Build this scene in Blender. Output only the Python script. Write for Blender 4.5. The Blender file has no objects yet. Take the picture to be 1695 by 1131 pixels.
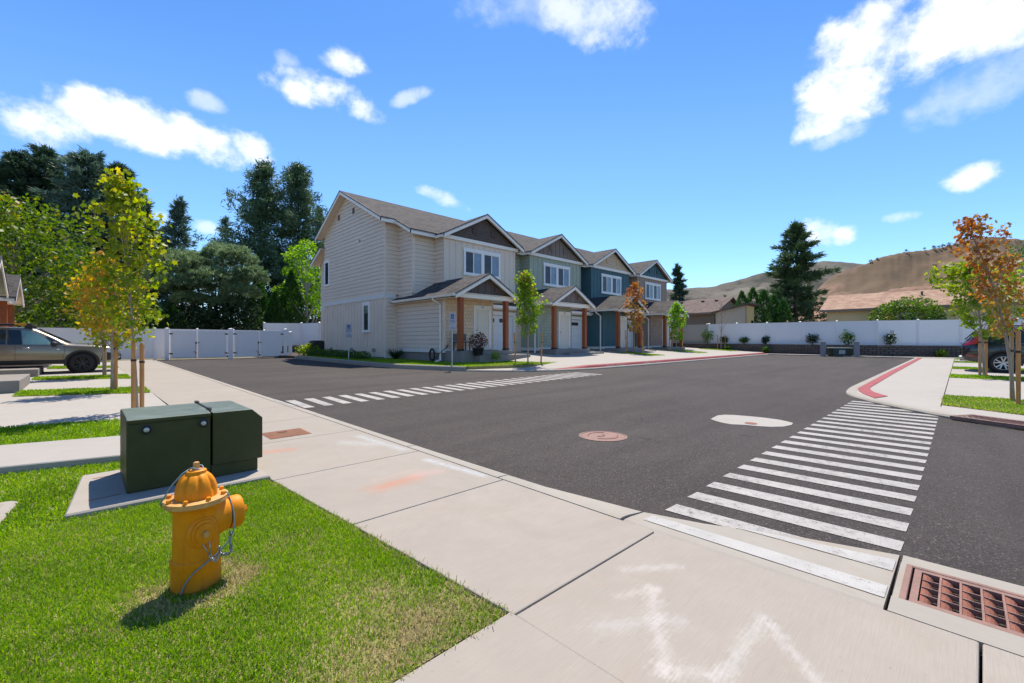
import bpy, math, random
import numpy as np
from mathutils import Vector, Matrix

# ------------------------------------------------------------------ camera, sky, sun, exposure
scene = bpy.context.scene
COL = scene.collection
YAW = math.radians(45.7)
FX, FY = math.cos(YAW), math.sin(YAW)          # horizontal view direction
RX, RY = math.sin(YAW), -math.cos(YAW)         # to the right of it
CAMH = 1.3
cam_data = bpy.data.cameras.new("camera")
cam_data.sensor_width = 36.0
cam_data.lens = 725.0 / 1695.0 * 36.0
cam_data.clip_start = 0.05
cam_data.clip_end = 6000.0
cam = bpy.data.objects.new("camera", cam_data)
COL.objects.link(cam)
cam.location = (0, 0, CAMH)
cam.rotation_euler = (math.radians(90), 0, YAW - math.radians(90))
scene.camera = cam
scene.view_settings.view_transform = 'Standard'
scene.view_settings.look = 'None'
scene.view_settings.gamma = 1.0
scene.view_settings.exposure = 0.62
scene.cycles.max_bounces = 8
scene.cycles.transparent_max_bounces = 8

SUN_TO = Vector((0.36, 0.34, 1.0)).normalized()
sun_data = bpy.data.lights.new("sun", 'SUN')
sun_data.energy = 4.4
sun_data.angle = math.radians(0.5)
sun_data.color = (1.0, 0.92, 0.80)
sun = bpy.data.objects.new("sun", sun_data)
COL.objects.link(sun)
sun.rotation_euler = SUN_TO.to_track_quat('Z', 'Y').to_euler()
sun.location = (20, 20, 60)

world = bpy.data.worlds.new("World")
scene.world = world
world.use_nodes = True


class NT:
    """small node-tree helper"""
    def __init__(s, tree):
        s.t = tree
        s.n = tree.nodes
        s.l = tree.links

    def node(s, typ, **kw):
        nd = s.n.new(typ)
        for k, v in kw.items():
            if hasattr(nd, k):
                setattr(nd, k, v)
        return nd

    def put(s, sock, v):
        if isinstance(v, bpy.types.NodeSocket):
            s.l.new(v, sock)
        elif v is not None:
            if hasattr(sock.default_value, '__len__') and not hasattr(v, '__len__'):
                v = (v,) * len(sock.default_value)
            if hasattr(v, '__len__') and len(v) == 3 and len(sock.default_value) == 4:
                v = tuple(v) + (1.0,)
            sock.default_value = v

    def math(s, op, a, b=None, c=None, clamp=False):
        nd = s.node('ShaderNodeMath', operation=op, use_clamp=clamp)
        s.put(nd.inputs[0], a)
        if b is not None:
            s.put(nd.inputs[1], b)
        if c is not None:
            s.put(nd.inputs[2], c)
        return nd.outputs[0]

    def vmath(s, op, a, b=None):
        nd = s.node('ShaderNodeVectorMath', operation=op)
        s.put(nd.inputs[0], a)
        if b is not None:
            s.put(nd.inputs[1], b)
        return nd.outputs['Value'] if op in ('DOT_PRODUCT', 'LENGTH') else nd.outputs[0]

    def noise(s, vec, scale, detail=3.0, rough=0.55, dist=0.0):
        nd = s.node('ShaderNodeTexNoise')
        if vec is not None:
            s.put(nd.inputs['Vector'], vec)
        nd.inputs['Scale'].default_value = scale
        nd.inputs['Detail'].default_value = detail
        nd.inputs['Roughness'].default_value = rough
        nd.inputs['Distortion'].default_value = dist
        return nd.outputs['Fac']

    def maprange(s, v, a, b, c=0.0, d=1.0, smooth=False):
        nd = s.node('ShaderNodeMapRange')
        nd.clamp = True
        if smooth:
            nd.interpolation_type = 'SMOOTHSTEP'
        s.put(nd.inputs['Value'], v)
        nd.inputs['From Min'].default_value = a
        nd.inputs['From Max'].default_value = b
        nd.inputs['To Min'].default_value = c
        nd.inputs['To Max'].default_value = d
        return nd.outputs['Result']

    def mix(s, fac, a, b, blend='MIX'):
        nd = s.node('ShaderNodeMix')
        nd.data_type = 'RGBA'
        nd.blend_type = blend
        nd.clamp_factor = True
        s.put(nd.inputs[0], fac)
        s.put(nd.inputs[6], a)
        s.put(nd.inputs[7], b)
        return nd.outputs[2]

    def ramp(s, fac, stops):
        nd = s.node('ShaderNodeValToRGB')
        el = nd.color_ramp.elements
        while len(el) < len(stops):
            el.new(0.5)
        for e, (p, c) in zip(el, stops):
            e.position = p
            e.color = tuple(c) + (1.0,)
        s.put(nd.inputs[0], fac)
        return nd.outputs[0]

    def mapping(s, vec, scale=(1, 1, 1), rot=(0, 0, 0), loc=(0, 0, 0)):
        nd = s.node('ShaderNodeMapping')
        s.put(nd.inputs['Vector'], vec)
        nd.inputs['Scale'].default_value = scale
        nd.inputs['Rotation'].default_value = rot
        nd.inputs['Location'].default_value = loc
        return nd.outputs[0]

    def coord(s, which='Object'):
        return s.node('ShaderNodeTexCoord').outputs[which]

    def geo(s, which):
        return s.node('ShaderNodeNewGeometry').outputs[which]


def build_world():
    T = NT(world.node_tree)
    for nd in list(T.n):
        T.n.remove(nd)
    out = T.node('ShaderNodeOutputWorld')
    bg = T.node('ShaderNodeBackground')
    bg.inputs['Strength'].default_value = 0.132
    sky = T.node('ShaderNodeTexSky')
    sky.sky_type = 'NISHITA'
    sky.sun_disc = False
    sky.sun_elevation = math.asin(SUN_TO.z)
    sky.sun_rotation = math.atan2(SUN_TO.x, SUN_TO.y)
    sky.altitude = 300
    sky.air_density = 1.0
    sky.dust_density = 0.3
    sky.ozone_density = 2.5
    d = T.vmath('NORMALIZE', T.coord('Generated'))
    hs = T.node('ShaderNodeHueSaturation')
    hs.inputs['Saturation'].default_value = 1.15
    hs.inputs['Hue'].default_value = 0.5005
    hs.inputs['Value'].default_value = 1.05
    T.l.new(sky.outputs[0], hs.inputs['Color'])
    skycol = T.mix(1.0, hs.outputs[0], (0.75, 0.885, 1.02), 'MULTIPLY')
    sep = T.node('ShaderNodeSeparateXYZ')
    T.l.new(d, sep.inputs[0])
    dz = sep.outputs['Z']
    skycol = T.mix(T.maprange(dz, 0.34, 0.64, 0, 1, True), skycol, (0.66, 0.82, 0.90), 'MULTIPLY')   # deeper blue towards the zenith
    # clouds: every cloud is a noisy patch about its own direction in the sky
    n1 = T.noise(T.mapping(d, scale=(1, 1, 1.25)), 9.5, 8.0, 0.60, 0.1)
    n2 = T.noise(T.mapping(d, scale=(1, 1, 1.15)), 27.0, 6.0, 0.62)
    nz = T.math('ADD', T.math('MULTIPLY', T.math('SUBTRACT', n1, 0.5), 2.5), T.math('MULTIPLY', T.math('SUBTRACT', n2, 0.5), 1.1))

    def direction(az, el):                       # azimuth right of the street corner view, elevation (degrees)
        a = YAW - math.radians(az)
        e = math.radians(el)
        return Vector((math.cos(a) * math.cos(e), math.sin(a) * math.cos(e), math.sin(e)))
    # surveyed bearing, height, half width, half height (camera units), tilt, density
    seen = [(75, 205, 90, 42, 0, 1.0), (165, 188, 95, 46, 0, 1.0), (240, 212, 105, 42, -3, 1.0), (335, 232, 95, 36, -8, 1.0), (412, 246, 45, 26, -25, 0.9),
            (525, 148, 90, 32, -6, 1.0), (572, 100, 45, 26, 0, 0.85), (590, 180, 48, 22, -15, 0.8), (478, 100, 26, 18, 0, 0.35), (680, 160, 36, 13, 25, 0.45), (340, 170, 34, 18, 0, 0.4),
            (965, 28, 95, 58, -5, 0.6), (860, 12, 100, 40, 0, 0.3), (726, 326, 48, 13, -18, 0.6),
            (1400, 150, 75, 62, 25, 1.0), (1435, 65, 90, 72, 10, 1.0), (1535, 55, 140, 72, 8, 1.0), (1650, 35, 100, 60, 5, 0.9), (1372, 198, 52, 28, 20, 0.8), (1390, 226, 52, 16, 10, 0.45), (1620, 145, 110, 50, 15, 0.3),
            (1600, 293, 52, 23, 4, 0.9), (1495, 360, 38, 11, -4, 0.8), (1350, 385, 52, 24, -8, 0.85), (1395, 388, 27, 18, 0, 0.9),
            (262, 358, 34, 16, 0, 0.7), (335, 376, 24, 12, 0, 0.5)]
    clouds = []
    for u_, v_, hw, hh, tilt, dens in seen:
        t_ = (u_ - 847.5) / 725.0
        az = math.degrees(math.atan(t_))
        ca_ = math.cos(math.radians(az))
        el = math.degrees(math.atan((565.5 - v_) / 725.0 * ca_))
        ce_ = math.cos(math.radians(el))
        clouds.append((az, el, math.degrees(hw / 725.0 * ca_ * ca_ * ce_) * 1.28, math.degrees(hh / 725.0 * ca_ * ce_ * ce_) * 1.28, tilt, dens))
    clouds += [(-62, 20, 12, 5, 0, 0.9), (80, 24, 14, 6, 10, 0.8), (110, 18, 12, 4, 0, 0.9), (150, 26, 14, 6, 10, 0.9),
               (-100, 28, 13, 6, 0, 0.9), (-140, 16, 10, 4, 0, 0.8), (178, 55, 18, 9, 20, 0.7)]
    total = None
    for az, el, w, h, tilt, dens in clouds:
        c = direction(az, el)
        rgt = Vector((c.y, -c.x, 0)).normalized()
        up = rgt.cross(c)
        ca, sa = math.cos(math.radians(tilt)), math.sin(math.radians(tilt))
        a1, a2 = rgt * ca + up * sa, up * ca - rgt * sa
        p = T.math('MULTIPLY', T.vmath('DOT_PRODUCT', d, tuple(a1)), 1.0 / math.sin(math.radians(w)))
        q = T.math('MULTIPLY', T.vmath('DOT_PRODUCT', d, tuple(a2)), 1.0 / math.sin(math.radians(h)))
        r2 = T.math('ADD', T.math('MULTIPLY', p, p), T.math('MULTIPLY', q, q))
        front = T.math('GREATER_THAN', T.vmath('DOT_PRODUCT', d, tuple(c)), 0.5)
        body = T.math('ADD', T.math('SUBTRACT', 0.85, r2), nz)
        m = T.math('MULTIPLY', T.math('MULTIPLY', T.maprange(body, 0.05, 1.05, 0, 1, True), front), dens)
        total = m if total is None else T.math('MAXIMUM', total, m)
    total = T.math('MINIMUM', total, 1.0)
    ccol = T.mix(T.maprange(T.math('ADD', n2, T.math('MULTIPLY', n1, 0.6)), 0.5, 1.0), (5.3, 5.6, 6.1), (6.8, 6.8, 6.85))
    T.l.new(T.mix(total, skycol, ccol), bg.inputs['Color'])
    T.l.new(bg.outputs[0], out.inputs[0])


build_world()

# ------------------------------------------------------------------ helpers
rnd = random.Random(11)


def clampd(d):
    return max(-30.0, min(45.0, d))


def G(x, y):                                     # the site rises one percent away from the corner
    return 0.01 * clampd(x * FX + y * FY)


def ray(u, d):                                   # survey helper: bearing u (photo column) at distance d -> plan position
    t = (u - 847.5) / 725.0 * d
    return d * FX + t * RX, d * FY + t * RY


def at(u, v, dz=0.0):                            # point of the ground seen at photo position u, v
    d = 725 * (CAMH - dz) / (v - 565.5 + 7.25)
    return ray(u, d)


def tag(o, label=None, cat=None, group=None, kind=None):
    if label:
        o['label'] = label
    if cat:
        o['category'] = cat
    if group:
        o['group'] = group
    if kind:
        o['kind'] = kind
    return o


def thing(name, label, cat, loc=(0, 0, 0), rz=0.0, group=None):
    o = bpy.data.objects.new(name, None)
    o.empty_display_size = 0.2
    COL.objects.link(o)
    o.location = loc
    o.rotation_euler = (0, 0, rz)
    return tag(o, label, cat, group)


def link_mesh(name, me, mats, parent=None, loc=None):
    if not isinstance(mats, (list, tuple)):
        mats = [mats]
    for m in mats:
        me.materials.append(m)
    o = bpy.data.objects.new(name, me)
    COL.objects.link(o)
    if parent is not None:
        o.parent = parent
    if loc is not None:
        o.location = loc
    return o


def copy_tree(o, parent=None):
    c = o.copy()
    COL.objects.link(c)
    if parent is not None:
        c.parent = parent
    for ch in list(o.children):
        copy_tree(ch, c)
    return c


def clip_poly(poly, axis, lo, hi):
    def half(pts, val, keep_above):
        res = []
        n = len(pts)
        for i in range(n):
            a, b = pts[i], pts[(i + 1) % n]
            ina = (a[axis] >= val) if keep_above else (a[axis] <= val)
            inb = (b[axis] >= val) if keep_above else (b[axis] <= val)
            if ina:
                res.append(a)
            if ina != inb:
                t = (val - a[axis]) / (b[axis] - a[axis])
                res.append((a[0] + t * (b[0] - a[0]), a[1] + t * (b[1] - a[1])))
        return res
    p = half(poly, lo, True)
    if len(p) > 2:
        p = half(p, hi, False)
    return p if len(p) > 2 else None


class MB:
    def __init__(s):
        s.v, s.f, s.m = [], [], []

    def add(s, vs, fs, mi=0):
        b = len(s.v)
        s.v += [tuple(p) for p in vs]
        s.f += [tuple(i + b for i in f) for f in fs]
        s.m += [mi] * len(fs)

    def box(s, x0, y0, z0, x1, y1, z1, mi=0):
        x0, x1 = min(x0, x1), max(x0, x1)
        y0, y1 = min(y0, y1), max(y0, y1)
        z0, z1 = min(z0, z1), max(z0, z1)
        s.add([(x0, y0, z0), (x1, y0, z0), (x1, y1, z0), (x0, y1, z0), (x0, y0, z1), (x1, y0, z1), (x1, y1, z1), (x0, y1, z1)],
              [(0, 3, 2, 1), (4, 5, 6, 7), (0, 1, 5, 4), (1, 2, 6, 5), (2, 3, 7, 6), (3, 0, 4, 7)], mi)

    def prism(s, poly, vec, mi=0):                # 3-D polygon extruded along vec
        n = len(poly)
        vec = Vector(vec)
        a = [Vector(p) for p in poly]
        nrm = Vector((0, 0, 0))
        for i in range(n):
            nrm += a[i].cross(a[(i + 1) % n])
        if nrm.dot(vec) > 0:
            a.reverse()
        b = [p + vec for p in a]
        s.add(a + b, [tuple(range(n)), tuple(range(2 * n - 1, n - 1, -1))] +
              [(i, i + n, (i + 1) % n + n, (i + 1) % n) for i in range(n)], mi)

    def slab(s, poly, z0, z1, mi=0):
        s.prism([(p[0], p[1], z0) for p in poly], (0, 0, z1 - z0), mi)

    def bar(s, p0, p1, w, h, up=(0, 0, 1), mi=0):
        p0, p1 = Vector(p0), Vector(p1)
        d = (p1 - p0).normalized()
        sd = d.cross(Vector(up))
        if sd.length < 1e-5:
            sd = d.cross(Vector((1, 0, 0)))
        sd.normalize()
        u = sd.cross(d)
        q = [sd * (w / 2 * i) + u * (h / 2 * j) for i, j in ((-1, -1), (1, -1), (1, 1), (-1, 1))]
        s.prism([p0 + k for k in q], p1 - p0, mi)

    def tube(s, pts, radii, n=8, mi=0, cap=True):
        pts = [Vector(p) for p in pts]
        if not hasattr(radii, '__len__'):
            radii = [radii] * len(pts)
        base = len(s.v)
        ref = None
        for i, p in enumerate(pts):
            d = (pts[min(i + 1, len(pts) - 1)] - pts[max(i - 1, 0)])
            if d.length < 1e-9:
                d = Vector((0, 0, 1))
            d.normalize()
            if ref is None:
                ref = d.orthogonal().normalized()
            ref = (ref - d * ref.dot(d))
            if ref.length < 1e-6:
                ref = d.orthogonal()
            ref.normalize()
            b = d.cross(ref)
            for k in range(n):
                a = 2 * math.pi * k / n
                s.v.append(tuple(p + (ref * math.cos(a) + b * math.sin(a)) * radii[i]))
        for i in range(len(pts) - 1):
            for k in range(n):
                k2 = (k + 1) % n
                s.f.append((base + i * n + k, base + i * n + k2, base + (i + 1) * n + k2, base + (i + 1) * n + k))
                s.m.append(mi)
        if cap:
            s.f.append(tuple(base + k for k in range(n - 1, -1, -1)))
            e = base + (len(pts) - 1) * n
            s.f.append(tuple(e + k for k in range(n)))
            s.m += [mi, mi]

    def lathe(s, prof, n=24, o=(0, 0, 0), ax=(0, 0, 1), mi=0, wob=None):
        o, ax = Vector(o), Vector(ax).normalized()
        e1 = ax.orthogonal().normalized()
        e2 = ax.cross(e1)
        base = len(s.v)
        for r, h in prof:
            for k in range(n):
                a = 2 * math.pi * k / n
                rr = r if wob is None else wob(r, h, a)
                s.v.append(tuple(o + ax * h + (e1 * math.cos(a) + e2 * math.sin(a)) * max(rr, 1e-4)))
        for i in range(len(prof) - 1):
            for k in range(n):
                k2 = (k + 1) % n
                s.f.append((base + i * n + k, base + i * n + k2, base + (i + 1) * n + k2, base + (i + 1) * n + k))
                s.m.append(mi)
        s.f.append(tuple(base + k for k in range(n - 1, -1, -1)))
        e = base + (len(prof) - 1) * n
        s.f.append(tuple(e + k for k in range(n)))
        s.m += [mi, mi]

    def ball(s, c, r, n=8, mi=0, sq=(1, 1, 1)):
        base = len(s.v)
        rows = n
        for i in range(rows + 1):
            th = math.pi * i / rows
            for k in range(n * 2):
                ph = math.pi * k / n
                s.v.append((c[0] + r * sq[0] * math.sin(th) * math.cos(ph), c[1] + r * sq[1] * math.sin(th) * math.sin(ph), c[2] + r * sq[2] * math.cos(th)))
        m = n * 2
        for i in range(rows):
            for k in range(m):
                k2 = (k + 1) % m
                s.f.append((base + i * m + k, base + (i + 1) * m + k, base + (i + 1) * m + k2, base + i * m + k2))
                s.m.append(mi)

    # ---- wall skins: poly is (s, z) on the plane through O, along U, facing N
    def sheet(s, O, U, N, poly, off=0.0, thick=0.08, mi=0):
        O, U, N = Vector(O), Vector(U), Vector(N)
        P = [O + U * a + Vector((0, 0, b)) + N * off for a, b in poly]
        s.prism(P, N * -thick, mi)

    def lap(s, O, U, N, poly, e=0.2, off=0.0, proud=0.034, mi=0):
        O, U, N = Vector(O), Vector(U), Vector(N)
        s.sheet(O, U, N, poly, off, 0.08, mi)
        z0, z1 = min(p[1] for p in poly), max(p[1] for p in poly)
        k = 0
        while z0 + k * e < z1 - 1e-4:
            lo, hi = z0 + k * e, min(z0 + (k + 1) * e, z1)
            k += 1
            c = clip_poly(poly, 1, lo, hi)
            if not c or hi - lo < 0.01:
                continue
            gr = clip_poly(c, 1, lo, hi - 0.016 * (proud > 0.02))
            if not gr:
                continue
            c = gr
            pts = [O + U * a + Vector((0, 0, b)) + N * (off + 0.004 + proud * (1 - 0.5 * (b - lo) / e)) for a, b in c]
            nrm = Vector((0, 0, 0))
            for i in range(len(pts)):
                nrm += pts[i].cross(pts[(i + 1) % len(pts)])
            idx = list(range(len(pts)))
            if nrm.dot(N) < 0:
                idx.reverse()
            s.add(pts, [tuple(idx)], mi)
            bot = [p for p in c if abs(p[1] - lo) < 1e-5]
            if len(bot) >= 2:
                a0, a1 = min(p[0] for p in bot), max(p[0] for p in bot)
                q = [O + U * a0 + Vector((0, 0, lo)) + N * (off + 0.004 + proud), O + U * a1 + Vector((0, 0, lo)) + N * (off + 0.004 + proud),
                     O + U * a1 + Vector((0, 0, lo)) + N * off, O + U * a0 + Vector((0, 0, lo)) + N * off]
                s.add(q, [(0, 1, 2, 3)], mi)

    def batten(s, O, U, N, poly, sp=0.40, w=0.065, t=0.022, off=0.0, mi=0):
        O, U, N = Vector(O), Vector(U), Vector(N)
        s.sheet(O, U, N, poly, off, 0.08, mi)
        a0, a1 = min(p[0] for p in poly), max(p[0] for p in poly)
        n = max(1, int(round((a1 - a0) / sp)))
        for i in range(n + 1):
            c = a0 + (a1 - a0) * i / n
            q = clip_poly(poly, 0, max(a0, c - w / 2), min(a1, c + w / 2))
            if q:
                s.sheet(O, U, N, q, off + t, t - 0.001, mi)

    def build(s, name, mats, parent=None, loc=None, off=None, mir=False, smooth=False, bevel=0.0, seg=1, drape=False, auto=None):
        v = s.v
        if drape:
            v = [(p[0], p[1], p[2] + G(p[0], p[1])) for p in v]
        if off is not None:
            v = [(p[0] - off[0], p[1] - off[1], p[2] - off[2]) for p in v]
        f = s.f
        if mir:
            v = [(-p[0], p[1], p[2]) for p in v]
            f = [tuple(reversed(q)) for q in f]
        me = bpy.data.meshes.new(name)
        me.from_pydata(v, [], f)
        if any(s.m):
            me.polygons.foreach_set('material_index', s.m)
        if smooth:
            me.polygons.foreach_set('use_smooth', [True] * len(f))
            if auto:
                me.update()
                me.set_sharp_from_angle(angle=math.radians(auto))
        me.update()
        o = link_mesh(name, me, mats, parent, loc)
        if bevel > 0:
            b = o.modifiers.new('bevel', 'BEVEL')
            b.width = bevel
            b.segments = seg
            b.limit_method = 'ANGLE'
            b.angle_limit = math.radians(40)
        return o


def np_mesh(name, verts, loop_per_face, mats, parent=None, loc=None):
    """faces of equal size, unshared vertices"""
    n = len(verts)
    nf = n // loop_per_face
    me = bpy.data.meshes.new(name)
    me.vertices.add(n)
    me.loops.add(n)
    me.polygons.add(nf)
    me.vertices.foreach_set('co', np.asarray(verts, dtype=np.float32).ravel())
    me.loops.foreach_set('vertex_index', np.arange(n, dtype=np.int32))
    me.polygons.foreach_set('loop_start', np.arange(0, n, loop_per_face, dtype=np.int32))
    me.polygons.foreach_set('loop_total', np.full(nf, loop_per_face, dtype=np.int32))
    me.update(calc_edges=True)
    return link_mesh(name, me, mats, parent, loc)


# ------------------------------------------------------------------ materials
def new_mat(name):
    m = bpy.data.materials.new(name)
    m.use_nodes = True
    T = NT(m.node_tree)
    for nd in list(T.n):
        T.n.remove(nd)
    out = T.node('ShaderNodeOutputMaterial')
    return m, T, out


def principled(T, out, col, rough=0.6, metal=0.0, spec=0.5, normal=None, coat=0.0, alpha=None):
    p = T.node('ShaderNodeBsdfPrincipled')
    T.put(p.inputs['Base Color'], col)
    T.put(p.inputs['Roughness'], rough)
    T.put(p.inputs['Metallic'], metal)
    T.put(p.inputs['Specular IOR Level'], spec)
    if coat:
        p.inputs['Coat Weight'].default_value = coat
        p.inputs['Coat Roughness'].default_value = 0.05
    if normal is not None:
        T.l.new(normal, p.inputs['Normal'])
    T.l.new(p.outputs[0], out.inputs['Surface'])
    return p


def bump(T, h, strength=0.3, dist=0.01):
    b = T.node('ShaderNodeBump')
    b.inputs['Strength'].default_value = strength
    b.inputs['Distance'].default_value = dist
    T.put(b.inputs['Height'], h)
    return b.outputs[0]


def sc(c, k):
    return tuple(max(0.0, min(1.0, a * k)) for a in c)


def simple(name, col, rough=0.6, amt=0.12, scale=3.0, fine=40.0, bstr=0.15, metal=0.0, spec=0.4, coat=0.0, bdist=0.004):
    m, T, out = new_mat(name)
    co = T.coord('Object')
    a = T.noise(co, scale, 4.0, 0.6)
    b = T.noise(co, fine, 3.0, 0.6)
    f = T.math('ADD', T.math('MULTIPLY', a, 0.65), T.math('MULTIPLY', b, 0.35))
    c = T.mix(T.maprange(f, 0.3, 0.7), sc(col, 1 - amt), sc(col, 1 + amt))
    nrm = bump(T, b, bstr, bdist) if bstr else None
    r = T.maprange(a, 0.3, 0.7, max(0.02, rough - 0.06), min(1, rough + 0.06))
    principled(T, out, c, r, metal, spec, nrm, coat)
    return m


def concrete(name, col, broom=(1, 0, 0), amt=0.10, chalk=False):
    m, T, out = new_mat(name)
    co = T.coord('Object')
    big = T.noise(co, 0.7, 5.0, 0.6, 0.4)
    mid = T.noise(co, 5.0, 5.0, 0.65)
    fine = T.noise(co, 160.0, 2.0, 0.7)
    # broom finish: fine ridges
    br = T.noise(T.mapping(co, scale=(6, 260, 6) if broom[0] else (260, 6, 6)), 1.0, 2.0, 0.6)
    f = T.math('ADD', T.math('MULTIPLY', big, 0.5), T.math('MULTIPLY', mid, 0.5))
    c = T.mix(T.maprange(f, 0.32, 0.68), sc(col, 1 - amt), sc(col, 1 + amt * 0.7))
    c = T.mix(T.math('MULTIPLY', T.maprange(br, 0.35, 0.65), 0.42), c, sc(col, 0.76))
    c = T.mix(T.maprange(fine, 0.66, 0.74, 0, 0.35), c, sc(col, 0.55))
    isl = T.geo('Random Per Island')
    c = T.mix(T.math('MULTIPLY', isl, 0.55), c, (col[0] * 0.86, col[1] * 0.87, col[2] * 0.88))
    spots = T.noise(co, 38.0, 2.0, 0.6)
    c = T.mix(T.maprange(spots, 0.70, 0.76, 0, 0.5), c, sc(col, 0.62))
    c = T.mix(T.maprange(T.noise(co, 0.9, 6.0, 0.7, 1.2), 0.50, 0.70, 0, 0.38), c, sc(col, 0.74))
    # warm stains
    c = T.mix(T.maprange(T.noise(co, 1.7, 4.0, 0.6, 1.0), 0.56, 0.72, 0, 0.35), c, (col[0] * 0.92, col[1] * 0.80, col[2] * 0.68))
    if chalk:
        patches = chalk
        grain = T.noise(co, 22.0, 4.0, 0.7)
        dry = T.noise(T.mapping(co, scale=(10, 90, 10)), 1.0, 3.0, 0.6)
        g2 = T.math('ADD', T.math('MULTIPLY', grain, 0.6), T.math('MULTIPLY', dry, 0.5))
        for (x0, y0, x1, y1, wd, pc, dn) in patches:
            a, b = Vector((x0, y0, 0)), Vector((x1, y1, 0))
            L = max((b - a).length, 1e-3)
            dr = (b - a) / L
            rel = T.vmath('SUBTRACT', co, tuple(a))
            tt = T.vmath('DOT_PRODUCT', rel, tuple(dr))
            tc = T.math('MINIMUM', T.math('MAXIMUM', tt, 0.0), L)
            cx = T.math('SUBTRACT', tt, tc)
            sd = T.vmath('DOT_PRODUCT', rel, (-dr.y, dr.x, 0.0))
            dist = T.math('SQRT', T.math('ADD', T.math('MULTIPLY', cx, cx), T.math('MULTIPLY', sd, sd)))
            k = T.math('ADD', T.math('SUBTRACT', 1.0, T.math('DIVIDE', dist, wd)), T.math('MULTIPLY', T.math('SUBTRACT', g2, 0.58), 3.0))
            c = T.mix(T.maprange(k, 0.0, 1.3, 0, dn * 0.8, True), c, pc)
    h = T.math('ADD', T.math('MULTIPLY', br, 0.8), T.math('MULTIPLY', fine, 0.5))
    principled(T, out, c, 0.85, 0, 0.3, bump(T, h, 0.35, 0.003))
    return m


def asphalt_mat():
    m, T, out = new_mat('asphalt')
    co = T.coord('Object')
    big = T.noise(co, 0.22, 5.0, 0.62, 0.6)
    mid = T.noise(T.mapping(co, scale=(0.30, 1.7, 1), rot=(0, 0, 0.12)), 1.0, 5.0, 0.62, 0.3)
    mot = T.noise(co, 6.0, 4.0, 0.65)
    grain = T.noise(co, 75.0, 2.5, 0.75)
    vor = T.node('ShaderNodeTexVoronoi')
    T.l.new(co, vor.inputs['Vector'])
    vor.inputs['Scale'].default_value = 110.0
    f = T.math('ADD', T.math('ADD', T.math('MULTIPLY', big, 0.4), T.math('MULTIPLY', mid, 0.4)), T.math('MULTIPLY', mot, 0.2))
    col = T.mix(T.maprange(f, 0.36, 0.64), (0.029, 0.0228, 0.020), (0.066, 0.0535, 0.0465))
    sp = T.node('ShaderNodeSeparateColor')
    T.l.new(vor.outputs['Color'], sp.inputs[0])
    col = T.mix(T.maprange(sp.outputs[0], 0.55, 1.0, 0, 0.75), col, (0.100, 0.083, 0.072))
    col = T.mix(T.maprange(grain, 0.30, 0.48, 0.8, 0.0), col, (0.013, 0.012, 0.012))
    col = T.mix(T.maprange(sp.outputs[1], 0.955, 0.985, 0, 0.6), col, (0.20, 0.175, 0.155))
    col = T.mix(T.maprange(T.noise(co, 0.55, 3.0, 0.5, 1.5), 0.63, 0.74, 0, 0.35), col, (0.022, 0.020, 0.019))
    lane = T.noise(T.mapping(co, scale=(0.05, 1.1, 1), rot=(0, 0, 0.04)), 1.0, 3.0, 0.55)
    col = T.mix(T.maprange(lane, 0.52, 0.66, 0, 0.40), col, (0.030, 0.025, 0.0225))
    col = T.mix(T.maprange(T.noise(co, 2.2, 2.0, 0.5), 0.70, 0.76, 0, 0.5), col, (0.018, 0.016, 0.015))
    h = T.math('ADD', grain, T.math('MULTIPLY', vor.outputs['Distance'], -0.8))
    principled(T, out, col, 0.85, 0, 0.3, bump(T, h, 0.8, 0.008))
    return m


def paint_mat(name, col, worn=0.5, sc1=14.0):
    """road paint worn through to whatever it was laid on"""
    m, T, out = new_mat(name)
    co = T.coord('Object')
    a = T.noise(co, sc1, 6.0, 0.72)
    b = T.noise(co, 95.0, 3.0, 0.75)
    c3 = T.noise(co, 1.6, 4.0, 0.6)
    k = T.math('ADD', T.math('ADD', T.math('MULTIPLY', a, 0.40), T.math('MULTIPLY', b, 0.42)), T.math('MULTIPLY', c3, 0.18))
    c = T.mix(T.maprange(T.noise(co, 3.5, 5.0, 0.7), 0.3, 0.7), sc(col, 0.84), sc(col, 1.06))
    c = T.mix(T.maprange(b, 0.30, 0.46, 0.55, 0.0), c, sc(col, 0.62))
    p = principled(T, out, c, 0.7, 0, 0.35, bump(T, b, 0.6, 0.005))
    tr = T.node('ShaderNodeBsdfTransparent')
    ms = T.node('ShaderNodeMixShader')
    T.put(ms.inputs[0], T.maprange(k, 0.565 - 0.09 * worn, 0.635, 0, 0.35 + 0.6 * worn))
    T.l.new(p.outputs[0], ms.inputs[1])
    T.l.new(tr.outputs[0], ms.inputs[2])
    T.l.new(ms.outputs[0], out.inputs['Surface'])
    return m


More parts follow.
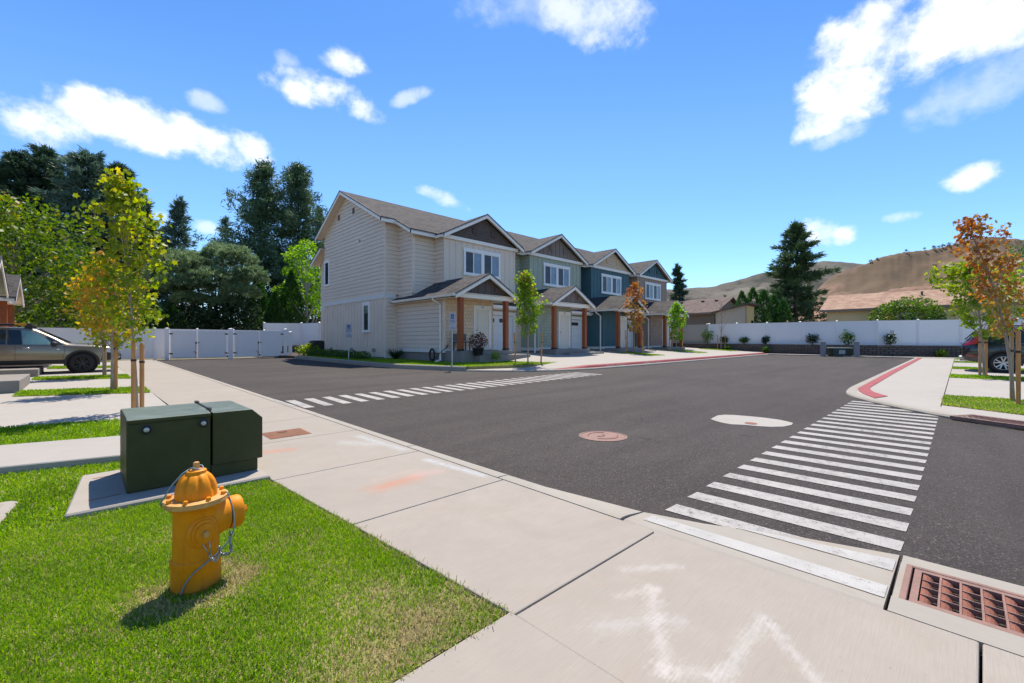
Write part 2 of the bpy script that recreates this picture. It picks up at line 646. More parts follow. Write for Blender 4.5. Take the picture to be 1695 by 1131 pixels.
def shingle_mat(name, cols, horiz='x', w=0.30, h=0.14):
    """asphalt shingles: staggered tabs whose blend varies"""
    m, T, out = new_mat(name)
    co = T.coord('Object')
    sep = T.node('ShaderNodeSeparateXYZ')
    T.l.new(co, sep.inputs[0])
    comb = T.node('ShaderNodeCombineXYZ')
    s = T.math('ADD', sep.outputs['X'], 0.0) if horiz == 'x' else sep.outputs['Y']
    T.l.new(s, comb.inputs[0])
    T.l.new(T.math('MULTIPLY', sep.outputs['Z'], 2.2), comb.inputs[1])
    br = T.node('ShaderNodeTexBrick')
    T.l.new(comb.outputs[0], br.inputs['Vector'])
    br.offset = 0.37
    br.inputs['Scale'].default_value = 1.0
    br.inputs['Brick Width'].default_value = w
    br.inputs['Row Height'].default_value = h
    br.inputs['Mortar Size'].default_value = 0.006
    br.inputs['Color1'].default_value = (0, 0, 0, 1)
    br.inputs['Color2'].default_value = (1, 1, 1, 1)
    br.inputs['Mortar'].default_value = (0.2, 0.2, 0.2, 1)
    br.inputs['Bias'].default_value = 0.0
    c = T.ramp(br.outputs['Color'], cols)
    g = T.noise(co, 90.0, 3.0, 0.7)
    big = T.noise(co, 0.8, 4.0, 0.6)
    c = T.mix(T.maprange(g, 0.4, 0.75, 0, 0.35), c, cols[0][1])
    c = T.mix(T.maprange(big, 0.35, 0.65, 0, 0.3), c, cols[-1][1])
    c = T.mix(T.math('MULTIPLY', br.outputs['Fac'], 0.6), c, (0.02, 0.02, 0.02))
    hgt = T.math('SUBTRACT', T.math('MULTIPLY', g, 0.4), br.outputs['Fac'])
    principled(T, out, c, 0.9, 0, 0.25, bump(T, hgt, 0.5, 0.01))
    return m


def brick_mat(name, c1, c2, mortar, w=0.42, h=0.2, axis='y', bm=0.02):
    m, T, out = new_mat(name)
    co = T.coord('Object')
    sep = T.node('ShaderNodeSeparateXYZ')
    T.l.new(co, sep.inputs[0])
    comb = T.node('ShaderNodeCombineXYZ')
    T.l.new(sep.outputs['Y' if axis == 'y' else 'X'], comb.inputs[0])
    T.l.new(sep.outputs['Z'], comb.inputs[1])
    br = T.node('ShaderNodeTexBrick')
    T.l.new(comb.outputs[0], br.inputs['Vector'])
    br.inputs['Scale'].default_value = 1.0
    br.inputs['Brick Width'].default_value = w
    br.inputs['Row Height'].default_value = h
    br.inputs['Mortar Size'].default_value = bm
    T.put(br.inputs['Color1'], c1)
    T.put(br.inputs['Color2'], c2)
    T.put(br.inputs['Mortar'], mortar)
    g = T.noise(co, 25.0, 5.0, 0.7)
    c = T.mix(T.maprange(g, 0.35, 0.7, 0, 0.45), br.outputs['Color'], mortar)
    h_ = T.math('SUBTRACT', T.math('MULTIPLY', g, 0.6), br.outputs['Fac'])
    principled(T, out, c, 0.9, 0, 0.25, bump(T, h_, 0.8, 0.03))
    return m


def leaf_mat(name, stops, zbias=0.0, noise_amt=0.35, trans=0.45, scale=1.3, rough=0.5, rand_amt=0.5):
    """colour varies leaf by leaf, clump by clump and (where the tree turns from its tip down) along its height"""
    m, T, out = new_mat(name)
    r = T.geo('Random Per Island')
    co = T.coord('Object')
    n = T.noise(co, scale, 2.0, 0.5)
    gz = T.node('ShaderNodeSeparateXYZ')
    T.l.new(T.coord('Generated'), gz.inputs[0])
    f = T.math('ADD', T.math('MULTIPLY', r, rand_amt), T.math('MULTIPLY', T.math('SUBTRACT', n, 0.5), noise_amt * 2.5))
    f = T.math('ADD', f, T.math('MULTIPLY', gz.outputs['Z'], zbias))
    c = T.ramp(f, stops)
    dif = T.node('ShaderNodeBsdfPrincipled')
    T.put(dif.inputs['Base Color'], c)
    dif.inputs['Roughness'].default_value = rough
    dif.inputs['Specular IOR Level'].default_value = 0.35
    tr = T.node('ShaderNodeBsdfTranslucent')
    hs = T.node('ShaderNodeHueSaturation')
    hs.inputs['Value'].default_value = 1.7
    hs.inputs['Saturation'].default_value = 1.1
    T.l.new(c, hs.inputs['Color'])
    T.l.new(hs.outputs[0], tr.inputs['Color'])
    ms = T.node('ShaderNodeMixShader')
    ms.inputs[0].default_value = trans
    T.l.new(dif.outputs[0], ms.inputs[1])
    T.l.new(tr.outputs[0], ms.inputs[2])
    T.l.new(ms.outputs[0], out.inputs['Surface'])
    return m


def wood_mat(name, c1, c2, rough=0.7):
    m, T, out = new_mat(name)
    co = T.coord('Object')
    g = T.noise(T.mapping(co, scale=(14, 14, 0.9)), 2.2, 5.0, 0.6, 1.2)
    g2 = T.noise(T.mapping(co, scale=(60, 60, 2.0)), 2.0, 3.0, 0.6)
    f = T.math('ADD', T.math('MULTIPLY', g, 0.7), T.math('MULTIPLY', g2, 0.3))
    c = T.ramp(T.maprange(f, 0.3, 0.7), [(0.0, c1), (1.0, c2)])
    principled(T, out, c, rough, 0, 0.3, bump(T, f, 0.3, 0.004))
    return m


def bark_mat(name, c1, c2):
    m, T, out = new_mat(name)
    co = T.coord('Object')
    g = T.noise(T.mapping(co, scale=(9, 9, 2.0)), 3.0, 5.0, 0.65, 0.8)
    c = T.mix(T.maprange(g, 0.32, 0.68), c1, c2)
    principled(T, out, c, 0.9, 0, 0.2, bump(T, g, 0.6, 0.02))
    return m


def glass_mat(name, col, rough=0.04, spec=0.6):
    m, T, out = new_mat(name)
    co = T.coord('Object')
    n = T.noise(co, 2.0, 2.0)
    c = T.mix(T.maprange(n, 0.3, 0.7), sc(col, 0.8), sc(col, 1.15))
    principled(T, out, c, rough, 0, spec, bump(T, T.noise(co, 1.2, 1.0), 0.03, 0.02))
    return m


M = {}
M['asphalt'] = asphalt_mat()
W = (0.345, 0.302, 0.252)
CHALK = [(1.80, 3.50, 2.18, 3.53, 0.20, (0.44, 0.19, 0.11), 0.95), (2.22, 3.58, 2.45, 3.55, 0.17, (0.484, 0.299, 0.255), 0.6),
         (1.9, 3.72, 2.3, 3.7, 0.14, (0.458, 0.334, 0.264), 0.35),
         (1.45, 5.50, 1.70, 5.42, 0.16, (0.44, 0.19, 0.11), 0.95), (2.58, 5.5, 2.64, 4.5, 0.11, (0.440, 0.493, 0.528), 0.6),
         (2.3, 5.3, 2.5, 5.0, 0.2, (0.458, 0.475, 0.475), 0.45), (2.60, 3.95, 2.68, 3.15, 0.09, (0.458, 0.510, 0.554), 0.65),
         (2.15, 1.33, 2.40, 1.12, 0.07, (0.502, 0.469, 0.444), 0.43), (2.12, 1.10, 1.92, 1.20, 0.06, (0.519, 0.469, 0.427), 0.43),
         (2.10, 1.12, 1.62, 0.80, 0.075, (0.526, 0.478, 0.444), 0.54), (1.60, 0.82, 1.75, 0.65, 0.08, (0.519, 0.478, 0.444), 0.47),
         (1.72, 0.64, 2.25, 0.64, 0.075, (0.502, 0.487, 0.461), 0.50), (2.22, 0.60, 1.98, 0.38, 0.06, (0.519, 0.487, 0.461), 0.50),
         (1.95, 0.9, 1.65, 1.15, 0.10, (0.484, 0.469, 0.461), 0.36)]
M['walk'] = concrete('sidewalk_concrete', W, (1, 0, 0), 0.10, CHALK)
M['kerb'] = concrete('kerb_concrete', (0.35, 0.315, 0.265), (0, 1, 0), 0.12)
M['drive'] = concrete('driveway_concrete', (0.385, 0.352, 0.31), (1, 0, 0), 0.10)
M['pad'] = concrete('pad_concrete', (0.38, 0.335, 0.285), (1, 0, 0), 0.14)
M['found'] = concrete('foundation_concrete', (0.26, 0.235, 0.215), (1, 0, 0), 0.2)
M['stoop'] = concrete('stoop_concrete', (0.27, 0.245, 0.22), (1, 0, 0), 0.12)
M['white_road'] = paint_mat('white_road_paint', (0.40, 0.375, 0.345), 0.75)
M['white_kerb'] = paint_mat('white_kerb_paint', (0.43, 0.41, 0.38), 0.55)
M['red_kerb'] = paint_mat('red_kerb_paint', (0.34, 0.07, 0.072), 0.55, 9.0)
M['soil'] = simple('soil', (0.10, 0.085, 0.055), 0.95, 0.35, 1.5, 30, 0.6, bdist=0.02)
M['terrain'] = simple('dry_ground', (0.16, 0.14, 0.085), 0.95, 0.35, 0.3, 6, 0.4, bdist=0.03)
M['bark_mulch'] = simple('bark_mulch', (0.075, 0.05, 0.036), 0.95, 0.5, 6, 60, 0.9, bdist=0.03)
M['vinyl'] = simple('white_vinyl', (0.77, 0.75, 0.74), 0.45, 0.03, 0.7, 8, 0.03, spec=0.4)
M['vinyl_tan'] = simple('tan_vinyl', (0.46, 0.41, 0.35), 0.5, 0.04, 0.7, 8, 0.03)
M['trim'] = simple('white_trim', (0.86, 0.79, 0.69), 0.5, 0.05, 1.0, 15, 0.05)
M['trim_blue'] = simple('skirt_trim', (0.70, 0.68, 0.64), 0.5, 0.05, 1.0, 15, 0.05)
M['black'] = simple('black_metal', (0.02, 0.02, 0.022), 0.45, 0.1, 4, 30, 0.05)
M['dark_edge'] = simple('drip_edge', (0.03, 0.032, 0.04), 0.5, 0.1, 4, 30, 0.05)
M['galv'] = simple('galvanised_steel', (0.42, 0.43, 0.44), 0.45, 0.12, 5, 40, 0.08, metal=0.75)
M['roof'] = shingle_mat('grey_shingles', [(0.0, (0.020, 0.0185, 0.0185)), (0.4, (0.044, 0.040, 0.0385)), (0.75, (0.092, 0.073, 0.062)), (1.0, (0.072, 0.068, 0.068))], 'x')
M['roof_y'] = shingle_mat('grey_shingles_cross', [(0.0, (0.027, 0.025, 0.025)), (0.4, (0.056, 0.051, 0.049)), (0.75, (0.094, 0.080, 0.072)), (1.0, (0.084, 0.080, 0.080))], 'y')
M['cedar'] = wood_mat('stained_cedar', (0.20, 0.052, 0.017), (0.43, 0.125, 0.042), 0.55)
M['stake'] = wood_mat('lodgepole_stake', (0.42, 0.17, 0.055), (0.68, 0.35, 0.13), 0.8)
M['stake_grey'] = wood_mat('weathered_stake', (0.33, 0.20, 0.115), (0.52, 0.34, 0.20), 0.85)
M['bark_maple'] = bark_mat('young_maple_bark', (0.27, 0.21, 0.15), (0.46, 0.38, 0.29))
M['bark_pine'] = bark_mat('pine_bark', (0.05, 0.032, 0.022), (0.13, 0.085, 0.055))
M['bark_birch'] = bark_mat('pale_bark', (0.28, 0.26, 0.22), (0.5, 0.47, 0.42))
M['rust'] = simple('rusted_iron', (0.23, 0.085, 0.05), 0.8, 0.35, 8, 60, 0.4)
M['rust_pale'] = simple('rusted_iron_worn', (0.235, 0.135, 0.105), 0.75, 0.28, 8, 60, 0.4)
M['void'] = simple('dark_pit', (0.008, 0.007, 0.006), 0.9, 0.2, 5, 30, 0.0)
M['door'] = simple('cream_door_paint', (0.76, 0.70, 0.60), 0.4, 0.03, 1, 10, 0.04)
M['garage'] = simple('white_garage_door', (0.78, 0.76, 0.74), 0.45, 0.03, 1, 10, 0.04)
M['pane_dark'] = glass_mat('dark_window_glass', (0.035, 0.042, 0.055), 0.05)
M['pane_light'] = glass_mat('window_glass_reflection_and_blinds', (0.20, 0.265, 0.34), 0.06)  # blue sky reflection over pale blinds, painted into the base colour
M['screen'] = simple('insect_screen', (0.05, 0.052, 0.062), 0.6, 0.1, 2, 200, 0.1)
M['paper_blue'] = simple('sign_blue', (0.09, 0.10, 0.24), 0.5, 0.05, 2, 10, 0.02)
M['sign_white'] = simple('sign_white', (0.42, 0.41, 0.44), 0.45, 0.04, 2, 10, 0.02)


# ------------------------------------------------------------------ ground, road, kerbs, walks
def ground_sheet():
    n = 70
    xs = np.sign(np.linspace(-1, 1, n)) * (np.abs(np.linspace(-1, 1, n)) ** 2.6) * 2600
    mb = MB()
    for i in range(n):
        for j in range(n):
            x, y = float(xs[j]), float(xs[i])
            mb.v.append((x, y, -0.30 + G(x, y)))
    for i in range(n - 1):
        for j in range(n - 1):
            mb.f.append((i * n + j, i * n + j + 1, (i + 1) * n + j + 1, (i + 1) * n + j))
            mb.m.append(0)
    o = mb.build('ground', M['terrain'])
    tag(o, kind='structure')


ground_sheet()
STR = dict(kind='structure')

mb = MB()
mb.slab([(2.6, -14), (12.5, -14), (12.5, 1.0), (38.2, 1.0), (38.2, 12.5), (12.6, 14.5), (11.2, 31.8), (2.6, 33.3)], -0.35, -0.05)
tag(mb.build('road', M['asphalt'], drape=True), **STR)

# near pavement: one slab after another with tooled joints between them
mb = MB()


def inner(y):                                    # edge between pavement and lawn / driveways
    pts = [(-14, 1.60), (1.49, 1.44), (4.4, 1.22), (13, 1.13), (24, 1.05), (33, 1.0)]
    for (y0, x0), (y1, x1) in zip(pts, pts[1:]):
        if y0 <= y <= y1:
            return x0 + (x1 - x0) * (y - y0) / (y1 - y0)
    return 1.2


jy = [-8.9, -7.4, -5.9, -4.45, -2.97, -1.5, -0.03, 1.46, 2.95, 4.36, 5.95]
while jy[-1] < 31.5:
    jy.append(jy[-1] + 1.47)
for a, b in zip(jy, jy[1:]):
    a2, b2 = a + 0.0045, b - 0.0045
    mb.slab([(inner(a2), a2), (2.735, a2 - 0.03), (2.735, b2 - 0.03), (inner(b2), b2)], -0.14, 0.0)
for k in range(6):                               # the return walk to the left of the corner
    x1 = 1.50 - k * 1.5
    mb.slab([(x1 - 1.488, -0.02), (x1 - 0.012, -0.02), (x1 - 0.012 - 0.04, 1.495), (x1 - 1.488, 1.50)], -0.14, -0.002)
o = mb.build('sidewalk', M['walk'], drape=True, bevel=0.008, seg=2)
tag(o, **STR)

EDGE = [(-12, 3.6), (-0.24, 3.6), (0.26, 3.58), (0.74, 3.43), (1.29, 3.18), (1.69, 3.06), (2.04, 3.02), (2.6, 2.95), (4.35, 2.93), (30, 2.93)]


def edge_x(y):
    for (y0, x0), (y1, x1) in zip(EDGE, EDGE[1:]):
        if y0 <= y <= y1:
            return x0 + (x1 - x0) * (y - y0) / (y1 - y0)
    return 2.93


mb = MB()
cuts = [-8.9, -6.0, -3.0, -0.75, 0.255, 1.70, 3.0, 4.6]
while cuts[-1] < 29:
    cuts.append(cuts[-1] + 3.0)
for a, b in zip(cuts, cuts[1:]):
    if abs(b - 0.255) < 1e-6:
        # basin surround: kerb strips on either side of the grate
        mb.slab([(2.745, a), (2.915, a), (2.915, b - 0.01), (2.745, b - 0.01)], -0.3, -0.004)
        mb.slab([(3.425, a), (3.6, a), (3.58, b - 0.01), (3.425, b - 0.01)], -0.3, -0.032)
        mb.slab([(2.915, b - 0.035), (3.425, b - 0.035), (3.425, b - 0.01), (2.915, b - 0.01)], -0.3, -0.02)
        continue
    ys = [a + 0.008] + [y for y, _ in EDGE if a + 0.05 < y < b - 0.05] + [b - 0.008]
    for y0, y1 in zip(ys, ys[1:]):
        low = y1 < 1.75
        prof0 = [(2.745, -0.02 if low else -0.001), (2.79, -0.012 if low else 0.0), (2.86, -0.015 if low else -0.006), (edge_x(y0), -0.038)]
        prof1 = [(2.745, -0.02 if low else -0.001), (2.79, -0.012 if low else 0.0), (2.86, -0.015 if low else -0.006), (edge_x(y1), -0.038)]
        n = len(prof0)
        v = [(x, y0, z) for x, z in prof0] + [(x, y1, z) for x, z in prof1] + [(x, y0, -0.3) for x, z in prof0] + [(x, y1, -0.3) for x, z in prof1]
        f = [(i, i + 1, n + i + 1, n + i) for i in range(n - 1)]
        f += [(2 * n + i, 2 * n + i + 1, i + 1, i) for i in range(n - 1)] + [(n + i, n + i + 1, 3 * n + i + 1, 3 * n + i) for i in range(n - 1)]
        f += [(n - 1, 3 * n - 1, 4 * n - 1, 2 * n - 1), (0, n, 3 * n, 2 * n)]
        mb.add(v, f)
tag(mb.build('kerb', M['kerb'], drape=True), **STR)


def kerb_z(x, y):
    e = edge_x(y)
    if x < 2.86:
        return -0.012 - 0.003 * (x - 2.79) / 0.07
    return -0.015 - 0.023 * (x - 2.86) / (e - 2.86)


mb = MB()
for fa, fb, y0, y1 in ((lambda y: 2.885 - 0.002 * y, lambda y: 3.045 - 0.01 * y, 0.27, 1.60), (lambda y: 3.28 - 0.01 * y, lambda y: min(3.47 - (y - 0.27) * 0.225, edge_x(y) - 0.01), 0.27, 1.10)):
    n_ = 14
    for k in range(n_):
        ya, yb = y0 + (y1 - y0) * k / n_, y0 + (y1 - y0) * (k + 1) / n_
        q_ = [(fa(ya), ya), (fb(ya), ya), (fb(yb), yb), (fa(yb), yb)]
        mb.add([(x, y, kerb_z(x, y) + 0.004) for x, y in q_], [(0, 1, 2, 3)])
mb.add([(2.80, 8.72, 0.004), (2.86, 8.72, -0.002), (2.93, 8.70, -0.033), (2.93, 9.98, -0.033), (2.86, 10.0, -0.002), (2.80, 10.0, 0.004)], [(0, 1, 4, 5), (1, 2, 3, 4)])
tag(mb.build('kerb_marking', M['white_kerb'], drape=True), **STR)

mb = MB()
rr = random.Random(3)
for i in range(22):
    x = 3.24 + 0.3905 * i
    sl = 0.05
    j = [rr.uniform(-0.008, 0.008) for _ in range(4)]
    mb.add([(px_, py_, -0.0455) for px_, py_ in ((x + j[0], 1.61), (x + sl + j[1], 0.265), (x + sl + 0.185 + j[2], 0.26), (x + 0.175 + j[3], 1.60))], [(0, 1, 2, 3)])
tag(mb.build('crosswalk', M['white_road'], drape=True), **STR)
mb = MB()
for i in range(28):
    x = 3.04 + 0.378 * i
    yo = 0.012 * i
    j = [rr.uniform(-0.008, 0.008) for _ in range(4)]
    mb.add([(px_, py_, -0.0455) for px_, py_ in ((x + j[0], 9.99 + yo), (x - 0.05 + j[1], 8.70 + yo), (x + 0.13 + j[2], 8.68 + yo), (x + 0.185 + j[3], 9.96 + yo))], [(0, 1, 2, 3)])
tag(mb.build('crosswalk', M['white_road'], drape=True), **STR)


def offset_line(pts, d):
    out = []
    for i, p in enumerate(pts):
        a = Vector(pts[max(i - 1, 0)])
        b = Vector(pts[min(i + 1, len(pts) - 1)])
        t = (b - a).normalized()
        n = Vector((-t.y, t.x))
        out.append((p[0] + n.x * d, p[1] + n.y * d))
    return out


def smooth_line(pts, k=2):
    for _ in range(k):
        q = [pts[0]]
        for a, b in zip(pts, pts[1:]):
            q += [(a[0] * .75 + b[0] * .25, a[1] * .75 + b[1] * .25), (a[0] * .25 + b[0] * .75, a[1] * .25 + b[1] * .75)]
        q.append(pts[-1])
        pts = q
    return pts


def kerb_run(name, line, width, ztop, zroad=-0.05, side=1):
    """kerb along a line on the road side; rises over a rounded nose"""
    mb = MB()
    l0 = line
    l1 = offset_line(line, 0.025 * side)
    l2 = offset_line(line, width * side)
    for i in range(len(line) - 1):
        a, b = [(l0[i], zroad - 0.2), (l0[i], ztop - 0.03), (l1[i], ztop), (l2[i], ztop), (l2[i], zroad - 0.2)], \
               [(l0[i + 1], zroad - 0.2), (l0[i + 1], ztop - 0.03), (l1[i + 1], ztop), (l2[i + 1], ztop), (l2[i + 1], zroad - 0.2)]
        v = [(p[0], p[1], z) for p, z in a] + [(p[0], p[1], z) for p, z in b]
        f = [(k, k + 1, k + 6, k + 5) if side < 0 else (k, k + 5, k + 6, k + 1) for k in range(4)]
        mb.add(v, f)
    o = mb.build(name, M['kerb'], drape=True)
    return tag(o, **STR)


RK = smooth_line([(9.62, -9), (9.64, -0.7), (10.05, -0.05), (10.7, 0.62), (11.5, 1.28), (12.4, 1.80), (13.6, 2.02), (16, 2.02), (37.3, 2.02)], 2)
kerb_run('kerb', RK, 0.2, 0.01, side=-1)
inn = offset_line(RK, -0.2)
mb = MB()
mb.slab([(p[0], p[1]) for p in inn if p[1] > -0.75] + [(37.3, 0.27), (11.5, 0.27), (10.9, 0.20), (10.2, -0.75)], -0.2, 0.004)
tag(mb.build('sidewalk', M['drive'], drape=True), **STR)
mb = MB()
mb.slab(smooth_line([(37.0, 1.86), (14.2, 1.86), (13.0, 1.66), (11.95, 1.27)], 1) + smooth_line([(12.55, 1.12), (13.4, 1.50), (14.7, 1.66), (37.0, 1.66)], 1), -0.05, 0.017)
tag(mb.build('red_kerb_marking', M['red_kerb'], drape=True), **STR)

mb = MB()
mb.slab([(10.6, 0.255), (38.3, 0.255), (38.3, -14), (9.9, -14), (9.9, -0.75)], -0.2, -0.004)
tag(mb.build('driveway', M['drive'], drape=True), **STR)

# north side: kerb, driveways in front of the townhouses, planted corner
NK = smooth_line([(9.45, 29.3), (9.45, 17.2), (9.9, 16.0), (10.45, 14.2), (11.3, 12.7), (12.6, 11.5), (14.2, 10.82), (16.5, 10.55), (37.3, 10.2)], 2)
hi = [p for p in NK if p[1] > 13.4]
lo = [p for p in NK if p[1] <= 13.75]
kerb_run('kerb', hi, 0.16, 0.14, side=1)
kerb_run('kerb', lo, 0.2, 0.012, side=1)
mb = MB()
nin = offset_line(lo, 0.2)
mb.slab([(p[0], p[1]) for p in nin] + [(38.5, 10.2), (38.5, 19.2), (11.7, 19.2), (11.6, 14.3)], -0.2, 0.006)
tag(mb.build('driveway', M['drive'], drape=True), **STR)


def GN(x, y):                                    # the driveways climb to the garages
    return 0.10 * max(0.0, min(1.0, (x - 13.6) / 1.6)) + 0.045 * max(0.0, y - 11.3) * max(0.0, min(1.0, (x - 13.6) / 2.6))


mb = MB()
gx_ = [13.6 + 0.52 * i for i in range(49)]
ny = 12


def kerb_y(x):
    pts = sorted((p[0], p[1]) for p in nin)
    for (xa, ya), (xb, yb) in zip(pts, pts[1:]):
        if xa <= x <= xb and xb > xa:
            return ya + (yb - ya) * (x - xa) / (xb - xa)
    return 10.45


for x in gx_:
    ya = kerb_y(x) + 0.35
    for j in range(ny + 1):
        y = ya + (19.2 - ya) * j / ny
        mb.v.append((x, y, 0.0095 + GN(x, y)))
for i in range(len(gx_) - 1):
    for j in range(ny):
        a_ = i * (ny + 1) + j
        mb.f.append((a_, a_ + ny + 1, a_ + ny + 2, a_ + 1))
        mb.m.append(0)
tag(mb.build('driveway', M['drive'], drape=True), **STR)
mk, mr = MB(), MB()
cols_ = []
for x in [13.6 + 0.4 * k for k in range(60)]:
    e = kerb_y(x) - 0.2
    zt = 0.012 + 0.10 * max(0.0, min(1.0, (x - 13.6) / 1.6))
    cols_.append([(x, e, -0.20), (x, e, -0.035), (x, e + 0.20, -0.022), (x, e + 0.27, zt - 0.03), (x, e + 0.33, zt), (x, e + 0.62, zt + 0.006)])
for ca_, cb_ in zip(cols_, cols_[1:]):
    mk.add(ca_ + cb_, [(k, k + 6, k + 7, k + 1) for k in range(5)])
    lift = [(0, -0.003, 0.003), (0, -0.004, 0.003), (0, -0.003, 0.003), (0, 0.0, 0.004)]
    ra = [tuple(p[i_] + d_[i_] for i_ in range(3)) for p, d_ in zip(ca_[2:], lift)]
    rb = [tuple(p[i_] + d_[i_] for i_ in range(3)) for p, d_ in zip(cb_[2:], lift)]
    ra[3] = (ra[3][0], ra[3][1] - 0.2, ra[3][2] - 0.004)
    rb[3] = (rb[3][0], rb[3][1] - 0.2, rb[3][2] - 0.004)
    mr.add(ra + rb, [(k, k + 4, k + 5, k + 1) for k in range(3)])
tag(mk.build('kerb', M['kerb'], drape=True), **STR)
tag(mr.build('red_kerb_marking', M['red_kerb'], drape=True), **STR)

# far end: kerb strip before the retaining wall
mb = MB()
mb.slab([(37.3, -9), (39.6, -9), (38.5, 4), (38.5, 13.0), (37.3, 13.0)], -0.3, 0.02)
tag(mb.build('kerb', M['kerb'], drape=True), **STR)
# left: gate threshold kerbs, driveway field
mb = MB()
mb.slab([(-9, 8.4), (1.13, 6.9), (1.13, 13), (1.05, 24), (1.0, 33.0), (-9, 33.0)], -0.2, -0.004)
tag(mb.build('driveway', M['drive'], drape=True), **STR)
mb = MB()
mb.slab([(-6, 7.92), (1.155, 5.90), (1.15, 7.12), (-6, 9.3)], -0.2, 0.065)
tag(mb.build('path', M['drive'], drape=True, bevel=0.01), **STR)

# ------------------------------------------------------------------ lawns
M['lawn_base'] = simple('lawn_thatch', (0.24, 0.205, 0.085), 0.95, 0.45, 2.2, 45, 0.7, bdist=0.02)
M['grass'] = leaf_mat('grass_blades', [(0.0, (0.11, 0.20, 0.010)), (0.35, (0.170, 0.305, 0.013)), (0.70, (0.265, 0.395, 0.020)), (0.90, (0.42, 0.43, 0.07)), (1.0, (0.50, 0.41, 0.18))],
                      0.0, 0.34, 0.45, 1.6, 0.45, 0.72)
M['dry_grass'] = leaf_mat('dry_grass_blades', [(0.0, (0.25, 0.23, 0.08)), (0.5, (0.46, 0.37, 0.18)), (1.0, (0.60, 0.49, 0.29))], 0.0, 0.2, 0.35, 3.0, 0.5, 0.8)


def in_poly(px, py, poly):
    inside = np.zeros(len(px), dtype=bool)
    n = len(poly)
    for i in range(n):
        x0, y0 = poly[i]
        x1, y1 = poly[(i + 1) % n]
        if y0 == y1:
            continue
        c = ((y0 > py) != (y1 > py)) & (px < (x1 - x0) * (py - y0) / (y1 - y0) + x0)
        inside ^= c
    return inside


def vnoise(x, y, s, seed):
    """cheap smooth value noise for growth density"""
    r = np.random.RandomState(seed)
    g = r.rand(64, 64)
    xi, yi = x * s, y * s
    x0, y0 = np.floor(xi).astype(int), np.floor(yi).astype(int)
    fx, fy = xi - x0, yi - y0
    fx, fy = fx * fx * (3 - 2 * fx), fy * fy * (3 - 2 * fy)
    a, b = g[x0 % 64, y0 % 64], g[(x0 + 1) % 64, y0 % 64]
    c, d = g[x0 % 64, (y0 + 1) % 64], g[(x0 + 1) % 64, (y0 + 1) % 64]
    return (a * (1 - fx) + b * fx) * (1 - fy) + (c * (1 - fx) + d * fx) * fy


def blades(name, poly, density, h, w, z0, seed, zfn=None, dry=None, dens_fn=None, group=None, view=True, matkey='grass'):
    r = np.random.RandomState(seed)
    xs, ys = [p[0] for p in poly], [p[1] for p in poly]
    area = (max(xs) - min(xs)) * (max(ys) - min(ys))
    n = int(area * density)
    px = r.uniform(min(xs), max(xs), n)
    py = r.uniform(min(ys), max(ys), n)
    k = in_poly(px, py, poly)
    if view:                                     # what the corner can see, with room for a step to the side
        d = px * FX + py * FY
        l = px * RX + py * RY
        k &= (d > 0.7) & (np.abs(l) < d * 1.45 + 0.8)
    if dens_fn is not None:
        k &= r.rand(n) < dens_fn(px, py)
    px, py = px[k], py[k]
    n = len(px)
    g = 0.01 * np.clip(px * FX + py * FY, -30, 45) + z0
    if zfn is not None:
        g = g + zfn(px, py)
    az = r.uniform(0, 2 * np.pi, n)
    lean = r.uniform(0.15, 1.15, n)
    patch = vnoise(px, py, 2.3, seed + 5)
    hh = h * r.uniform(0.55, 1.15, n) * (0.75 + 0.5 * patch)
    ww = w * r.uniform(0.7, 1.3, n)
    dx, dy = np.cos(az), np.sin(az)
    la = r.uniform(0, 2 * np.pi, n)
    lx, ly = np.cos(la) * lean * hh, np.sin(la) * lean * hh
    V = np.zeros((n, 4, 3))
    V[:, 0] = np.stack([px - dx * ww / 2, py - dy * ww / 2, g - 0.004], 1)
    V[:, 1] = np.stack([px + dx * ww / 2, py + dy * ww / 2, g - 0.004], 1)
    V[:, 2] = np.stack([px + dx * ww * 0.3 + lx, py + dy * ww * 0.3 + ly, g + hh * (1 - 0.35 * lean)], 1)
    V[:, 3] = np.stack([px - dx * ww * 0.3 + lx * 0.9, py - dy * ww * 0.3 + ly * 0.9, g + hh * 0.9 * (1 - 0.35 * lean)], 1)
    o = np_mesh(name, V.reshape(-1, 3), 4, M[matkey])
    tag(o, kind='stuff')
    return o


LAWN_MAIN = [(-6, 1.51), (1.425, 1.51), (1.205, 4.40), (1.165, 5.88), (-6, 7.88)]
LAWN_STRIPS = [[(-6, 9.3), (1.12, 7.13), (1.12, 8.9), (-6, 11.1)],
               [(-1.12, 14.46), (1.1, 13.25), (1.1, 14.8), (-1.12, 15.65)],
               [(-1.15, 19.6), (1.04, 18.2), (1.06, 20.15), (-1.15, 20.8)],
               [(-1.1, 25.9), (1.03, 24.9), (1.03, 26.3), (-1.05, 28.2)],
               [(-1.1, 31.3), (1.0, 30.9), (0.98, 32.9), (-1.05, 32.9)]]
R_STRIPS = [[(11.2, -0.72), (11.75, 0.25), (13.6, 0.25), (13.9, -9), (11.0, -9)],
            [(19.9, 0.25), (21.5, 0.25), (21.5, -6), (19.9, -6)],
            [(25.5, 0.25), (27.0, 0.25), (27.0, -6), (25.5, -6)],
            [(31.9, 0.25), (33.3, 0.25), (33.3, -6), (31.9, -6)],
            [(36.2, 0.25), (37.6, 0.25), (38.6, -6), (36.2, -6)]]
N_CORNER = [(10.75, 13.75), (11.6, 13.55), (13.1, 13.05), (15.3, 12.75), (16.2, 13.3), (16.2, 15.25), (12.05, 17.2), (12.05, 21.3), (11.3, 21.3), (11.3, 29.4), (9.68, 29.1), (9.68, 17.2), (10.1, 16.1)]
N_STRIPS = [[(x - 1.1, 12.9), (x + 0.25, 12.75), (x + 0.6, 15.2), (x - 0.7, 15.6)] for x in (25.35, 31.95, 38.2)]
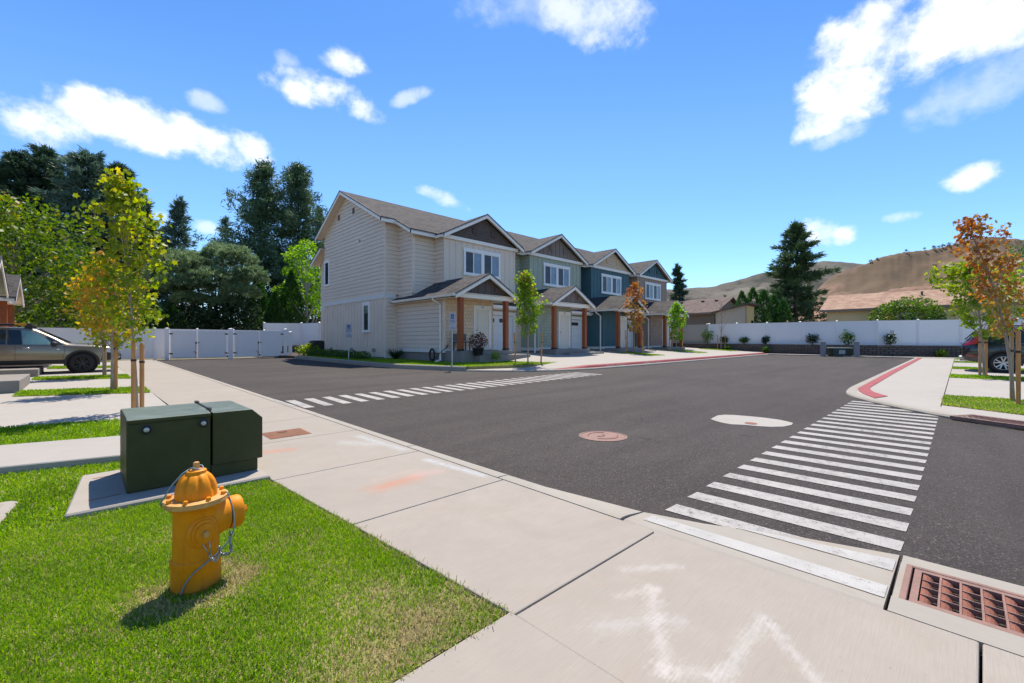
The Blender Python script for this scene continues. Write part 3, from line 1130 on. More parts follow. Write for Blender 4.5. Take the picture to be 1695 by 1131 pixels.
mb = MB()
mb.slab(LAWN_MAIN, -0.2, -0.012)
for p in LAWN_STRIPS + R_STRIPS:
    mb.slab(p, -0.2, 0.006)
for p in N_STRIPS:
    q_ = [(x, y, 0.022 + GN(x, y)) for x, y in p]
    mb.add(q_ + [(x, y, z - 0.3) for x, y, z in q_], [(0, 1, 2, 3), (0, 4, 5, 1), (1, 5, 6, 2), (2, 6, 7, 3), (3, 7, 4, 0)])
mb.slab(N_CORNER[:8] + N_CORNER[-3:], -0.2, 0.12)
tag(mb.build('lawn', M['lawn_base'], drape=True), **STR)
mb = MB()
mb.slab([(9.6, 29.3), (9.6, 17.1), (11.6, 17.1), (12.2, 21.3), (11.5, 21.5), (11.5, 29.6)], -0.2, 0.125)
mb.slab([(8.9, 31.5), (9.7, 29.3), (12.5, 29.3), (14, 34), (11.5, 37), (9.6, 33)], -0.2, 0.10)
tag(mb.build('planting_bed', M['bark_mulch'], drape=True), **STR)

HYD = ray(325, 2.32)


def main_dens(x, y):
    d = np.hypot(x - HYD[0], y - HYD[1])
    k = np.ones_like(x)
    ring = np.clip(1.0 - np.abs(d - 0.2) / 0.16, 0, 1) * (vnoise(x, y, 7.0, 3) > 0.35)
    k -= 0.85 * ring
    for bx, by, br, ba in ((0.80, 1.66, 0.46, 0.72), (1.22, 1.72, 0.34, 0.85), (1.10, 2.10, 0.30, 0.6), (0.45, 1.62, 0.25, 0.6), (0.66, 2.75, 0.20, 0.45), (0.09, 2.02, 0.11, 1.1), (-0.02, 2.10, 0.07, 0.9), (0.95, 2.6, 0.20, 0.3), (-0.2, 3.9, 0.35, 0.25), (1.38, 2.2, 0.1, 0.6)):
        k -= ba * np.clip(1 - np.hypot(x - bx, (y - by) * 1.3) / br, 0, 1)
    edge = np.clip(1 - (1.44 - 0.075 * (y - 1.5) - x) / 0.08, 0, 1)
    k -= 0.45 * edge * (vnoise(x, y, 5.0, 8) > 0.4)
    k -= 0.30 * np.clip((vnoise(x, y, 3.0, 12) - 0.5) * 4, 0, 1) * np.clip(vnoise(x, y, 14.0, 13) * 2 - 0.4, 0, 1)
    return np.clip(k, 0.03, 1)


near = [(-6, 1.52), (1.42, 1.52), (1.2, 4.38), (1.2, 4.4), (-6, 4.4)]
pad_hole = lambda x, y: ~in_poly(x, y, [(-0.105, 4.47), (1.225, 4.43), (1.21, 5.66), (-0.02, 5.64)]) & ~in_poly(x, y, [(-1.15, 4.62), (-0.46, 4.60), (-0.37, 5.14), (-0.41, 5.19), (-1.15, 5.22)])
blades('grass', near, 26000, 0.030, 0.0042, -0.012, 1, dens_fn=lambda x, y: main_dens(x, y) * pad_hole(x, y) * (np.hypot(x, y) < 5.5))
blades('grass', near, 11000, 0.030, 0.0042, -0.012, 2, dens_fn=lambda x, y: (1.03 - main_dens(x, y)) * pad_hole(x, y), matkey='dry_grass')
edge_n = lambda x, y: 0.25 + 0.75 * (vnoise(x, y, 9.0, 31) > 0.45)
for lab_, dn_, sd_ in (('grass', 5200, 61), ('dry_grass', 5200, 62)):
    blades('grass', [(1.385, 1.49), (1.452, 1.49), (1.222, 4.40), (1.16, 4.40)], dn_, 0.036, 0.0042, -0.010, sd_, dens_fn=edge_n, matkey=lab_)
    blades('grass', [(-3, 1.482), (1.44, 1.482), (1.44, 1.55), (-3, 1.55)], dn_, 0.036, 0.0042, -0.010, sd_ + 10, dens_fn=edge_n, matkey=lab_)
blades('grass', [(-6, 4.4), (1.2, 4.4), (1.16, 5.88), (-6, 7.86)], 7500, 0.036, 0.008, -0.012, 4, dens_fn=lambda x, y: pad_hole(x, y) * 1.0)
for i, p in enumerate(LAWN_STRIPS):
    blades('grass', p, (3600, 2200, 1500, 900, 700)[i], 0.05, (0.012, 0.016, 0.02, 0.026, 0.03)[i], 0.006, 20 + i)
for i, p in enumerate(R_STRIPS):
    blades('grass', p, (3000, 1500, 1000, 800, 800)[i], 0.05, (0.014, 0.02, 0.026, 0.03, 0.03)[i], 0.006, 30 + i)
    if i == 0:
        blades('grass', p, 900, 0.045, 0.014, 0.006, 39, matkey='dry_grass')
for i, p in enumerate(N_STRIPS):
    blades('grass', p, 900, 0.05, 0.03, 0.02, 40 + i, zfn=lambda x, y: 0.10 * np.clip((x - 13.6) / 1.6, 0, 1) + 0.045 * np.maximum(0, y - 11.3) * np.clip((x - 13.6) / 2.6, 0, 1))
blades('grass', N_CORNER[:8] + N_CORNER[-3:], 1500, 0.055, 0.022, 0.12, 45)
blades('grass', [(11.2, 13.75), (13.1, 13.1), (15.3, 12.8), (15.6, 13.2), (13.3, 13.75), (11.6, 14.6)], 1100, 0.05, 0.022, 0.12, 46, matkey='dry_grass')

# ------------------------------------------------------------------ lettering helper
def lettering(name, text, size, mat, parent=None, loc=(0, 0, 0), rot=(0, 0, 0), depth=0.001, sx=1.0):
    cu = bpy.data.curves.new(name, 'FONT')
    cu.body = text
    cu.size = size
    cu.align_x = 'CENTER'
    cu.align_y = 'CENTER'
    cu.extrude = depth
    tmp = bpy.data.objects.new(name + '_curve', cu)
    COL.objects.link(tmp)
    dg = bpy.context.evaluated_depsgraph_get()
    me = bpy.data.meshes.new_from_object(tmp.evaluated_get(dg))
    bpy.data.objects.remove(tmp)
    bpy.data.curves.remove(cu)
    me.materials.clear()
    o = link_mesh(name, me, mat, parent)
    o.location = loc
    o.rotation_euler = rot
    o.scale = (sx, 1, 1)
    return o


for cx, tx in ((17.6, 'NO PARKING'), (20.4, 'FIRE LANE'), (34.6, 'NO PARKING')):
    yk = kerb_y(cx) - 0.2 + 0.232
    o = lettering('kerb_lettering', tx, 0.13, M['white_kerb'], None, (cx, yk, G(cx, yk) + 0.035), (math.radians(62), 0, -0.017), 0.001, 3.2)
    tag(o, **STR)

# ------------------------------------------------------------------ townhouses
ZB = 0.25
LX, LY = 12.15, 17.05


def townhouse(name, label, col, gable, porchc, X0, Y0=LY, zb=ZB, rz=0.0, mir=False, first=False, last=False, number='1', sx=1.0, group=None, left=False, door=None):
    """local frame: x along the row (0 at this unit's left porch wall), surveyed y and z as built"""
    root = thing(name, label, 'townhouse', (X0, Y0, zb), rz, group)
    root.scale = (sx, 1, 1)
    off = (0, LY, ZB)
    kw = dict(parent=root, off=off, mir=mir)
    sid, bat, shk = M[col + '_lap'], M[col + '_panel'], M[col + '_shake']
    gab, por = M[gable], M[porchc]
    Xd, Yd = (1, 0, 0), (0, 1, 0)
    Nf, Nl, Nr = (0, -1, 0), (-1, 0, 0), (1, 0, 0)
    ZF = 0.77                                     # top of foundation
    # --- foundation
    mb = MB()
    mb.box(0.02, 17.07, 0.0, 3.08, 21.4, ZF)
    if first:
        mb.build('foundation', M['found'], **kw)
        mb = MB()
        mb.box(-0.68, 21.43, 0.0, 6.0, 29.55, 0.5)
    mb.build('foundation', M['found'], **kw)
    # --- ground floor porch block
    mb = MB()
    y_end = 21.41 if first else 18.45
    mb.lap((0, 0, 0), Yd, Nl, [(17.05, ZF), (y_end, ZF), (y_end, 3.75), (17.05, 3.42)], 0.21)
    if first:
        mb.build('side_wall', sid, **kw)
        mb = MB()
        mb.lap((0, 21.41, 0), Xd, Nf, [(-0.70, 0.45), (-0.03, 0.45), (-0.03, 3.86), (-0.70, 3.86)], 0.21)
    mb.build('side_wall', sid, **kw)
    mb = MB()
    mb.lap((3.08, 0, 0), Yd, Nr, [(17.05, ZF), (18.4, ZF), (18.4, 3.4), (17.05, 3.4)], 0.21)
    mb.build('side_wall', sid, **kw)
    mb = MB()
    mb.lap((0, 17.05, 0), Xd, Nf, [(0, ZF), (3.08, ZF), (3.08, 3.55), (0, 3.55)], 0.17, proud=0.014)
    mb.build('porch_wall', shk, **kw)
    mb = MB()
    mb.box(3.08, 18.4, 0.25, 6.6, 18.5, 3.6)
    mb.build('garage_wall', bat, **kw)
    # skirt trim and corner boards
    mb = MB()
    mb.box(-0.045, 17.0, 0.77, -0.001, y_end - 0.02, 0.95)
    mb.box(0.0, 17.0, 0.77, 1.62, 17.045, 0.95)
    if first:
        mb.build('skirt_trim', M['trim_blue'], **kw)
        mb = MB()
        mb.box(-0.76, 21.3, 0.42, -0.04, 21.38, 0.60)
    mb.build('skirt_trim', M['trim_blue'], **kw)
    mb = MB()
    mb.box(-0.03, 17.02, 0.95, 0.07, 17.12, 3.35)
    mb.build('corner_board', M[col + '_trim'], **kw)
    # --- upper floor
    if first:
        mb = MB()
        roofz = lambda y: (7.02 + (y - 19.5) * 0.507) if y < 26.04 else (10.31 - (y - 26.04) * 0.53)
        mb.lap((-0.70, 0, 0), Yd, Nl, [(21.41, 3.84), (29.57, 3.84), (29.57, roofz(29.57)), (26.04, 10.2), (21.41, roofz(21.41))], 0.215)
        mb.build('gable_end_wall', sid, **kw)
        mb = MB()
        mb.batten((-0.70, 0, 0), Yd, Nl, [(21.41, 0.47), (29.57, 0.47), (29.57, 3.62), (21.41, 3.62)], 0.41)
        mb.build('ground_floor_side_wall', bat, **kw)
        mb = MB()
        mb.box(-0.75, 21.36, 3.62, -0.70, 29.60, 3.85)
        mb.box(-0.699, 21.36, 3.62, -0.10, 21.41, 3.85)
        mb.build('belt_trim', M['trim_blue'], **kw)
        mb = MB()
        mb.box(-0.45, 29.62, 3.45, -0.36, 31.0, 3.68)
        mb.build('belt_trim', M['trim_blue'], **kw)
        mb = MB()
        mb.box(-0.735, 21.375, 0.6, -0.62, 21.47, 3.62)
        mb.build('corner_board', M[col + '_trim'], **kw)
        mb = MB()
        mb.box(-0.735, 21.375, 3.86, -0.62, 21.47, 7.9)
        mb.build('corner_board', M[col + '_trim'], **kw)
        mb = MB()
        mb.box(0.06, 19.90, 3.85, 0.20, 20.02, 6.95)
        mb.build('corner_board', M[col + '_trim'], **kw)
        mb = MB()
        mb.lap((-0.70, 21.41, 0), Xd, Nf, [(0.08, 3.84), (0.82, 3.84), (0.82, 7.9), (0.08, 7.9)], 0.215)
        mb.build('upper_side_wall', sid, **kw)
        mb = MB()
        mb.lap((0.10, 0, 0), Yd, Nl, [(19.95, 3.6), (21.41, 3.6), (21.41, 7.9), (19.95, 7.15)], 0.215)
        mb.build('upper_side_wall', sid, **kw)
        # rear wing
        mb = MB()
        mb.lap((-0.40, 0, 0), Yd, Nl, [(29.66, 3.6), (31.0, 3.6), (31.0, 6.7), (29.66, 7.35)], 0.215)
        mb.build('rear_wing_wall', sid, **kw)
        mb = MB()
        mb.batten((-0.40, 0, 0), Yd, Nl, [(29.66, 0.47), (31.0, 0.47), (31.0, 3.5), (29.66, 3.5)], 0.41)
        mb.build('rear_wing_wall', bat, **kw)
        # crawl-space and attic vents
        for yv in (22.63, 25.45, 28.45):
            mb = MB()
            mb.box(-0.755, yv - 0.17, 0.72, -0.72, yv + 0.17, 0.92)
            for q in range(4):
                mb.box(-0.765, yv - 0.15, 0.74 + 0.045 * q, -0.75, yv + 0.15, 0.755 + 0.045 * q)
            mb.build('wall_vent', M['vent_grey'], **kw)
        for yv, zv in ((27.23, 9.05), (25.16, 9.05)):
            mb = MB()
            mb.box(-0.75, yv - 0.13, zv - 0.17, -0.70, yv + 0.13, zv + 0.17)
            for q in range(6):
                mb.box(-0.765, yv - 0.10, zv - 0.14 + 0.05 * q, -0.74, yv + 0.10, zv - 0.12 + 0.05 * q)
            mb.build('wall_vent', M['vent_tan'], **kw)
        mb = MB()
        mb.lathe([(0.05, 0), (0.06, 0.06), (0.02, 0.10)], 10, (-0.72, 24.3, 7.15), (-1, 0, -0.2))
        mb.build('wall_vent', M['vent_grey'], **kw)
        for (ya, yb, za, zb_) in ((28.68, 29.5, 4.93, 6.62), (23.07, 23.9, 1.83, 3.50)):
            mb = MB()
            mb.box(-0.78, ya, za, -0.71, ya + 0.14, zb_)
            mb.box(-0.78, yb - 0.14, za, -0.71, yb, zb_)
            mb.box(-0.785, ya - 0.02, zb_ - 0.17, -0.71, yb + 0.02, zb_ + 0.01)
            mb.box(-0.795, ya - 0.04, za - 0.02, -0.71, yb + 0.04, za + 0.12)
            w_ = mb.build('window', M['trim_win'], **kw)
            mb = MB()
            mb.box(-0.755, ya + 0.14, za + 0.12, -0.715, yb - 0.14, zb_ - 0.17)
            mb.build('pane', M['pane_dark'], parent=w_, off=off, mir=mir)
    mb = MB()
    xr0 = 0.10 if first else 0.12
    mb.lap((0, 19.95, 0), Xd, Nf, [(xr0, 3.6), (1.45, 3.6), (1.45, 7.0), (xr0, 7.0)], 0.215)
    mb.build('recess_wall', sid, **kw)
    mb = MB()
    mb.lap((1.45, 0, 0), Yd, Nl, [(19.1, 3.6), (19.95, 3.6), (19.95, 7.1), (19.1, 6.9)], 0.215)
    mb.build('bay_side_wall', sid, **kw)
    mb = MB()
    mb.lap((6.72, 0, 0), Yd, Nr, [(19.1, 3.6), (19.95, 3.6), (19.95, 7.0), (19.1, 6.9)] if not last else [(18.5, 0.3), (29.5, 0.3), (29.5, 8.3), (26.04, 10.15), (19.95, 7.15), (19.1, 6.9), (19.1, 3.6), (18.5, 3.6)], 0.215)
    mb.build('bay_side_wall', sid, **kw)
    mb = MB()
    mb.batten((0, 19.1, 0), Xd, Nf, [(1.45, 3.6), (6.72, 3.6), (6.72, 6.80), (1.45, 6.80)], 0.405)
    mb.box(1.43, 19.075, 3.6, 1.53, 19.12, 6.78)
    mb.box(6.64, 19.075, 3.6, 6.74, 19.12, 6.78)
    mb.build('upper_front_wall', bat, **kw)
    mb = MB()
    tri = [(1.55, 6.96), (6.83, 6.96), (4.19, 8.33)]
    if gable.endswith('_shake'):
        mb.lap((0, 19.06, 0), Xd, Nf, tri, 0.17, proud=0.014)
    elif gable.endswith('_panel'):
        mb.batten((0, 19.06, 0), Xd, Nf, tri, 0.41)
    else:
        mb.lap((0, 19.06, 0), Xd, Nf, tri, 0.17)
    g_ = mb.build('gable_wall', gab, **kw)
    for xv in (3.50, 4.90):
        mb = MB()
        mb.box(xv - 0.15, 18.99, 7.32, xv + 0.15, 19.04, 7.66)
        for q in range(6):
            mb.box(xv - 0.12, 18.975, 7.35 + 0.05 * q, xv + 0.12, 18.99, 7.37 + 0.05 * q)
        mb.build('gable_vent', gab, parent=g_, off=off, mir=mir)
    mb = MB()
    mb.box(1.30, 18.98, 6.78, 6.90, 19.07, 6.97)
    mb.build('gable_belt', M['trim'], **kw)
    # --- upper window: two sliders behind one casing
    mb = MB()
    xa, xb, za, zb_ = 2.74, 5.46, 4.98, 6.46
    mb.box(xa, 19.02, za, xa + 0.13, 19.075, zb_)
    mb.box(xb - 0.13, 19.02, za, xb, 19.075, zb_)
    mb.box(xa - 0.03, 19.015, zb_ - 0.17, xb + 0.03, 19.075, zb_ + 0.01)
    mb.box(xa - 0.03, 19.01, za - 0.02, xb + 0.03, 19.075, za + 0.12)
    xm = (xa + xb) / 2
    mb.box(xm - 0.11, 19.02, za + 0.12, xm + 0.11, 19.075, zb_ - 0.17)
    w_ = mb.build('window', M['trim_win'], **kw)
    for s0, s1 in ((xa + 0.13, xm - 0.11), (xm + 0.11, xb - 0.13)):
        mid = (s0 + s1) / 2
        for p0, p1, mt, yo in ((s0, mid - 0.03, 'screen_pane', 0.0), (mid + 0.03, s1, 'pane_light', 0.012)):
            mb = MB()
            mb.box(p0, 19.055 + yo, za + 0.12, p1, 19.07 + yo, zb_ - 0.17)
            mb.build('pane', M[mt], parent=w_, off=off, mir=mir)
        mb = MB()
        mb.box(mid - 0.03, 19.035, za + 0.12, mid + 0.03, 19.07, zb_ - 0.17)
        for zz in (za + 0.12, zb_ - 0.20):
            mb.box(s0, 19.045, zz, mid - 0.03, 19.056, zz + 0.03)
            mb.box(mid + 0.03, 19.05, zz, s1, 19.066, zz + 0.03)
        mb.build('sash', M['trim_win'], parent=w_, off=off, mir=mir)
    mb = MB()
    mb.box(-0.58 if first else 0.0, 29.50, 0.2, 6.6, 29.56, 8.25)
    mb.prism([(-0.58 if first else 0.0, 26.04, 8.3), (-0.58 if first else 0.0, 29.5, 8.3), (-0.58 if first else 0.0, 26.04, 10.1)], (0.05, 0, 0))
    mb.build('rear_wall', sid, **kw)
    # --- door
    mb = MB()
    for x0, x1 in ((1.78, 1.88), (2.78, 2.92)):
        mb.box(x0, 16.99, 0.90, x1, 17.06, 2.93)
    mb.box(1.76, 16.985, 2.93, 2.94, 17.06, 3.13)
    mb.box(1.88, 17.03, 0.86, 2.78, 17.10, 0.90)
    fr = mb.build('door_frame', M['trim_win'], **kw)
    lettering('house_number', number, 0.13, M['black'], fr, ((-2.35 if mir else 2.35), 16.982 - LY, 3.03 - ZB), (math.radians(90), 0, 0), 0.002)
    mb = MB()
    mb.box(1.88, 17.02, 0.9, 2.78, 17.05, 2.93)
    for zz, z2 in ((1.05, 1.75), (1.95, 2.75)):
        for (x0, z0, x1, z1) in ((2.02, zz, 2.64, zz + 0.03), (2.02, z2 - 0.03, 2.64, z2), (2.02, zz, 2.05, z2), (2.61, zz, 2.64, z2)):
            mb.box(x0, 17.008, z0, x1, 17.021, z1)
    dr = mb.build('door', M[door or 'door'], **kw)
    mb = MB()
    mb.lathe([(0.03, 0), (0.03, 0.015), (0.012, 0.02), (0.012, 0.05), (0.03, 0.055), (0.034, 0.075), (0.02, 0.09)], 10, (1.96, 17.02, 1.86), (0, -1, 0))
    mb.build('handle', M['galv'], parent=dr, off=off, mir=mir)
    # --- garage door
    mb = MB()
    for k in range(4):
        z0 = 0.60 + 0.54 * k
        mb.box(3.30, 18.34, z0, 5.80, 18.39, z0 + 0.53)
        for q in range(4):
            xq = 3.37 + q * 0.61
            if k < 3:
                mb.box(xq, 18.33, z0 + 0.08, xq + 0.52, 18.342, z0 + 0.45)
    gd = mb.build('garage_door', M['garage'], **kw)
    for q in range(2):
        mb = MB()
        xq = 3.62 + q * 1.12
        mb.box(xq, 18.325, 2.38, xq + 0.72, 18.345, 2.60)
        mb.build('pane', M['pane_dark'], parent=gd, off=off, mir=mir)
    mb = MB()
    mb.box(3.12, 18.30, 0.3, 3.28, 18.40, 2.8)
    mb.box(5.82, 18.30, 0.3, 6.0, 18.40, 2.8)
    mb.box(3.12, 18.29, 2.80, 6.0, 18.40, 3.0)
    mb.build('garage_frame', M['trim_win'], **kw)
    # --- porch: slab, steps, posts, beam, ceiling
    mb = MB()
    if left:
        mb.box(-0.1, 14.7, 0.0, 3.2, 17.05, 0.75)
    else:
        mb.box(0.06, 15.78, 0.05, 3.30, 17.05, 0.865)
        mb.box(0.75, 15.30, 0.05, 4.1, 15.775, 0.66)
        mb.box(3.305, 15.78, 0.05, 4.1, 17.9, 0.66)
    mb.build('stoop', M['stoop'], bevel=0.012, **kw)
    for xp in (0.05, 2.90):
        mb = MB()
        mb.box(xp, 15.88, 0.875, xp + 0.22, 16.10, 3.34)
        p_ = mb.build('porch_post', M['cedar'], bevel=0.008, **kw)
        mb = MB()
        mb.box(xp - 0.012, 15.868, 0.866, xp + 0.232, 16.112, 0.96)
        mb.build('post_base', M['black'], parent=p_, off=off, mir=mir)
    mb = MB()
    mb.box(-0.10, 15.86, 3.32, 3.40, 16.12, 3.50)
    mb.box(0.02, 16.12, 3.32, 0.22, 17.04, 3.50)
    mb.box(2.95, 16.12, 3.32, 3.15, 17.04, 3.50)
    mb.box(0.0, 15.80, 3.515, 3.3, 17.04, 3.54)
    mb.box(3.2, 17.95, 3.10, 6.55, 18.28, 3.30)
    mb.build('porch_beam', M['trim'], **kw)
    mb = MB()
    tri = [(-0.05, 3.52), (3.31, 3.52), (1.63, 4.42)]
    if porchc.endswith('_panel'):
        mb.batten((0, 15.93, 0), Xd, Nf, tri, 0.40)
    else:
        mb.lap((0, 15.93, 0), Xd, Nf, tri, 0.17)
    pg = mb.build('porch_gable', por, **kw)
    mb = MB()
    mb.box(2.20, 15.87, 3.72, 2.42, 15.91, 3.96)
    for q in range(4):
        mb.box(2.22, 15.86, 3.75 + 0.05 * q, 2.40, 15.872, 3.77 + 0.05 * q)
    mb.build('gable_vent', por, parent=pg, off=off, mir=mir)
    # --- roofs (each plane a slab under shingles, with a dark drip edge and white fascia)
    th = 0.045

    def plane(mb, pts):
        mb.prism(pts, (0, 0, -th))

    x0 = -1.20 if first else -0.10
    x1 = 6.5 if not last else 7.0
    ez, ry, rzz = 7.05, 26.04, 10.37
    zf = lambda y: ez + (y - 19.5) * 0.5077
    rf = MB()
    xs_ = -0.32 if first else x0
    plane(rf, [(xs_, 19.5, ez), (x1, 19.5, ez), (x1, ry, rzz), (xs_, ry, rzz)])
    if first:
        plane(rf, [(x0, 20.97, zf(20.97)), (xs_, 20.97, zf(20.97)), (xs_, ry, rzz), (x0, ry, rzz)])
    plane(rf, [(x0, ry, rzz), (x1, ry, rzz), (x1, 29.98, 8.18), (x0, 29.98, 8.18)])
    if first:
        plane(rf, [(-1.05, 29.5, 7.52), (5.0, 29.5, 7.52), (5.0, 31.3, 6.62), (-1.05, 31.3, 6.62)])
    roof = rf.build('main_roof', M['roof'], **kw)

    def fascia(p0, p1, h=0.19, t=0.035, low=th, soff=None, gap=0.0):
        """board hung under the edge p0-p1, drip edge over it"""
        p0, p1 = Vector(p0), Vector(p1)
        dn = Vector((0, 0, -h))
        o_ = Vector((0, 0, -low))
        hd = (p1 - p0).cross(Vector((0, 0, 1)))
        hd.z = 0
        hd.normalize()
        a, b = p0 + o_, p1 + o_
        fs = MB()
        fs.prism([a, b, b + dn, a + dn], hd * t)
        up = Vector((0, 0, 0.012))
        fs.prism([p0 + up - Vector((0, 0, th + 0.01)) - hd * 0.012, p1 + up - Vector((0, 0, th + 0.01)) - hd * 0.012, p1 + up - hd * 0.012, p0 + up - hd * 0.012], hd * 0.02, 1)
        fs.build('fascia', [M['trim'], M['dark_edge']], **kw)

    def soffit(pts):
        fs = MB()
        fs.prism([Vector(p) - Vector((0, 0, th + 0.02)) for p in pts], (0, 0, -0.02))
        fs.build('soffit', M[col + '_soffit'], **kw)
    if first:
        fascia((x0, 20.97, zf(20.97)), (x0, ry, rzz))
        fascia((x0, ry, rzz), (x0, 29.98, 8.18))
        fascia((xs_, 20.97, zf(20.97)), (x0, 20.97, zf(20.97)))
        fascia((xs_, 19.5, ez), (xs_, 20.97, zf(20.97)))
        fascia((x1 - 5.2, 19.5, ez), (xs_, 19.5, ez))
        soffit([(x0, 20.97, zf(20.97)), (-0.7, 20.97, zf(20.97)), (-0.7, ry, rzz), (x0, ry, rzz)])
        soffit([(x0, ry, rzz), (-0.7, ry, rzz), (-0.7, 29.98, 8.18), (x0, 29.98, 8.18)])
        soffit([(xs_, 19.5, ez), (1.5, 19.5, ez), (1.5, 19.96, zf(19.96)), (xs_, 19.96, zf(19.96))])
        soffit([(xs_, 19.96, zf(19.96)), (0.1, 19.96, zf(19.96)), (0.1, 21.4, zf(21.4)), (xs_, 21.4, zf(21.4))])
        fascia((-1.05, 29.5, 7.52), (-1.05, 31.3, 6.62))
        soffit([(-1.05, 29.5, 7.52), (-0.4, 29.5, 7.52), (-0.4, 31.3, 6.62), (-1.05, 31.3, 6.62)])
    else:
        fascia((1.3, 19.5, ez), (-0.1, 19.5, ez))
        soffit([(-0.1, 19.5, ez), (1.5, 19.5, ez), (1.5, 19.96, ez), (-0.1, 19.96, ez)])
    if last:
        fascia((x1, ry, rzz), (x1, 19.5, ez))
        fascia((x1, 29.98, 8.18), (x1, ry, rzz))
    # front gable
    gx, gz, gyl = 4.19, 8.53, 18.72
    yv = 19.5 + (gz - ez) / 0.5077
    gl, gr, gez = 1.18, 7.20, 6.965
    gf = MB()
    plane(gf, [(gl, gyl, gez), (gl, 19.5, gez), (gx, yv, gz), (gx, gyl, gz)])
    plane(gf, [(gx, gyl, gz), (gx, yv, gz), (gr, 19.5, gez), (gr, gyl, gez)])
    gf.build('gable_roof', M['roof_y'], **kw)
    fascia((gx, gyl, gz), (gl, gyl, gez), 0.20)
    fascia((gr, gyl, gez), (gx, gyl, gz), 0.20)
    soffit([(gl, gyl, gez), (gl, 19.05, gez), (gx, 19.05, gz), (gx, gyl, gz)])
    soffit([(gx, gyl, gz), (gx, 19.05, gz), (gr, 19.05, gez), (gr, gyl, gez)])
    fascia((gr, 19.6, gez), (gr, gyl, gez), 0.14)
    fascia((gl, gyl, gez), (gl, 19.5, gez), 0.14)
    # porch roof
    px, pz, pyf = 1.63, 4.55, 15.6
    pl, pr, pez = -0.37, 3.63, 3.47
    pf = MB()
    yb = 21.45 if first else 19.94
    sl = (pz - pez) / (px - pl)
    zr = lambda x: pez + (x - pl) * sl
    plane(pf, [(pl, pyf, pez), (pl, yb, pez), (0.10, yb, zr(0.10)), (1.45, 19.94, zr(1.45)), (1.45, 19.09, zr(1.45)), (px, 19.09, pz), (px, pyf, pz)])
    if first:
        pass
    plane(pf, [(px, pyf, pz), (px, 19.09, pz), (pr, 19.09, pez), (pr, pyf, pez)])
    pf.build('porch_roof', M['roof_y'], **kw)
    gp = MB()
    plane(gp, [(2.6, 17.85, 3.36), (6.6, 17.85, 3.36), (6.6, 19.09, 4.0), (2.6, 19.09, 4.0)])
    gp.build('garage_roof', M['roof'], **kw)
    fascia((6.6, 17.85, 3.36), (pr - 0.1, 17.85, 3.36), 0.16)
    fascia((px, pyf, pz), (pl, pyf, pez), 0.19)
    fascia((pr, pyf, pez), (px, pyf, pz), 0.19)
    soffit([(pl, pyf, pez), (pl, 15.95, pez), (px, 15.95, pz), (px, pyf, pz)])
    soffit([(px, pyf, pz), (px, 15.95, pz), (pr, 15.95, pez), (pr, pyf, pez)])
    fascia((pr, 17.9, pez), (pr, pyf, pez), 0.12)
    fs = MB()
    fs.box(pl + 0.03, 16.12, 3.28, 0.0, yb, 3.31)
    fs.build('soffit', M[col + '_soffit'], **kw)
    # gutter and downspout
    gt = MB()
    yg = yb - 0.3 if first else 18.9
    gt.prism([(pl - 0.13, pyf + 0.05, pez - 0.02), (pl - 0.10, pyf + 0.05, pez - 0.13), (pl - 0.0, pyf + 0.05, pez - 0.13), (pl, pyf + 0.05, pez - 0.02)], (0, yg - pyf - 0.05, 0))
    gt.build('gutter', M['trim'], **kw)
    ds = MB()
    ds.tube([(pl - 0.06, 17.35, pez - 0.12), (pl - 0.06, 17.35, pez - 0.2), (-0.09, 17.22, pez - 0.42), (-0.09, 17.22, 0.55), (-0.12, 17.16, 0.42), (-0.5, 17.0, 0.36)], 0.05, 8)
    ds.build('downspout', M['trim'], **kw)
    return root


# paint schemes
def scheme(key, lap, shake=None):
    M[key + '_lap'] = simple(key + '_lap_siding', lap, 0.65, 0.06, 0.8, 20, 0.06)
    M[key + '_panel'] = simple(key + '_panel_siding', lap, 0.65, 0.06, 0.8, 20, 0.06)
    M[key + '_trim'] = simple(key + '_corner_trim', sc(lap, 1.06), 0.6, 0.05, 0.8, 20, 0.05)
    M[key + '_soffit'] = simple(key + '_soffit_paint', sc(lap, 1.05), 0.7, 0.05, 0.8, 20, 0.05)
    c = shake or lap
    m, T, out = new_mat(key + '_shake_siding')
    co = T.coord('Object')
    sep = T.node('ShaderNodeSeparateXYZ')
    T.l.new(co, sep.inputs[0])
    cb = T.node('ShaderNodeCombineXYZ')
    T.l.new(sep.outputs['X'], cb.inputs[0])
    T.l.new(sep.outputs['Z'], cb.inputs[1])
    br = T.node('ShaderNodeTexBrick')
    T.l.new(cb.outputs[0], br.inputs['Vector'])
    br.offset = 0.43
    br.inputs['Scale'].default_value = 1.0
    br.inputs['Brick Width'].default_value = 0.21
    br.inputs['Row Height'].default_value = 0.17
    br.inputs['Mortar Size'].default_value = 0.007
    T.put(br.inputs['Color1'], sc(c, 0.9))
    T.put(br.inputs['Color2'], sc(c, 1.08))
    T.put(br.inputs['Mortar'], sc(c, 0.5))
    principled(T, out, br.outputs['Color'], 0.7, 0, 0.3, bump(T, T.math('SUBTRACT', 1.0, br.outputs['Fac']), 0.5, 0.01))
    M[key + '_shake'] = m


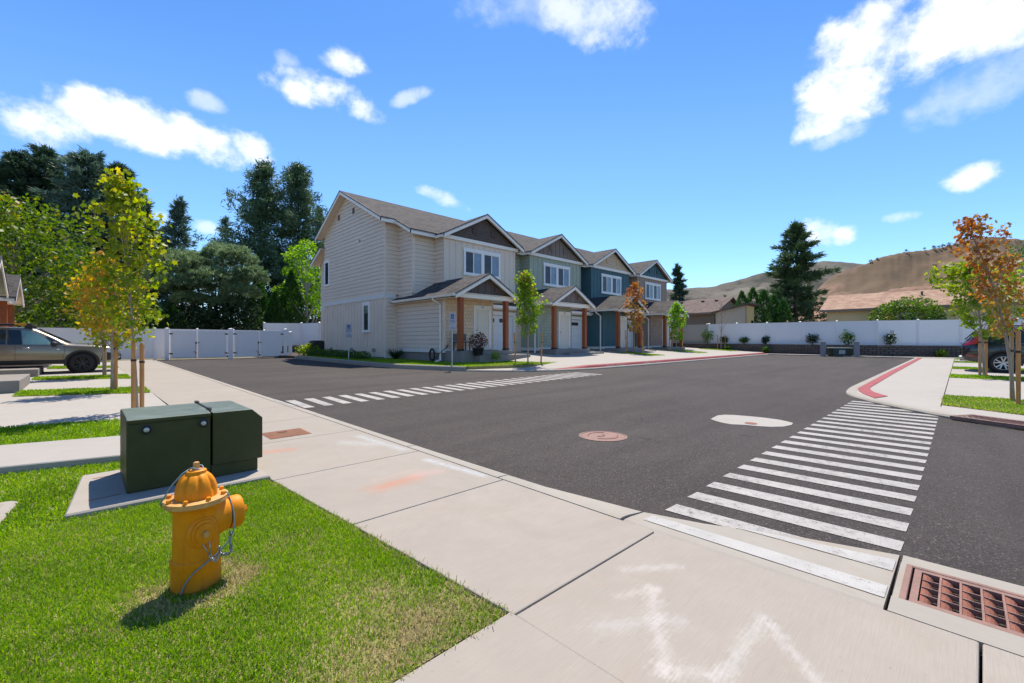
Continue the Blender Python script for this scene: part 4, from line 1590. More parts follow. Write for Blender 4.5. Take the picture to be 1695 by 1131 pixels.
scheme('beige', (0.73, 0.605, 0.485), (0.76, 0.56, 0.385))
scheme('sage', (0.37, 0.40, 0.31))
scheme('teal', (0.062, 0.135, 0.155))
scheme('taupe', (0.37, 0.26, 0.20))
scheme('umber', (0.115, 0.086, 0.076))
scheme('wood', (0.22, 0.165, 0.135))
scheme('sand', (0.62, 0.455, 0.30))
M['vent_grey'] = simple('vent_grey', (0.30, 0.28, 0.26), 0.7, 0.1, 3, 20, 0.1)
M['vent_tan'] = simple('vent_tan', (0.17, 0.125, 0.10), 0.7, 0.1, 3, 20, 0.1)
M['trim_win'] = simple('window_trim_white', (0.84, 0.81, 0.77), 0.5, 0.04, 1, 15, 0.04)
M['screen_pane'] = glass_mat('screened_glass', (0.05, 0.055, 0.07), 0.25, 0.35)

GRP = 'townhouses in the row across the car park'
townhouse('townhouse', 'beige townhouse at the left end of the row with tall side gable wall', 'beige', 'umber_shake', 'umber_panel', LX, first=True, number='B1', group=GRP)
townhouse('townhouse', 'sage green townhouse with grey brown gables between the beige and the dark teal ones', 'sage', 'wood_panel', 'wood_panel', LX + 6.6, number='B2', group=GRP)
townhouse('townhouse', 'dark teal townhouse with sand coloured top gable between the green and the brown ones', 'teal', 'sand_lap', 'teal_panel', LX + 13.2, number='B3', group=GRP)
townhouse('townhouse', 'taupe brown townhouse with teal gables at the far right end of the row', 'taupe', 'teal_panel', 'teal_panel', LX + 19.8, last=True, number='B4', group=GRP)
GL = 'townhouses at the left edge of the photo'
for k, (yy, lab, c1, c2) in enumerate(((24.05, 'townhouse cut by the left edge of the photo, with teal porch gable', 'sage', 'teal_panel'),
                                       (30.05, 'townhouse behind the bronze car, its grey shingled porch roof on a cedar post', 'beige', 'umber_panel'),
                                       (18.25, 'nearest left hand townhouse, only its concrete stoop shows at the left edge', 'taupe', 'umber_panel'))):
    townhouse('townhouse', lab, c1, 'wood_panel', c2, -3.45, yy, ZB - 0.36, math.radians(90), True, number='A%d' % (k + 1), sx=0.88, group=GL, left=True)

# ------------------------------------------------------------------ fire hydrant


def hydrant_mat():
    m, T, out = new_mat('hydrant_paint')
    co = T.coord('Object')
    a = T.noise(co, 6.0, 5.0, 0.65, 0.5)
    st = T.noise(T.mapping(co, scale=(30, 30, 2.5)), 1.0, 4.0, 0.65)
    fine = T.noise(co, 55.0, 4.0, 0.7)
    chip = T.noise(co, 26.0, 6.0, 0.78)
    c = T.mix(T.maprange(a, 0.3, 0.7), (0.70, 0.215, 0.0015), (0.82, 0.285, 0.004))
    c = T.mix(T.maprange(st, 0.52, 0.75, 0, 0.45), c, (0.52, 0.14, 0.004))
    c = T.mix(T.maprange(fine, 0.60, 0.75, 0, 0.35), c, (0.74, 0.38, 0.06))
    c = T.mix(T.maprange(chip, 0.665, 0.69, 0, 0.85), c, (0.13, 0.055, 0.03))
    sep = T.node('ShaderNodeSeparateXYZ')
    T.l.new(co, sep.inputs[0])
    c = T.mix(T.math('MULTIPLY', T.maprange(sep.outputs['Z'], 0.10, 0.0), T.maprange(a, 0.35, 0.6, 0.15, 0.75)), c, (0.20, 0.10, 0.035))
    h = T.math('ADD', T.math('MULTIPLY', a, 0.8), T.math('MULTIPLY', fine, 0.5))
    principled(T, out, c, T.maprange(st, 0.3, 0.7, 0.42, 0.62), 0, 0.24, bump(T, h, 0.35, 0.006))
    return m


M['hyd'] = hydrant_mat()
M['hyd_worn'] = simple('hydrant_paint_worn', (0.58, 0.30, 0.08), 0.6, 0.25, 16, 60, 0.2)
M['chain'] = simple('galvanised_chain', (0.36, 0.36, 0.36), 0.4, 0.15, 20, 60, 0.05, metal=0.8)
M['cable'] = simple('blue_grey_cable', (0.17, 0.24, 0.28), 0.5, 0.15, 20, 60, 0.05)
M['gasket'] = simple('black_gasket', (0.02, 0.018, 0.016), 0.7, 0.2, 10, 50, 0.1)


def build_hydrant():
    x, y = HYD
    root = thing('fire_hydrant', 'yellow orange fire hydrant with chained caps on the lawn', 'fire hydrant', (x, y, G(x, y) - 0.012))
    root.scale = (0.83, 0.83, 1.0)
    t = Vector((FX - 0.72 * RX, FY - 0.72 * RY, 0)).normalized()       # away from the corner
    right = Vector((t.y, -t.x, 0))
    a1 = math.radians(17)
    n1 = (-t * math.cos(a1) + right * math.sin(a1)).normalized()        # hose nozzle
    n2 = (right * math.cos(a1) + t * math.sin(a1)).normalized()         # pumper nozzle
    Z = Vector((0, 0, 1))
    mb = MB()
    R = 0.124
    mb.lathe([(R + .008, -0.06), (R + .008, 0.13), (R + .014, 0.14), (R + .014, 0.155), (R, 0.165), (R - .002, 0.30), (R - .002, 0.395), (R + .004, 0.41), (R + .026, 0.432), (R + .044, 0.440)], 40)
    # hose nozzle boss
    o1 = n1 * 0.09 + Z * 0.305
    mb.lathe([(0.085, 0), (0.085, 0.025), (0.078, 0.036), (0.074, 0.040)], 28, o1, n1)
    o2 = n2 * 0.04 + Z * 0.335
    mb.lathe([(0.115, 0), (0.108, 0.06), (0.092, 0.10), (0.083, 0.135)], 30, o2, n2)
    mb.build('body', M['hyd'], root, smooth=True, auto=38)
    mb = MB()
    mb.lathe([(R + .040, 0.438), (R + .046, 0.441), (R + .047, 0.456), (R + .042, 0.464), (R + .010, 0.468)], 44)
    mb.lathe([(R + .030, 0.455), (R + .046, 0.459), (R + .047, 0.466), (R + .030, 0.470), (0.1, 0.4705)], 44)
    mb.build('flange', M['hyd_worn'], root, smooth=True, auto=38)
    for k in range(8):
        a = 2 * math.pi * (k + 0.35) / 8
        mb = MB()
        mb.lathe([(0.0135, 0.468), (0.0135, 0.484), (0.010, 0.487)], 6, (math.cos(a) * (R + .026), math.sin(a) * (R + .026), 0))
        mb.build('bolt', M['hyd'], root)
    mb = MB()
    prof = [(0.113, 0.468), (0.113, 0.500), (0.110, 0.522), (0.101, 0.548), (0.086, 0.572), (0.066, 0.588), (0.050, 0.596)]

    def ribs(r, h, a):
        k = max(0.0, min(1.0, (h - 0.485) / 0.03)) * max(0.0, min(1.0, (0.596 - h) / 0.02))
        return r * (1 - 0.15 * k * (0.5 + 0.5 * math.cos(8 * a)) ** 4)
    mb.lathe(prof, 96, wob=ribs)
    mb.lathe([(0.054, 0.592), (0.056, 0.600), (0.054, 0.608), (0.040, 0.613)], 32)
    mb.build('bonnet', M['hyd'], root, smooth=True, auto=45)
    mb = MB()
    mb.lathe([(0.026, 0.610), (0.026, 0.616), (0.019, 0.618), (0.018, 0.648), (0.014, 0.651)], 5)
    mb.build('operating_nut', M['hyd_worn'], root)
    # hose cap
    mb = MB()
    c1 = o1 + n1 * 0.038
    mb.lathe([(0.066, 0), (0.066, 0.010), (0.062, 0.013), (0.050, 0.013), (0.050, 0.024), (0.046, 0.028), (0.030, 0.030)], 28, c1, n1)
    cap = mb.build('hose_cap', M['hyd'], root, smooth=True, auto=38)
    mb = MB()
    mb.lathe([(0.020, 0.028), (0.018, 0.050), (0.014, 0.052)], 5, c1, n1)
    mb.build('cap_nut', M['hyd_worn'], cap)
    # pumper cap with gap
    mb = MB()
    mb.lathe([(0.078, 0.128), (0.078, 0.143)], 30, o2, n2)
    mb.build('gasket', M['gasket'], root, smooth=True, auto=38)
    mb = MB()
    mb.lathe([(0.086, 0.142), (0.089, 0.150), (0.089, 0.195), (0.083, 0.212), (0.060, 0.222), (0.03, 0.226)], 30, o2, n2)
    cap = mb.build('pumper_cap', M['hyd'], root, smooth=True, auto=38)
    mb = MB()
    mb.lathe([(0.022, 0.222), (0.020, 0.252), (0.015, 0.255)], 5, o2, n2)
    mb.build('cap_nut', M['hyd'], cap)
    # chains from both caps hanging to a common point
    P1 = c1 + n1 * 0.016 - Z * 0.052
    P2 = o2 + n2 * 0.15 - Z * 0.088

    def chain(name, pts, step=0.020, r=0.0036):
        mb = MB()
        path = []
        for k in range(60):
            s_ = k / 59 * (len(pts) - 1)
            i = min(int(s_), len(pts) - 2)
            path.append(Vector(pts[i]).lerp(Vector(pts[i + 1]), s_ - i))
        acc, last, flip = 0, path[0], False
        for p in path[1:]:
            if (p - last).length >= step:
                d = (p - last).normalized()
                side = d.orthogonal().normalized()
                if flip:
                    side = d.cross(side)
                flip = not flip
                c = (p + last) / 2
                loop = [c + d * (0.0155 * math.cos(q)) + side * (0.0085 * math.sin(q)) for q in [2 * math.pi * w / 9 for w in range(10)]]
                mb.tube(loop, r, 5, cap=False)
                last = p
        return mb.build(name, M['chain'], root, smooth=True)
    L1 = right * 0.095 - t * 0.165 + Z * 0.165
    L2 = right * 0.185 - t * 0.075 + Z * 0.165
    chain('chain', [P1 * 0.5 + L1 * 0.5 - Z * 0.02, L1 * 0.8 + P1 * 0.2 - Z * 0.025, L1 - Z * 0.004, L1 + right * 0.035 + Z * 0.03])
    chain('chain', [L1 + right * 0.02 + Z * 0.06, L1 * 0.6 + L2 * 0.4 + Z * 0.005, L2 - Z * 0.015, L2 * 0.45 + P2 * 0.55 - Z * 0.03, P2])
    mb = MB()
    for s_ in (-1, 1):
        mb.tube([c1 + n1 * 0.016 + right * (0.02 * s_) - Z * 0.03, P1 * 0.7 + L1 * 0.3 + right * 0.012 * s_, P1 * 0.5 + L1 * 0.5 - Z * 0.02], 0.0034, 5)
    mb.build('chain_hook', M['chain'], root, smooth=True)
    # cable: from the ground round the barrel, over the rim, round the nut and down behind
    mb = MB()
    Rb = R + 0.012

    def on(az, z, r=Rb):                          # azimuth measured from the corner-facing side to the right
        v = -t * math.cos(math.radians(az)) + right * math.sin(math.radians(az))
        return v * r + Z * z
    pts = [on(-35, -0.01, R + .018), on(-28, 0.05, R + .018), on(-10, 0.11, R + .022), on(20, 0.15, R + .022), on(45, 0.19, R + .05), on(62, 0.26, R + .10), on(70, 0.36, R + .09), on(76, 0.45, R + .055), on(80, 0.475, R + .04),
           on(84, 0.474, R + .02)]
    sm = [tuple(p) for p in pts]
    for _ in range(2):
        q = [sm[0]]
        for a, b in zip(sm, sm[1:]):
            q += [tuple(Vector(a).lerp(Vector(b), .25)), tuple(Vector(a).lerp(Vector(b), .75))]
        q.append(sm[-1])
        sm = q
    mb.tube(sm, 0.0042, 6)
    ring = [Vector((math.cos(q) * 0.036, math.sin(q) * 0.036, 0.618 + 0.008 * math.sin(q * 2))) for q in [2 * math.pi * k / 20 for k in range(31)]]
    mb.tube(ring + [on(-75, 0.60, 0.075), on(-82, 0.545, 0.128), on(-88, 0.485, 0.165), on(-95, 0.458, 0.180), on(-100, 0.43, 0.168)], 0.0042, 6)
    mb.build('cable', M['cable'], root, smooth=True)


build_hydrant()

# ------------------------------------------------------------------ utility cabinet, pads, lids
def cabinet_mat():
    m, T, out = new_mat('green_cabinet_paint')
    co = T.coord('Object')
    n = T.noise(co, 3.5, 5.0, 0.65, 0.8)
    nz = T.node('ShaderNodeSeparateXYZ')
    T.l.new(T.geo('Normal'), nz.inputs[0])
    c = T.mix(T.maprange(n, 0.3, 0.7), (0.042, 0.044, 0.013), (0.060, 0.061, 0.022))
    up_mix = T.math('MULTIPLY', T.maprange(nz.outputs['Z'], 0.6, 0.95), T.maprange(n, 0.25, 0.75, 0.35, 0.9))
    c = T.mix(up_mix, c, (0.155, 0.20, 0.18))        # paler grey green on upward faces
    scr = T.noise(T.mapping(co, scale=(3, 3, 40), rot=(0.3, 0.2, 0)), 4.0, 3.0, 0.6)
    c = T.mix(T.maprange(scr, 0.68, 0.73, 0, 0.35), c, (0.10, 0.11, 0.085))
    c = T.mix(T.maprange(T.noise(co, 1.3, 4.0, 0.6), 0.5, 0.75, 0, 0.35), c, (0.062, 0.066, 0.042))
    fl = T.noise(co, 70.0, 3.0, 0.7)
    c = T.mix(T.maprange(fl, 0.70, 0.74, 0, 0.5), c, (0.14, 0.15, 0.12))
    principled(T, out, c, T.maprange(n, 0.3, 0.7, 0.42, 0.6), 0, 0.22, bump(T, T.noise(co, 60.0, 2.0), 0.06, 0.003))
    return m


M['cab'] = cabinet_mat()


def build_cabinet():
    g = G(0.7, 5.1)
    tag((lambda: (lambda mb: (mb.slab([(-0.105, 4.47), (1.225, 4.43), (1.21, 5.66), (-0.02, 5.64)], -0.1, 0.03), mb.build('concrete_pad', M['pad'], drape=True, bevel=0.012))[1])(MB()))(),
        'flat concrete pad in the lawn under the green utility cabinet', 'concrete pad')
    root = thing('utility_cabinet', 'dark green steel utility cabinet on a concrete pad behind the hydrant', 'utility cabinet', (0.24, 4.70, g + 0.03))
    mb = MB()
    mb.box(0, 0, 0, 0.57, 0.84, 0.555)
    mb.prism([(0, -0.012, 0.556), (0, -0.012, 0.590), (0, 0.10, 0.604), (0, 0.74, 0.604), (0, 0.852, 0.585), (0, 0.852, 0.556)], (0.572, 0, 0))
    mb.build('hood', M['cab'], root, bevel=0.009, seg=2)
    mb = MB()
    mb.prism([(0.585, -0.012, 0.115), (0.985, -0.012, 0.115), (0.985, -0.012, 0.50), (0.895, -0.012, 0.588), (0.585, -0.012, 0.588)], (0, 0.864, 0))
    mb.build('tank_cover', M['cab'], root, bevel=0.007, seg=2)
    mb = MB()
    mb.box(0.575, 0.015, 0.0, 0.95, 0.82, 0.112)
    mb.build('tank_base', M['cab'], root, bevel=0.005)
    for xx, zz in ((0.125, 0.50), (0.515, 0.505)):
        mb = MB()
        mb.lathe([(0.040, 0.0), (0.042, 0.006), (0.034, 0.009), (0.030, 0.004)], 20, (xx, -0.001, zz), (0, -1, 0))
        lk = mb.build('lock', M['black'], root, smooth=True, auto=40)
        mb = MB()
        mb.lathe([(0.016, 0.003), (0.019, 0.008), (0.019, 0.018), (0.012, 0.021)], 14, (xx, -0.001, zz), (0, -1, 0))
        mb.build('bolt', M['galv'], lk, smooth=True, auto=40)
    mb = MB()
    for yy in (0.10, 0.70):
        mb.box(0.565, yy, 0.595, 0.595, yy + 0.09, 0.622)
    mb.tube([(0.58, 0.06, 0.606), (0.58, 0.80, 0.606)], 0.009, 8)
    mb.build('hinge', M['black'], root, bevel=0.003)
    # rusty lifting slots cast in the pad
    for (a, b, c_) in ((0.02, 4.72, 0.10), (0.05, 5.42, 0.09)):
        mb = MB()
        mb.slab([(a, b), (a + c_ * 1.9, b + 0.02), (a + c_ * 1.9, b + 0.035), (a, b + 0.02)], 0.0, 0.0315)
        tag(mb.build('lifting_slot', M['rust'], drape=True), 'thin rusty lifting slot in the concrete pad, ' + ('nearer the hydrant' if b < 5 else 'at the back of the pad'), 'slot')


build_cabinet()

mb = MB()
mb.slab([(-1.15, 4.62), (-0.46, 4.60), (-0.42, 4.64), (-0.37, 5.14), (-0.41, 5.19), (-1.15, 5.22)], -0.1, 0.022)
lid = mb.build('utility_vault', M['pad'], drape=True, bevel=0.01)
tag(lid, 'flat pale concrete utility lid in the lawn at the left edge', 'utility lid')
mb = MB()
mb.slab([(-1.1, 4.68), (-0.50, 4.66), (-0.44, 5.12), (-1.1, 5.15)], 0.0, 0.0265)
mb.build('lid', M['walk'], lid, drape=True, bevel=0.004)
mb = MB()
mb.slab([(-0.66, 5.02), (-0.56, 5.03), (-0.56, 5.05), (-0.66, 5.04)], 0.0, 0.029)
mb.build('lifting_slot', M['rust'], lid, drape=True)


def steel_cover_mat():
    m, T, out = new_mat('rusted_tread_plate')
    co = T.coord('Object')
    w1 = T.node('ShaderNodeTexVoronoi')
    w1.distance = 'MANHATTAN'
    T.l.new(T.mapping(co, rot=(0, 0, 0.785)), w1.inputs['Vector'])
    w1.inputs['Scale'].default_value = 34.0
    w1.inputs['Randomness'].default_value = 0.0
    n = T.noise(co, 9.0, 4.0, 0.65)
    c = T.mix(T.maprange(n, 0.3, 0.7), (0.21, 0.075, 0.028), (0.36, 0.15, 0.06))
    c = T.mix(T.maprange(w1.outputs['Distance'], 0.25, 0.5, 0, 0.6), c, (0.10, 0.045, 0.025))
    principled(T, out, c, 0.75, 0, 0.35, bump(T, w1.outputs['Distance'], 0.7, 0.004))
    return m


M['tread'] = steel_cover_mat()
mb = MB()
mb.slab([(1.69, 6.12), (2.19, 6.11), (2.20, 6.59), (1.69, 6.59)], -0.05, 0.004)
cv = mb.build('meter_cover', M['rust'], drape=True)
tag(cv, 'square rusty brown steel cover set in the pavement beside the green cabinet', 'utility cover')
mb = MB()
mb.slab([(1.715, 6.14), (2.165, 6.135), (2.175, 6.565), (1.715, 6.565)], -0.05, 0.006)
mb.build('plate', M['tread'], cv, drape=True)
mb = MB()
mb.slab([(1.86, 6.43), (1.98, 6.43), (1.98, 6.46), (1.86, 6.46)], 0, 0.008)
mb.build('lifting_slot', M['void'], cv, drape=True)


def build_grate():
    x0, x1, y0, y1 = 2.915, 3.425, -0.75, 0.22
    z = -0.012 + G(3.2, -0.25)
    root = thing('storm_grate', 'rusty red cast iron storm drain grate in the gutter by the near crosswalk', 'storm grate', (0, 0, z))
    mb = MB()
    w = 0.028
    mb.box(x0, y0, -0.06, x1, y0 + w, 0)
    mb.box(x0, y1 - w, -0.06, x1, y1, 0)
    mb.box(x0, y0 + w, -0.06, x0 + w, y1 - w, 0)
    mb.box(x1 - w, y0 + w, -0.06, x1, y1 - w, 0)
    mb.build('frame', M['rust_pale'], root, bevel=0.003)
    ix0, ix1, iy0, iy1 = x0 + w + 0.004, x1 - w - 0.004, y0 + w + 0.01, y1 - w - 0.01
    mb = MB()
    b = 0.03
    mb.box(ix0, iy0, -0.045, ix1, iy0 + b, -0.003)
    mb.box(ix0, iy1 - b, -0.045, ix1, iy1, -0.003)
    mb.box(ix0, iy0 + b, -0.045, ix0 + b, iy1 - b, -0.003)
    mb.box(ix1 - b, iy0 + b, -0.045, ix1, iy1 - b, -0.003)
    gx0, gx1, gy0, gy1 = ix0 + b, ix1 - b, iy0 + b, iy1 - b
    n = 11
    for k in range(1, n):
        yy = gy0 + (gy1 - gy0) * k / n
        mb.box(gx0, yy - 0.0045, -0.04, gx1, yy + 0.0045, -0.0035)
    for k in range(1, 4):
        xx = gx0 + (gx1 - gx0) * k / 4
        for q in range(n):
            ya = gy0 + (gy1 - gy0) * q / n + 0.005
            yb = gy0 + (gy1 - gy0) * (q + 1) / n - 0.005
            mb.box(xx - 0.003, ya, -0.03, xx + 0.003, yb, -0.0038)
    mb.build('grate', M['rust_pale'], root)
    mb = MB()
    for k in range(4):                            # curved vanes leaning under the bars
        xa = gx0 + (gx1 - gx0) * k / 4
        cw = (gx1 - gx0) / 4
        for q in range(n):
            ya = gy0 + (gy1 - gy0) * q / n + 0.006
            yb = gy0 + (gy1 - gy0) * (q + 1) / n - 0.006
            pr = []
            for j in range(6):
                s_ = j / 5
                pr.append((yb - (yb - ya) * 0.80 * math.sin(s_ * 1.5), -0.008 - 0.062 * s_ ** 2.2))
            for (a, za), (c, zc) in zip(pr, pr[1:]):
                mb.add([(xa + 0.004, a, za), (xa + cw - 0.004, a, za), (xa + cw - 0.012, c, zc), (xa + 0.012, c, zc)], [(0, 1, 2, 3)])
    mb.build('vane', M['rust'], root, smooth=True)
    mb = MB()
    mb.box(x0, y0, -0.20, x1, y1, -0.16)
    mb.build('basin', M['void'], root)
    r2 = copy_tree(root)
    r2.location = (10.75, -0.05, G(10.1, -0.4) + 0.02)
    r2.rotation_euler = (0, 0, math.radians(150))
    r2.location = (10.10 - (math.cos(math.radians(150)) * 3.17 - math.sin(math.radians(150)) * -0.265),
                   -0.42 - (math.sin(math.radians(150)) * 3.17 + math.cos(math.radians(150)) * -0.265), G(10.1, -0.4) + 0.024)
    tag(r2, 'rusty storm drain grate in the far kerb beside the lawn with two stakes', 'storm grate')


build_grate()


def build_manhole():
    x, y = 5.06, 3.41
    z = G(x, y) - 0.05
    root = thing('manhole_cover', 'round pinkish brown manhole cover in the asphalt', 'manhole cover', (x, y, z))
    mb = MB()
    mb.lathe([(0.325, -0.03), (0.325, 0.004), (0.30, 0.006), (0.298, 0.0)], 40)
    mb.build('frame', M['rust_pale'], root, smooth=True, auto=30)
    mb = MB()
    mb.lathe([(0.292, -0.02), (0.292, 0.004), (0.0, 0.005)], 40)
    cv_ = mb.build('cover', M['rust_pale'], root, smooth=True, auto=30)
    mb = MB()
    for a0, a1 in ((0.5, 2.5), (3.4, 5.6)):
        mb.tube([(0.20 * math.cos(a0 + (a1 - a0) * k / 14), 0.20 * math.sin(a0 + (a1 - a0) * k / 14), 0.005) for k in range(15)], 0.007, 5)
    mb.tube([(-0.10, 0.02, 0.005), (0.0, -0.03, 0.005), (0.09, 0.06, 0.005)], 0.007, 5)
    mb.build('cast_rib', M['rust'], cv_)


build_manhole()


def patch():
    pts = [at(*q, dz=-0.045) for q in ((1177, 694), (1193, 686), (1225, 688), (1256, 690.5), (1300, 696), (1315, 702), (1290, 707.5), (1244, 704.6), (1202, 702))]
    pts = smooth_line(pts + pts[:1], 1)[:-1]
    rr_ = random.Random(5)
    pts = [(a + rr_.uniform(-.015, .015), b + rr_.uniform(-.015, .015)) for a, b in pts]
    mb = MB()
    mb.slab(pts, -0.1, -0.044)
    o = mb.build('valve_collar', M['drive'], drape=True)
    tag(o, 'pale concrete patch round a small valve lid in the asphalt near the crosswalk', 'concrete collar')
    mb = MB()
    mb.lathe([(0.09, -0.05), (0.09, -0.040), (0.075, -0.038), (0.07, -0.042), (0.0, -0.041)], 18, (at(1243, 696.5)[0], at(1243, 696.5)[1], G(7.3, 2.32)))
    mb.build('valve_lid', M['rust'], o)


patch()

# ------------------------------------------------------------------ fences, gates, retaining walls
def fence(name, label, pts, h, zoff, mat, sp=2.4, cap=True, group=None):
    """panel fence along a line: posts are parts, infill panels and rails are parts"""
    root = thing(name, label, 'fence', (pts[0][0], pts[0][1], 0), 0, group)
    off = (pts[0][0], pts[0][1], 0)
    posts = []
    for (xa, ya), (xb, yb) in zip(pts, pts[1:]):
        L = math.hypot(xb - xa, yb - ya)
        n = max(1, int(round(L / sp)))
        for k in range(n):
            a = (xa + (xb - xa) * k / n, ya + (yb - ya) * k / n)
            b = (xa + (xb - xa) * (k + 1) / n, ya + (yb - ya) * (k + 1) / n)
            za, zb_ = G(*a) + zoff, G(*b) + zoff
            pa = MB()
            pa.bar((a[0], a[1], za + h * 0.5), (b[0], b[1], zb_ + h * 0.5), 0.022, h - 0.2)
            m_ = 8                                # tongue-and-groove lines
            for q in range(1, m_):
                px_, py_ = a[0] + (b[0] - a[0]) * q / m_, a[1] + (b[1] - a[1]) * q / m_
                pa.box(px_ - 0.004, py_ - 0.0135, za + 0.18, px_ + 0.004, py_ + 0.0135, za + h - 0.14)
            pa.build('panel', mat, root, off=off)
            for zr_, hr_ in ((h - 0.07, 0.14), (0.11, 0.16)):
                ra = MB()
                ra.bar((a[0], a[1], za + zr_), (b[0], b[1], zb_ + zr_), 0.05, hr_)
                ra.build('rail', mat, root, off=off)
            posts.append((a[0], a[1], za))
    posts.append((pts[-1][0], pts[-1][1], G(*pts[-1]) + zoff))
    for (x, y, z) in posts:
        mb = MB()
        mb.box(x - 0.0635, y - 0.0635, z - 0.1, x + 0.0635, y + 0.0635, z + h + 0.02)
        if cap:
            mb.box(x - 0.075, y - 0.075, z + h + 0.02, x + 0.075, y + 0.075, z + h + 0.035)
            mb.add([(x - 0.07, y - 0.07, z + h + 0.035), (x + 0.07, y - 0.07, z + h + 0.035), (x + 0.07, y + 0.07, z + h + 0.035), (x - 0.07, y + 0.07, z + h + 0.035), (x, y, z + h + 0.08)],
                   [(0, 1, 4), (1, 2, 4), (2, 3, 4), (3, 0, 4)])
        mb.build('post', mat, root, off=off)
    return root


fence('vinyl_fence', 'long white vinyl privacy fence behind the bronze car and the gates', [(-22, 34.2), (3.0, 33.6), (12.0, 38.0)], 1.80, 0.0, M['vinyl'])
fence('vinyl_fence', 'white vinyl fence on a low brick wall between the gates and the beige townhouse', [(10.2, 38.6), (12.6, 37.4), (13.6, 32.5), (13.6, 31.5)], 1.80, 0.62, M['vinyl'])
fence('vinyl_fence', 'white vinyl fence standing on the retaining wall at the far end of the street', [(39.2, 15.4), (39.0, 4.0), (40.9, 0.0), (44.6, -7.5)], 1.72, 0.72, M['vinyl'])
fence('tan_fence', 'tan vinyl fence panel next to the white fence beyond the last townhouse', [(39.2, 24), (39.25, 15.6)], 1.70, 0.72, M['vinyl_tan'])

A_, B_ = Vector((3.35, 32.8, 0)), Vector((9.4, 31.0, 0))


def on_gate(u):
    t = (u - 847.5) / 725.0
    dx, dy = FX + t * RX, FY + t * RY
    e = B_ - A_
    k = (dx * A_.y - dy * A_.x) / (dy * e.x - dx * e.y)
    return A_ + e * k


gd = (B_ - A_).normalized()
for i, (u0, u1, hinge, lab) in enumerate(((283, 325.5, 0, 'white vinyl gate leaf at the left end of the enclosure, nearest the pavement'),
                                          (328, 375, 1, 'second white gate leaf from the left, hinged at the middle post'),
                                          (389, 428.5, 0, 'third white gate leaf from the left, just right of the middle post'),
                                          (431, 467, 1, 'white gate leaf at the right end of the enclosure, nearest the beige townhouse'))):
    a, b = on_gate(u0), on_gate(u1)
    L = (b - a).length
    z = G(a.x, a.y)
    ang = math.atan2(gd.y, gd.x)
    root = thing('gate_leaf', lab, 'gate', (a.x, a.y, z), ang, 'gate leaves of the bin enclosure')
    H = 1.72
    mb = MB()
    mb.box(0.08, -0.012, 0.14, L - 0.08, 0.012, H - 0.14)
    for q in range(1, 8):
        mb.box(L * q / 8 - 0.004, -0.015, 0.14, L * q / 8 + 0.004, 0.015, H - 0.14)
    mb.build('panel', M['vinyl'], root)
    mb = MB()
    mb.box(0, -0.028, 0.06, 0.085, 0.028, H)
    mb.box(L - 0.085, -0.028, 0.06, L, 0.028, H)
    mb.box(0.085, -0.028, H - 0.15, L - 0.085, 0.028, H)
    mb.box(0.085, -0.028, 0.06, L - 0.085, 0.028, 0.20)
    mb.build('frame', M['vinyl'], root, bevel=0.004)
    hx = -0.02 if hinge == 0 else L + 0.02
    for zz in (0.32, H - 0.22):
        mb = MB()
        mb.box(hx - 0.11, -0.045, zz - 0.035, hx - 0.015, -0.03, zz + 0.035)
        mb.box(hx + 0.015, -0.045, zz - 0.035, hx + 0.11, -0.03, zz + 0.035)
        mb.tube([(hx, -0.04, zz - 0.045), (hx, -0.04, zz + 0.045)], 0.016, 8)
        mb.build('hinge', M['black'], root)
    lx = L - 0.03 if hinge == 0 else 0.03
    mb = MB()
    if hinge == 0:
        mb.tube([(lx, -0.045, 0.02), (lx, -0.045, 0.95)], 0.009, 6)
        mb.tube([(lx, -0.045, 0.42), (lx - 0.14, -0.05, 0.42)], 0.012, 6)
        mb.box(lx - 0.03, -0.05, 0.30, lx + 0.03, -0.03, 0.38)
        mb.box(lx - 0.03, -0.05, 0.90, lx + 0.05, -0.03, 1.02)
        mb.build('drop_bolt', M['black'], root)
    else:
        mb.box(lx - 0.03, -0.05, 0.93, lx + 0.03, -0.03, 1.0)
        mb.build('latch', M['black'], root)
for u, lab in ((276.5, 'white vinyl gate post at the left end of the enclosure'), (382, 'white vinyl gate post between the two pairs of leaves'), (472.5, 'white vinyl gate post at the right end of the gates'), (480.5, 'shorter white vinyl post right of the gates by the low brick wall')):
    p = on_gate(u)
    mb = MB()
    w = 0.11 if u != 382 else 0.13
    h = 1.80 if u < 479 else 1.62
    mb.box(-w, -0.07, -0.2, w, 0.07, h)
    mb.box(-w - 0.012, -0.082, h, w + 0.012, 0.082, h + 0.02)
    mb.add([(-w, -0.07, h + .02), (w, -0.07, h + .02), (w, 0.07, h + .02), (-w, 0.07, h + .02), (0, 0, h + .07)], [(0, 1, 4), (1, 2, 4), (2, 3, 4), (3, 0, 4)])
    o = mb.build('gate_post', M['vinyl'], None, loc=(p.x, p.y, G(p.x, p.y)))
    o.rotation_euler = (0, 0, math.atan2(gd.y, gd.x))
    tag(o, lab, 'gate post', 'gate posts of the bin enclosure')

M['block'] = brick_mat('split_face_block', (0.115, 0.09, 0.08), (0.165, 0.135, 0.115), (0.06, 0.05, 0.045), 0.42, 0.15, 'y', 0.016)
M['block_x'] = brick_mat('brown_wall_block', (0.12, 0.085, 0.07), (0.165, 0.125, 0.10), (0.06, 0.05, 0.045), 0.42, 0.15, 'y', 0.016)


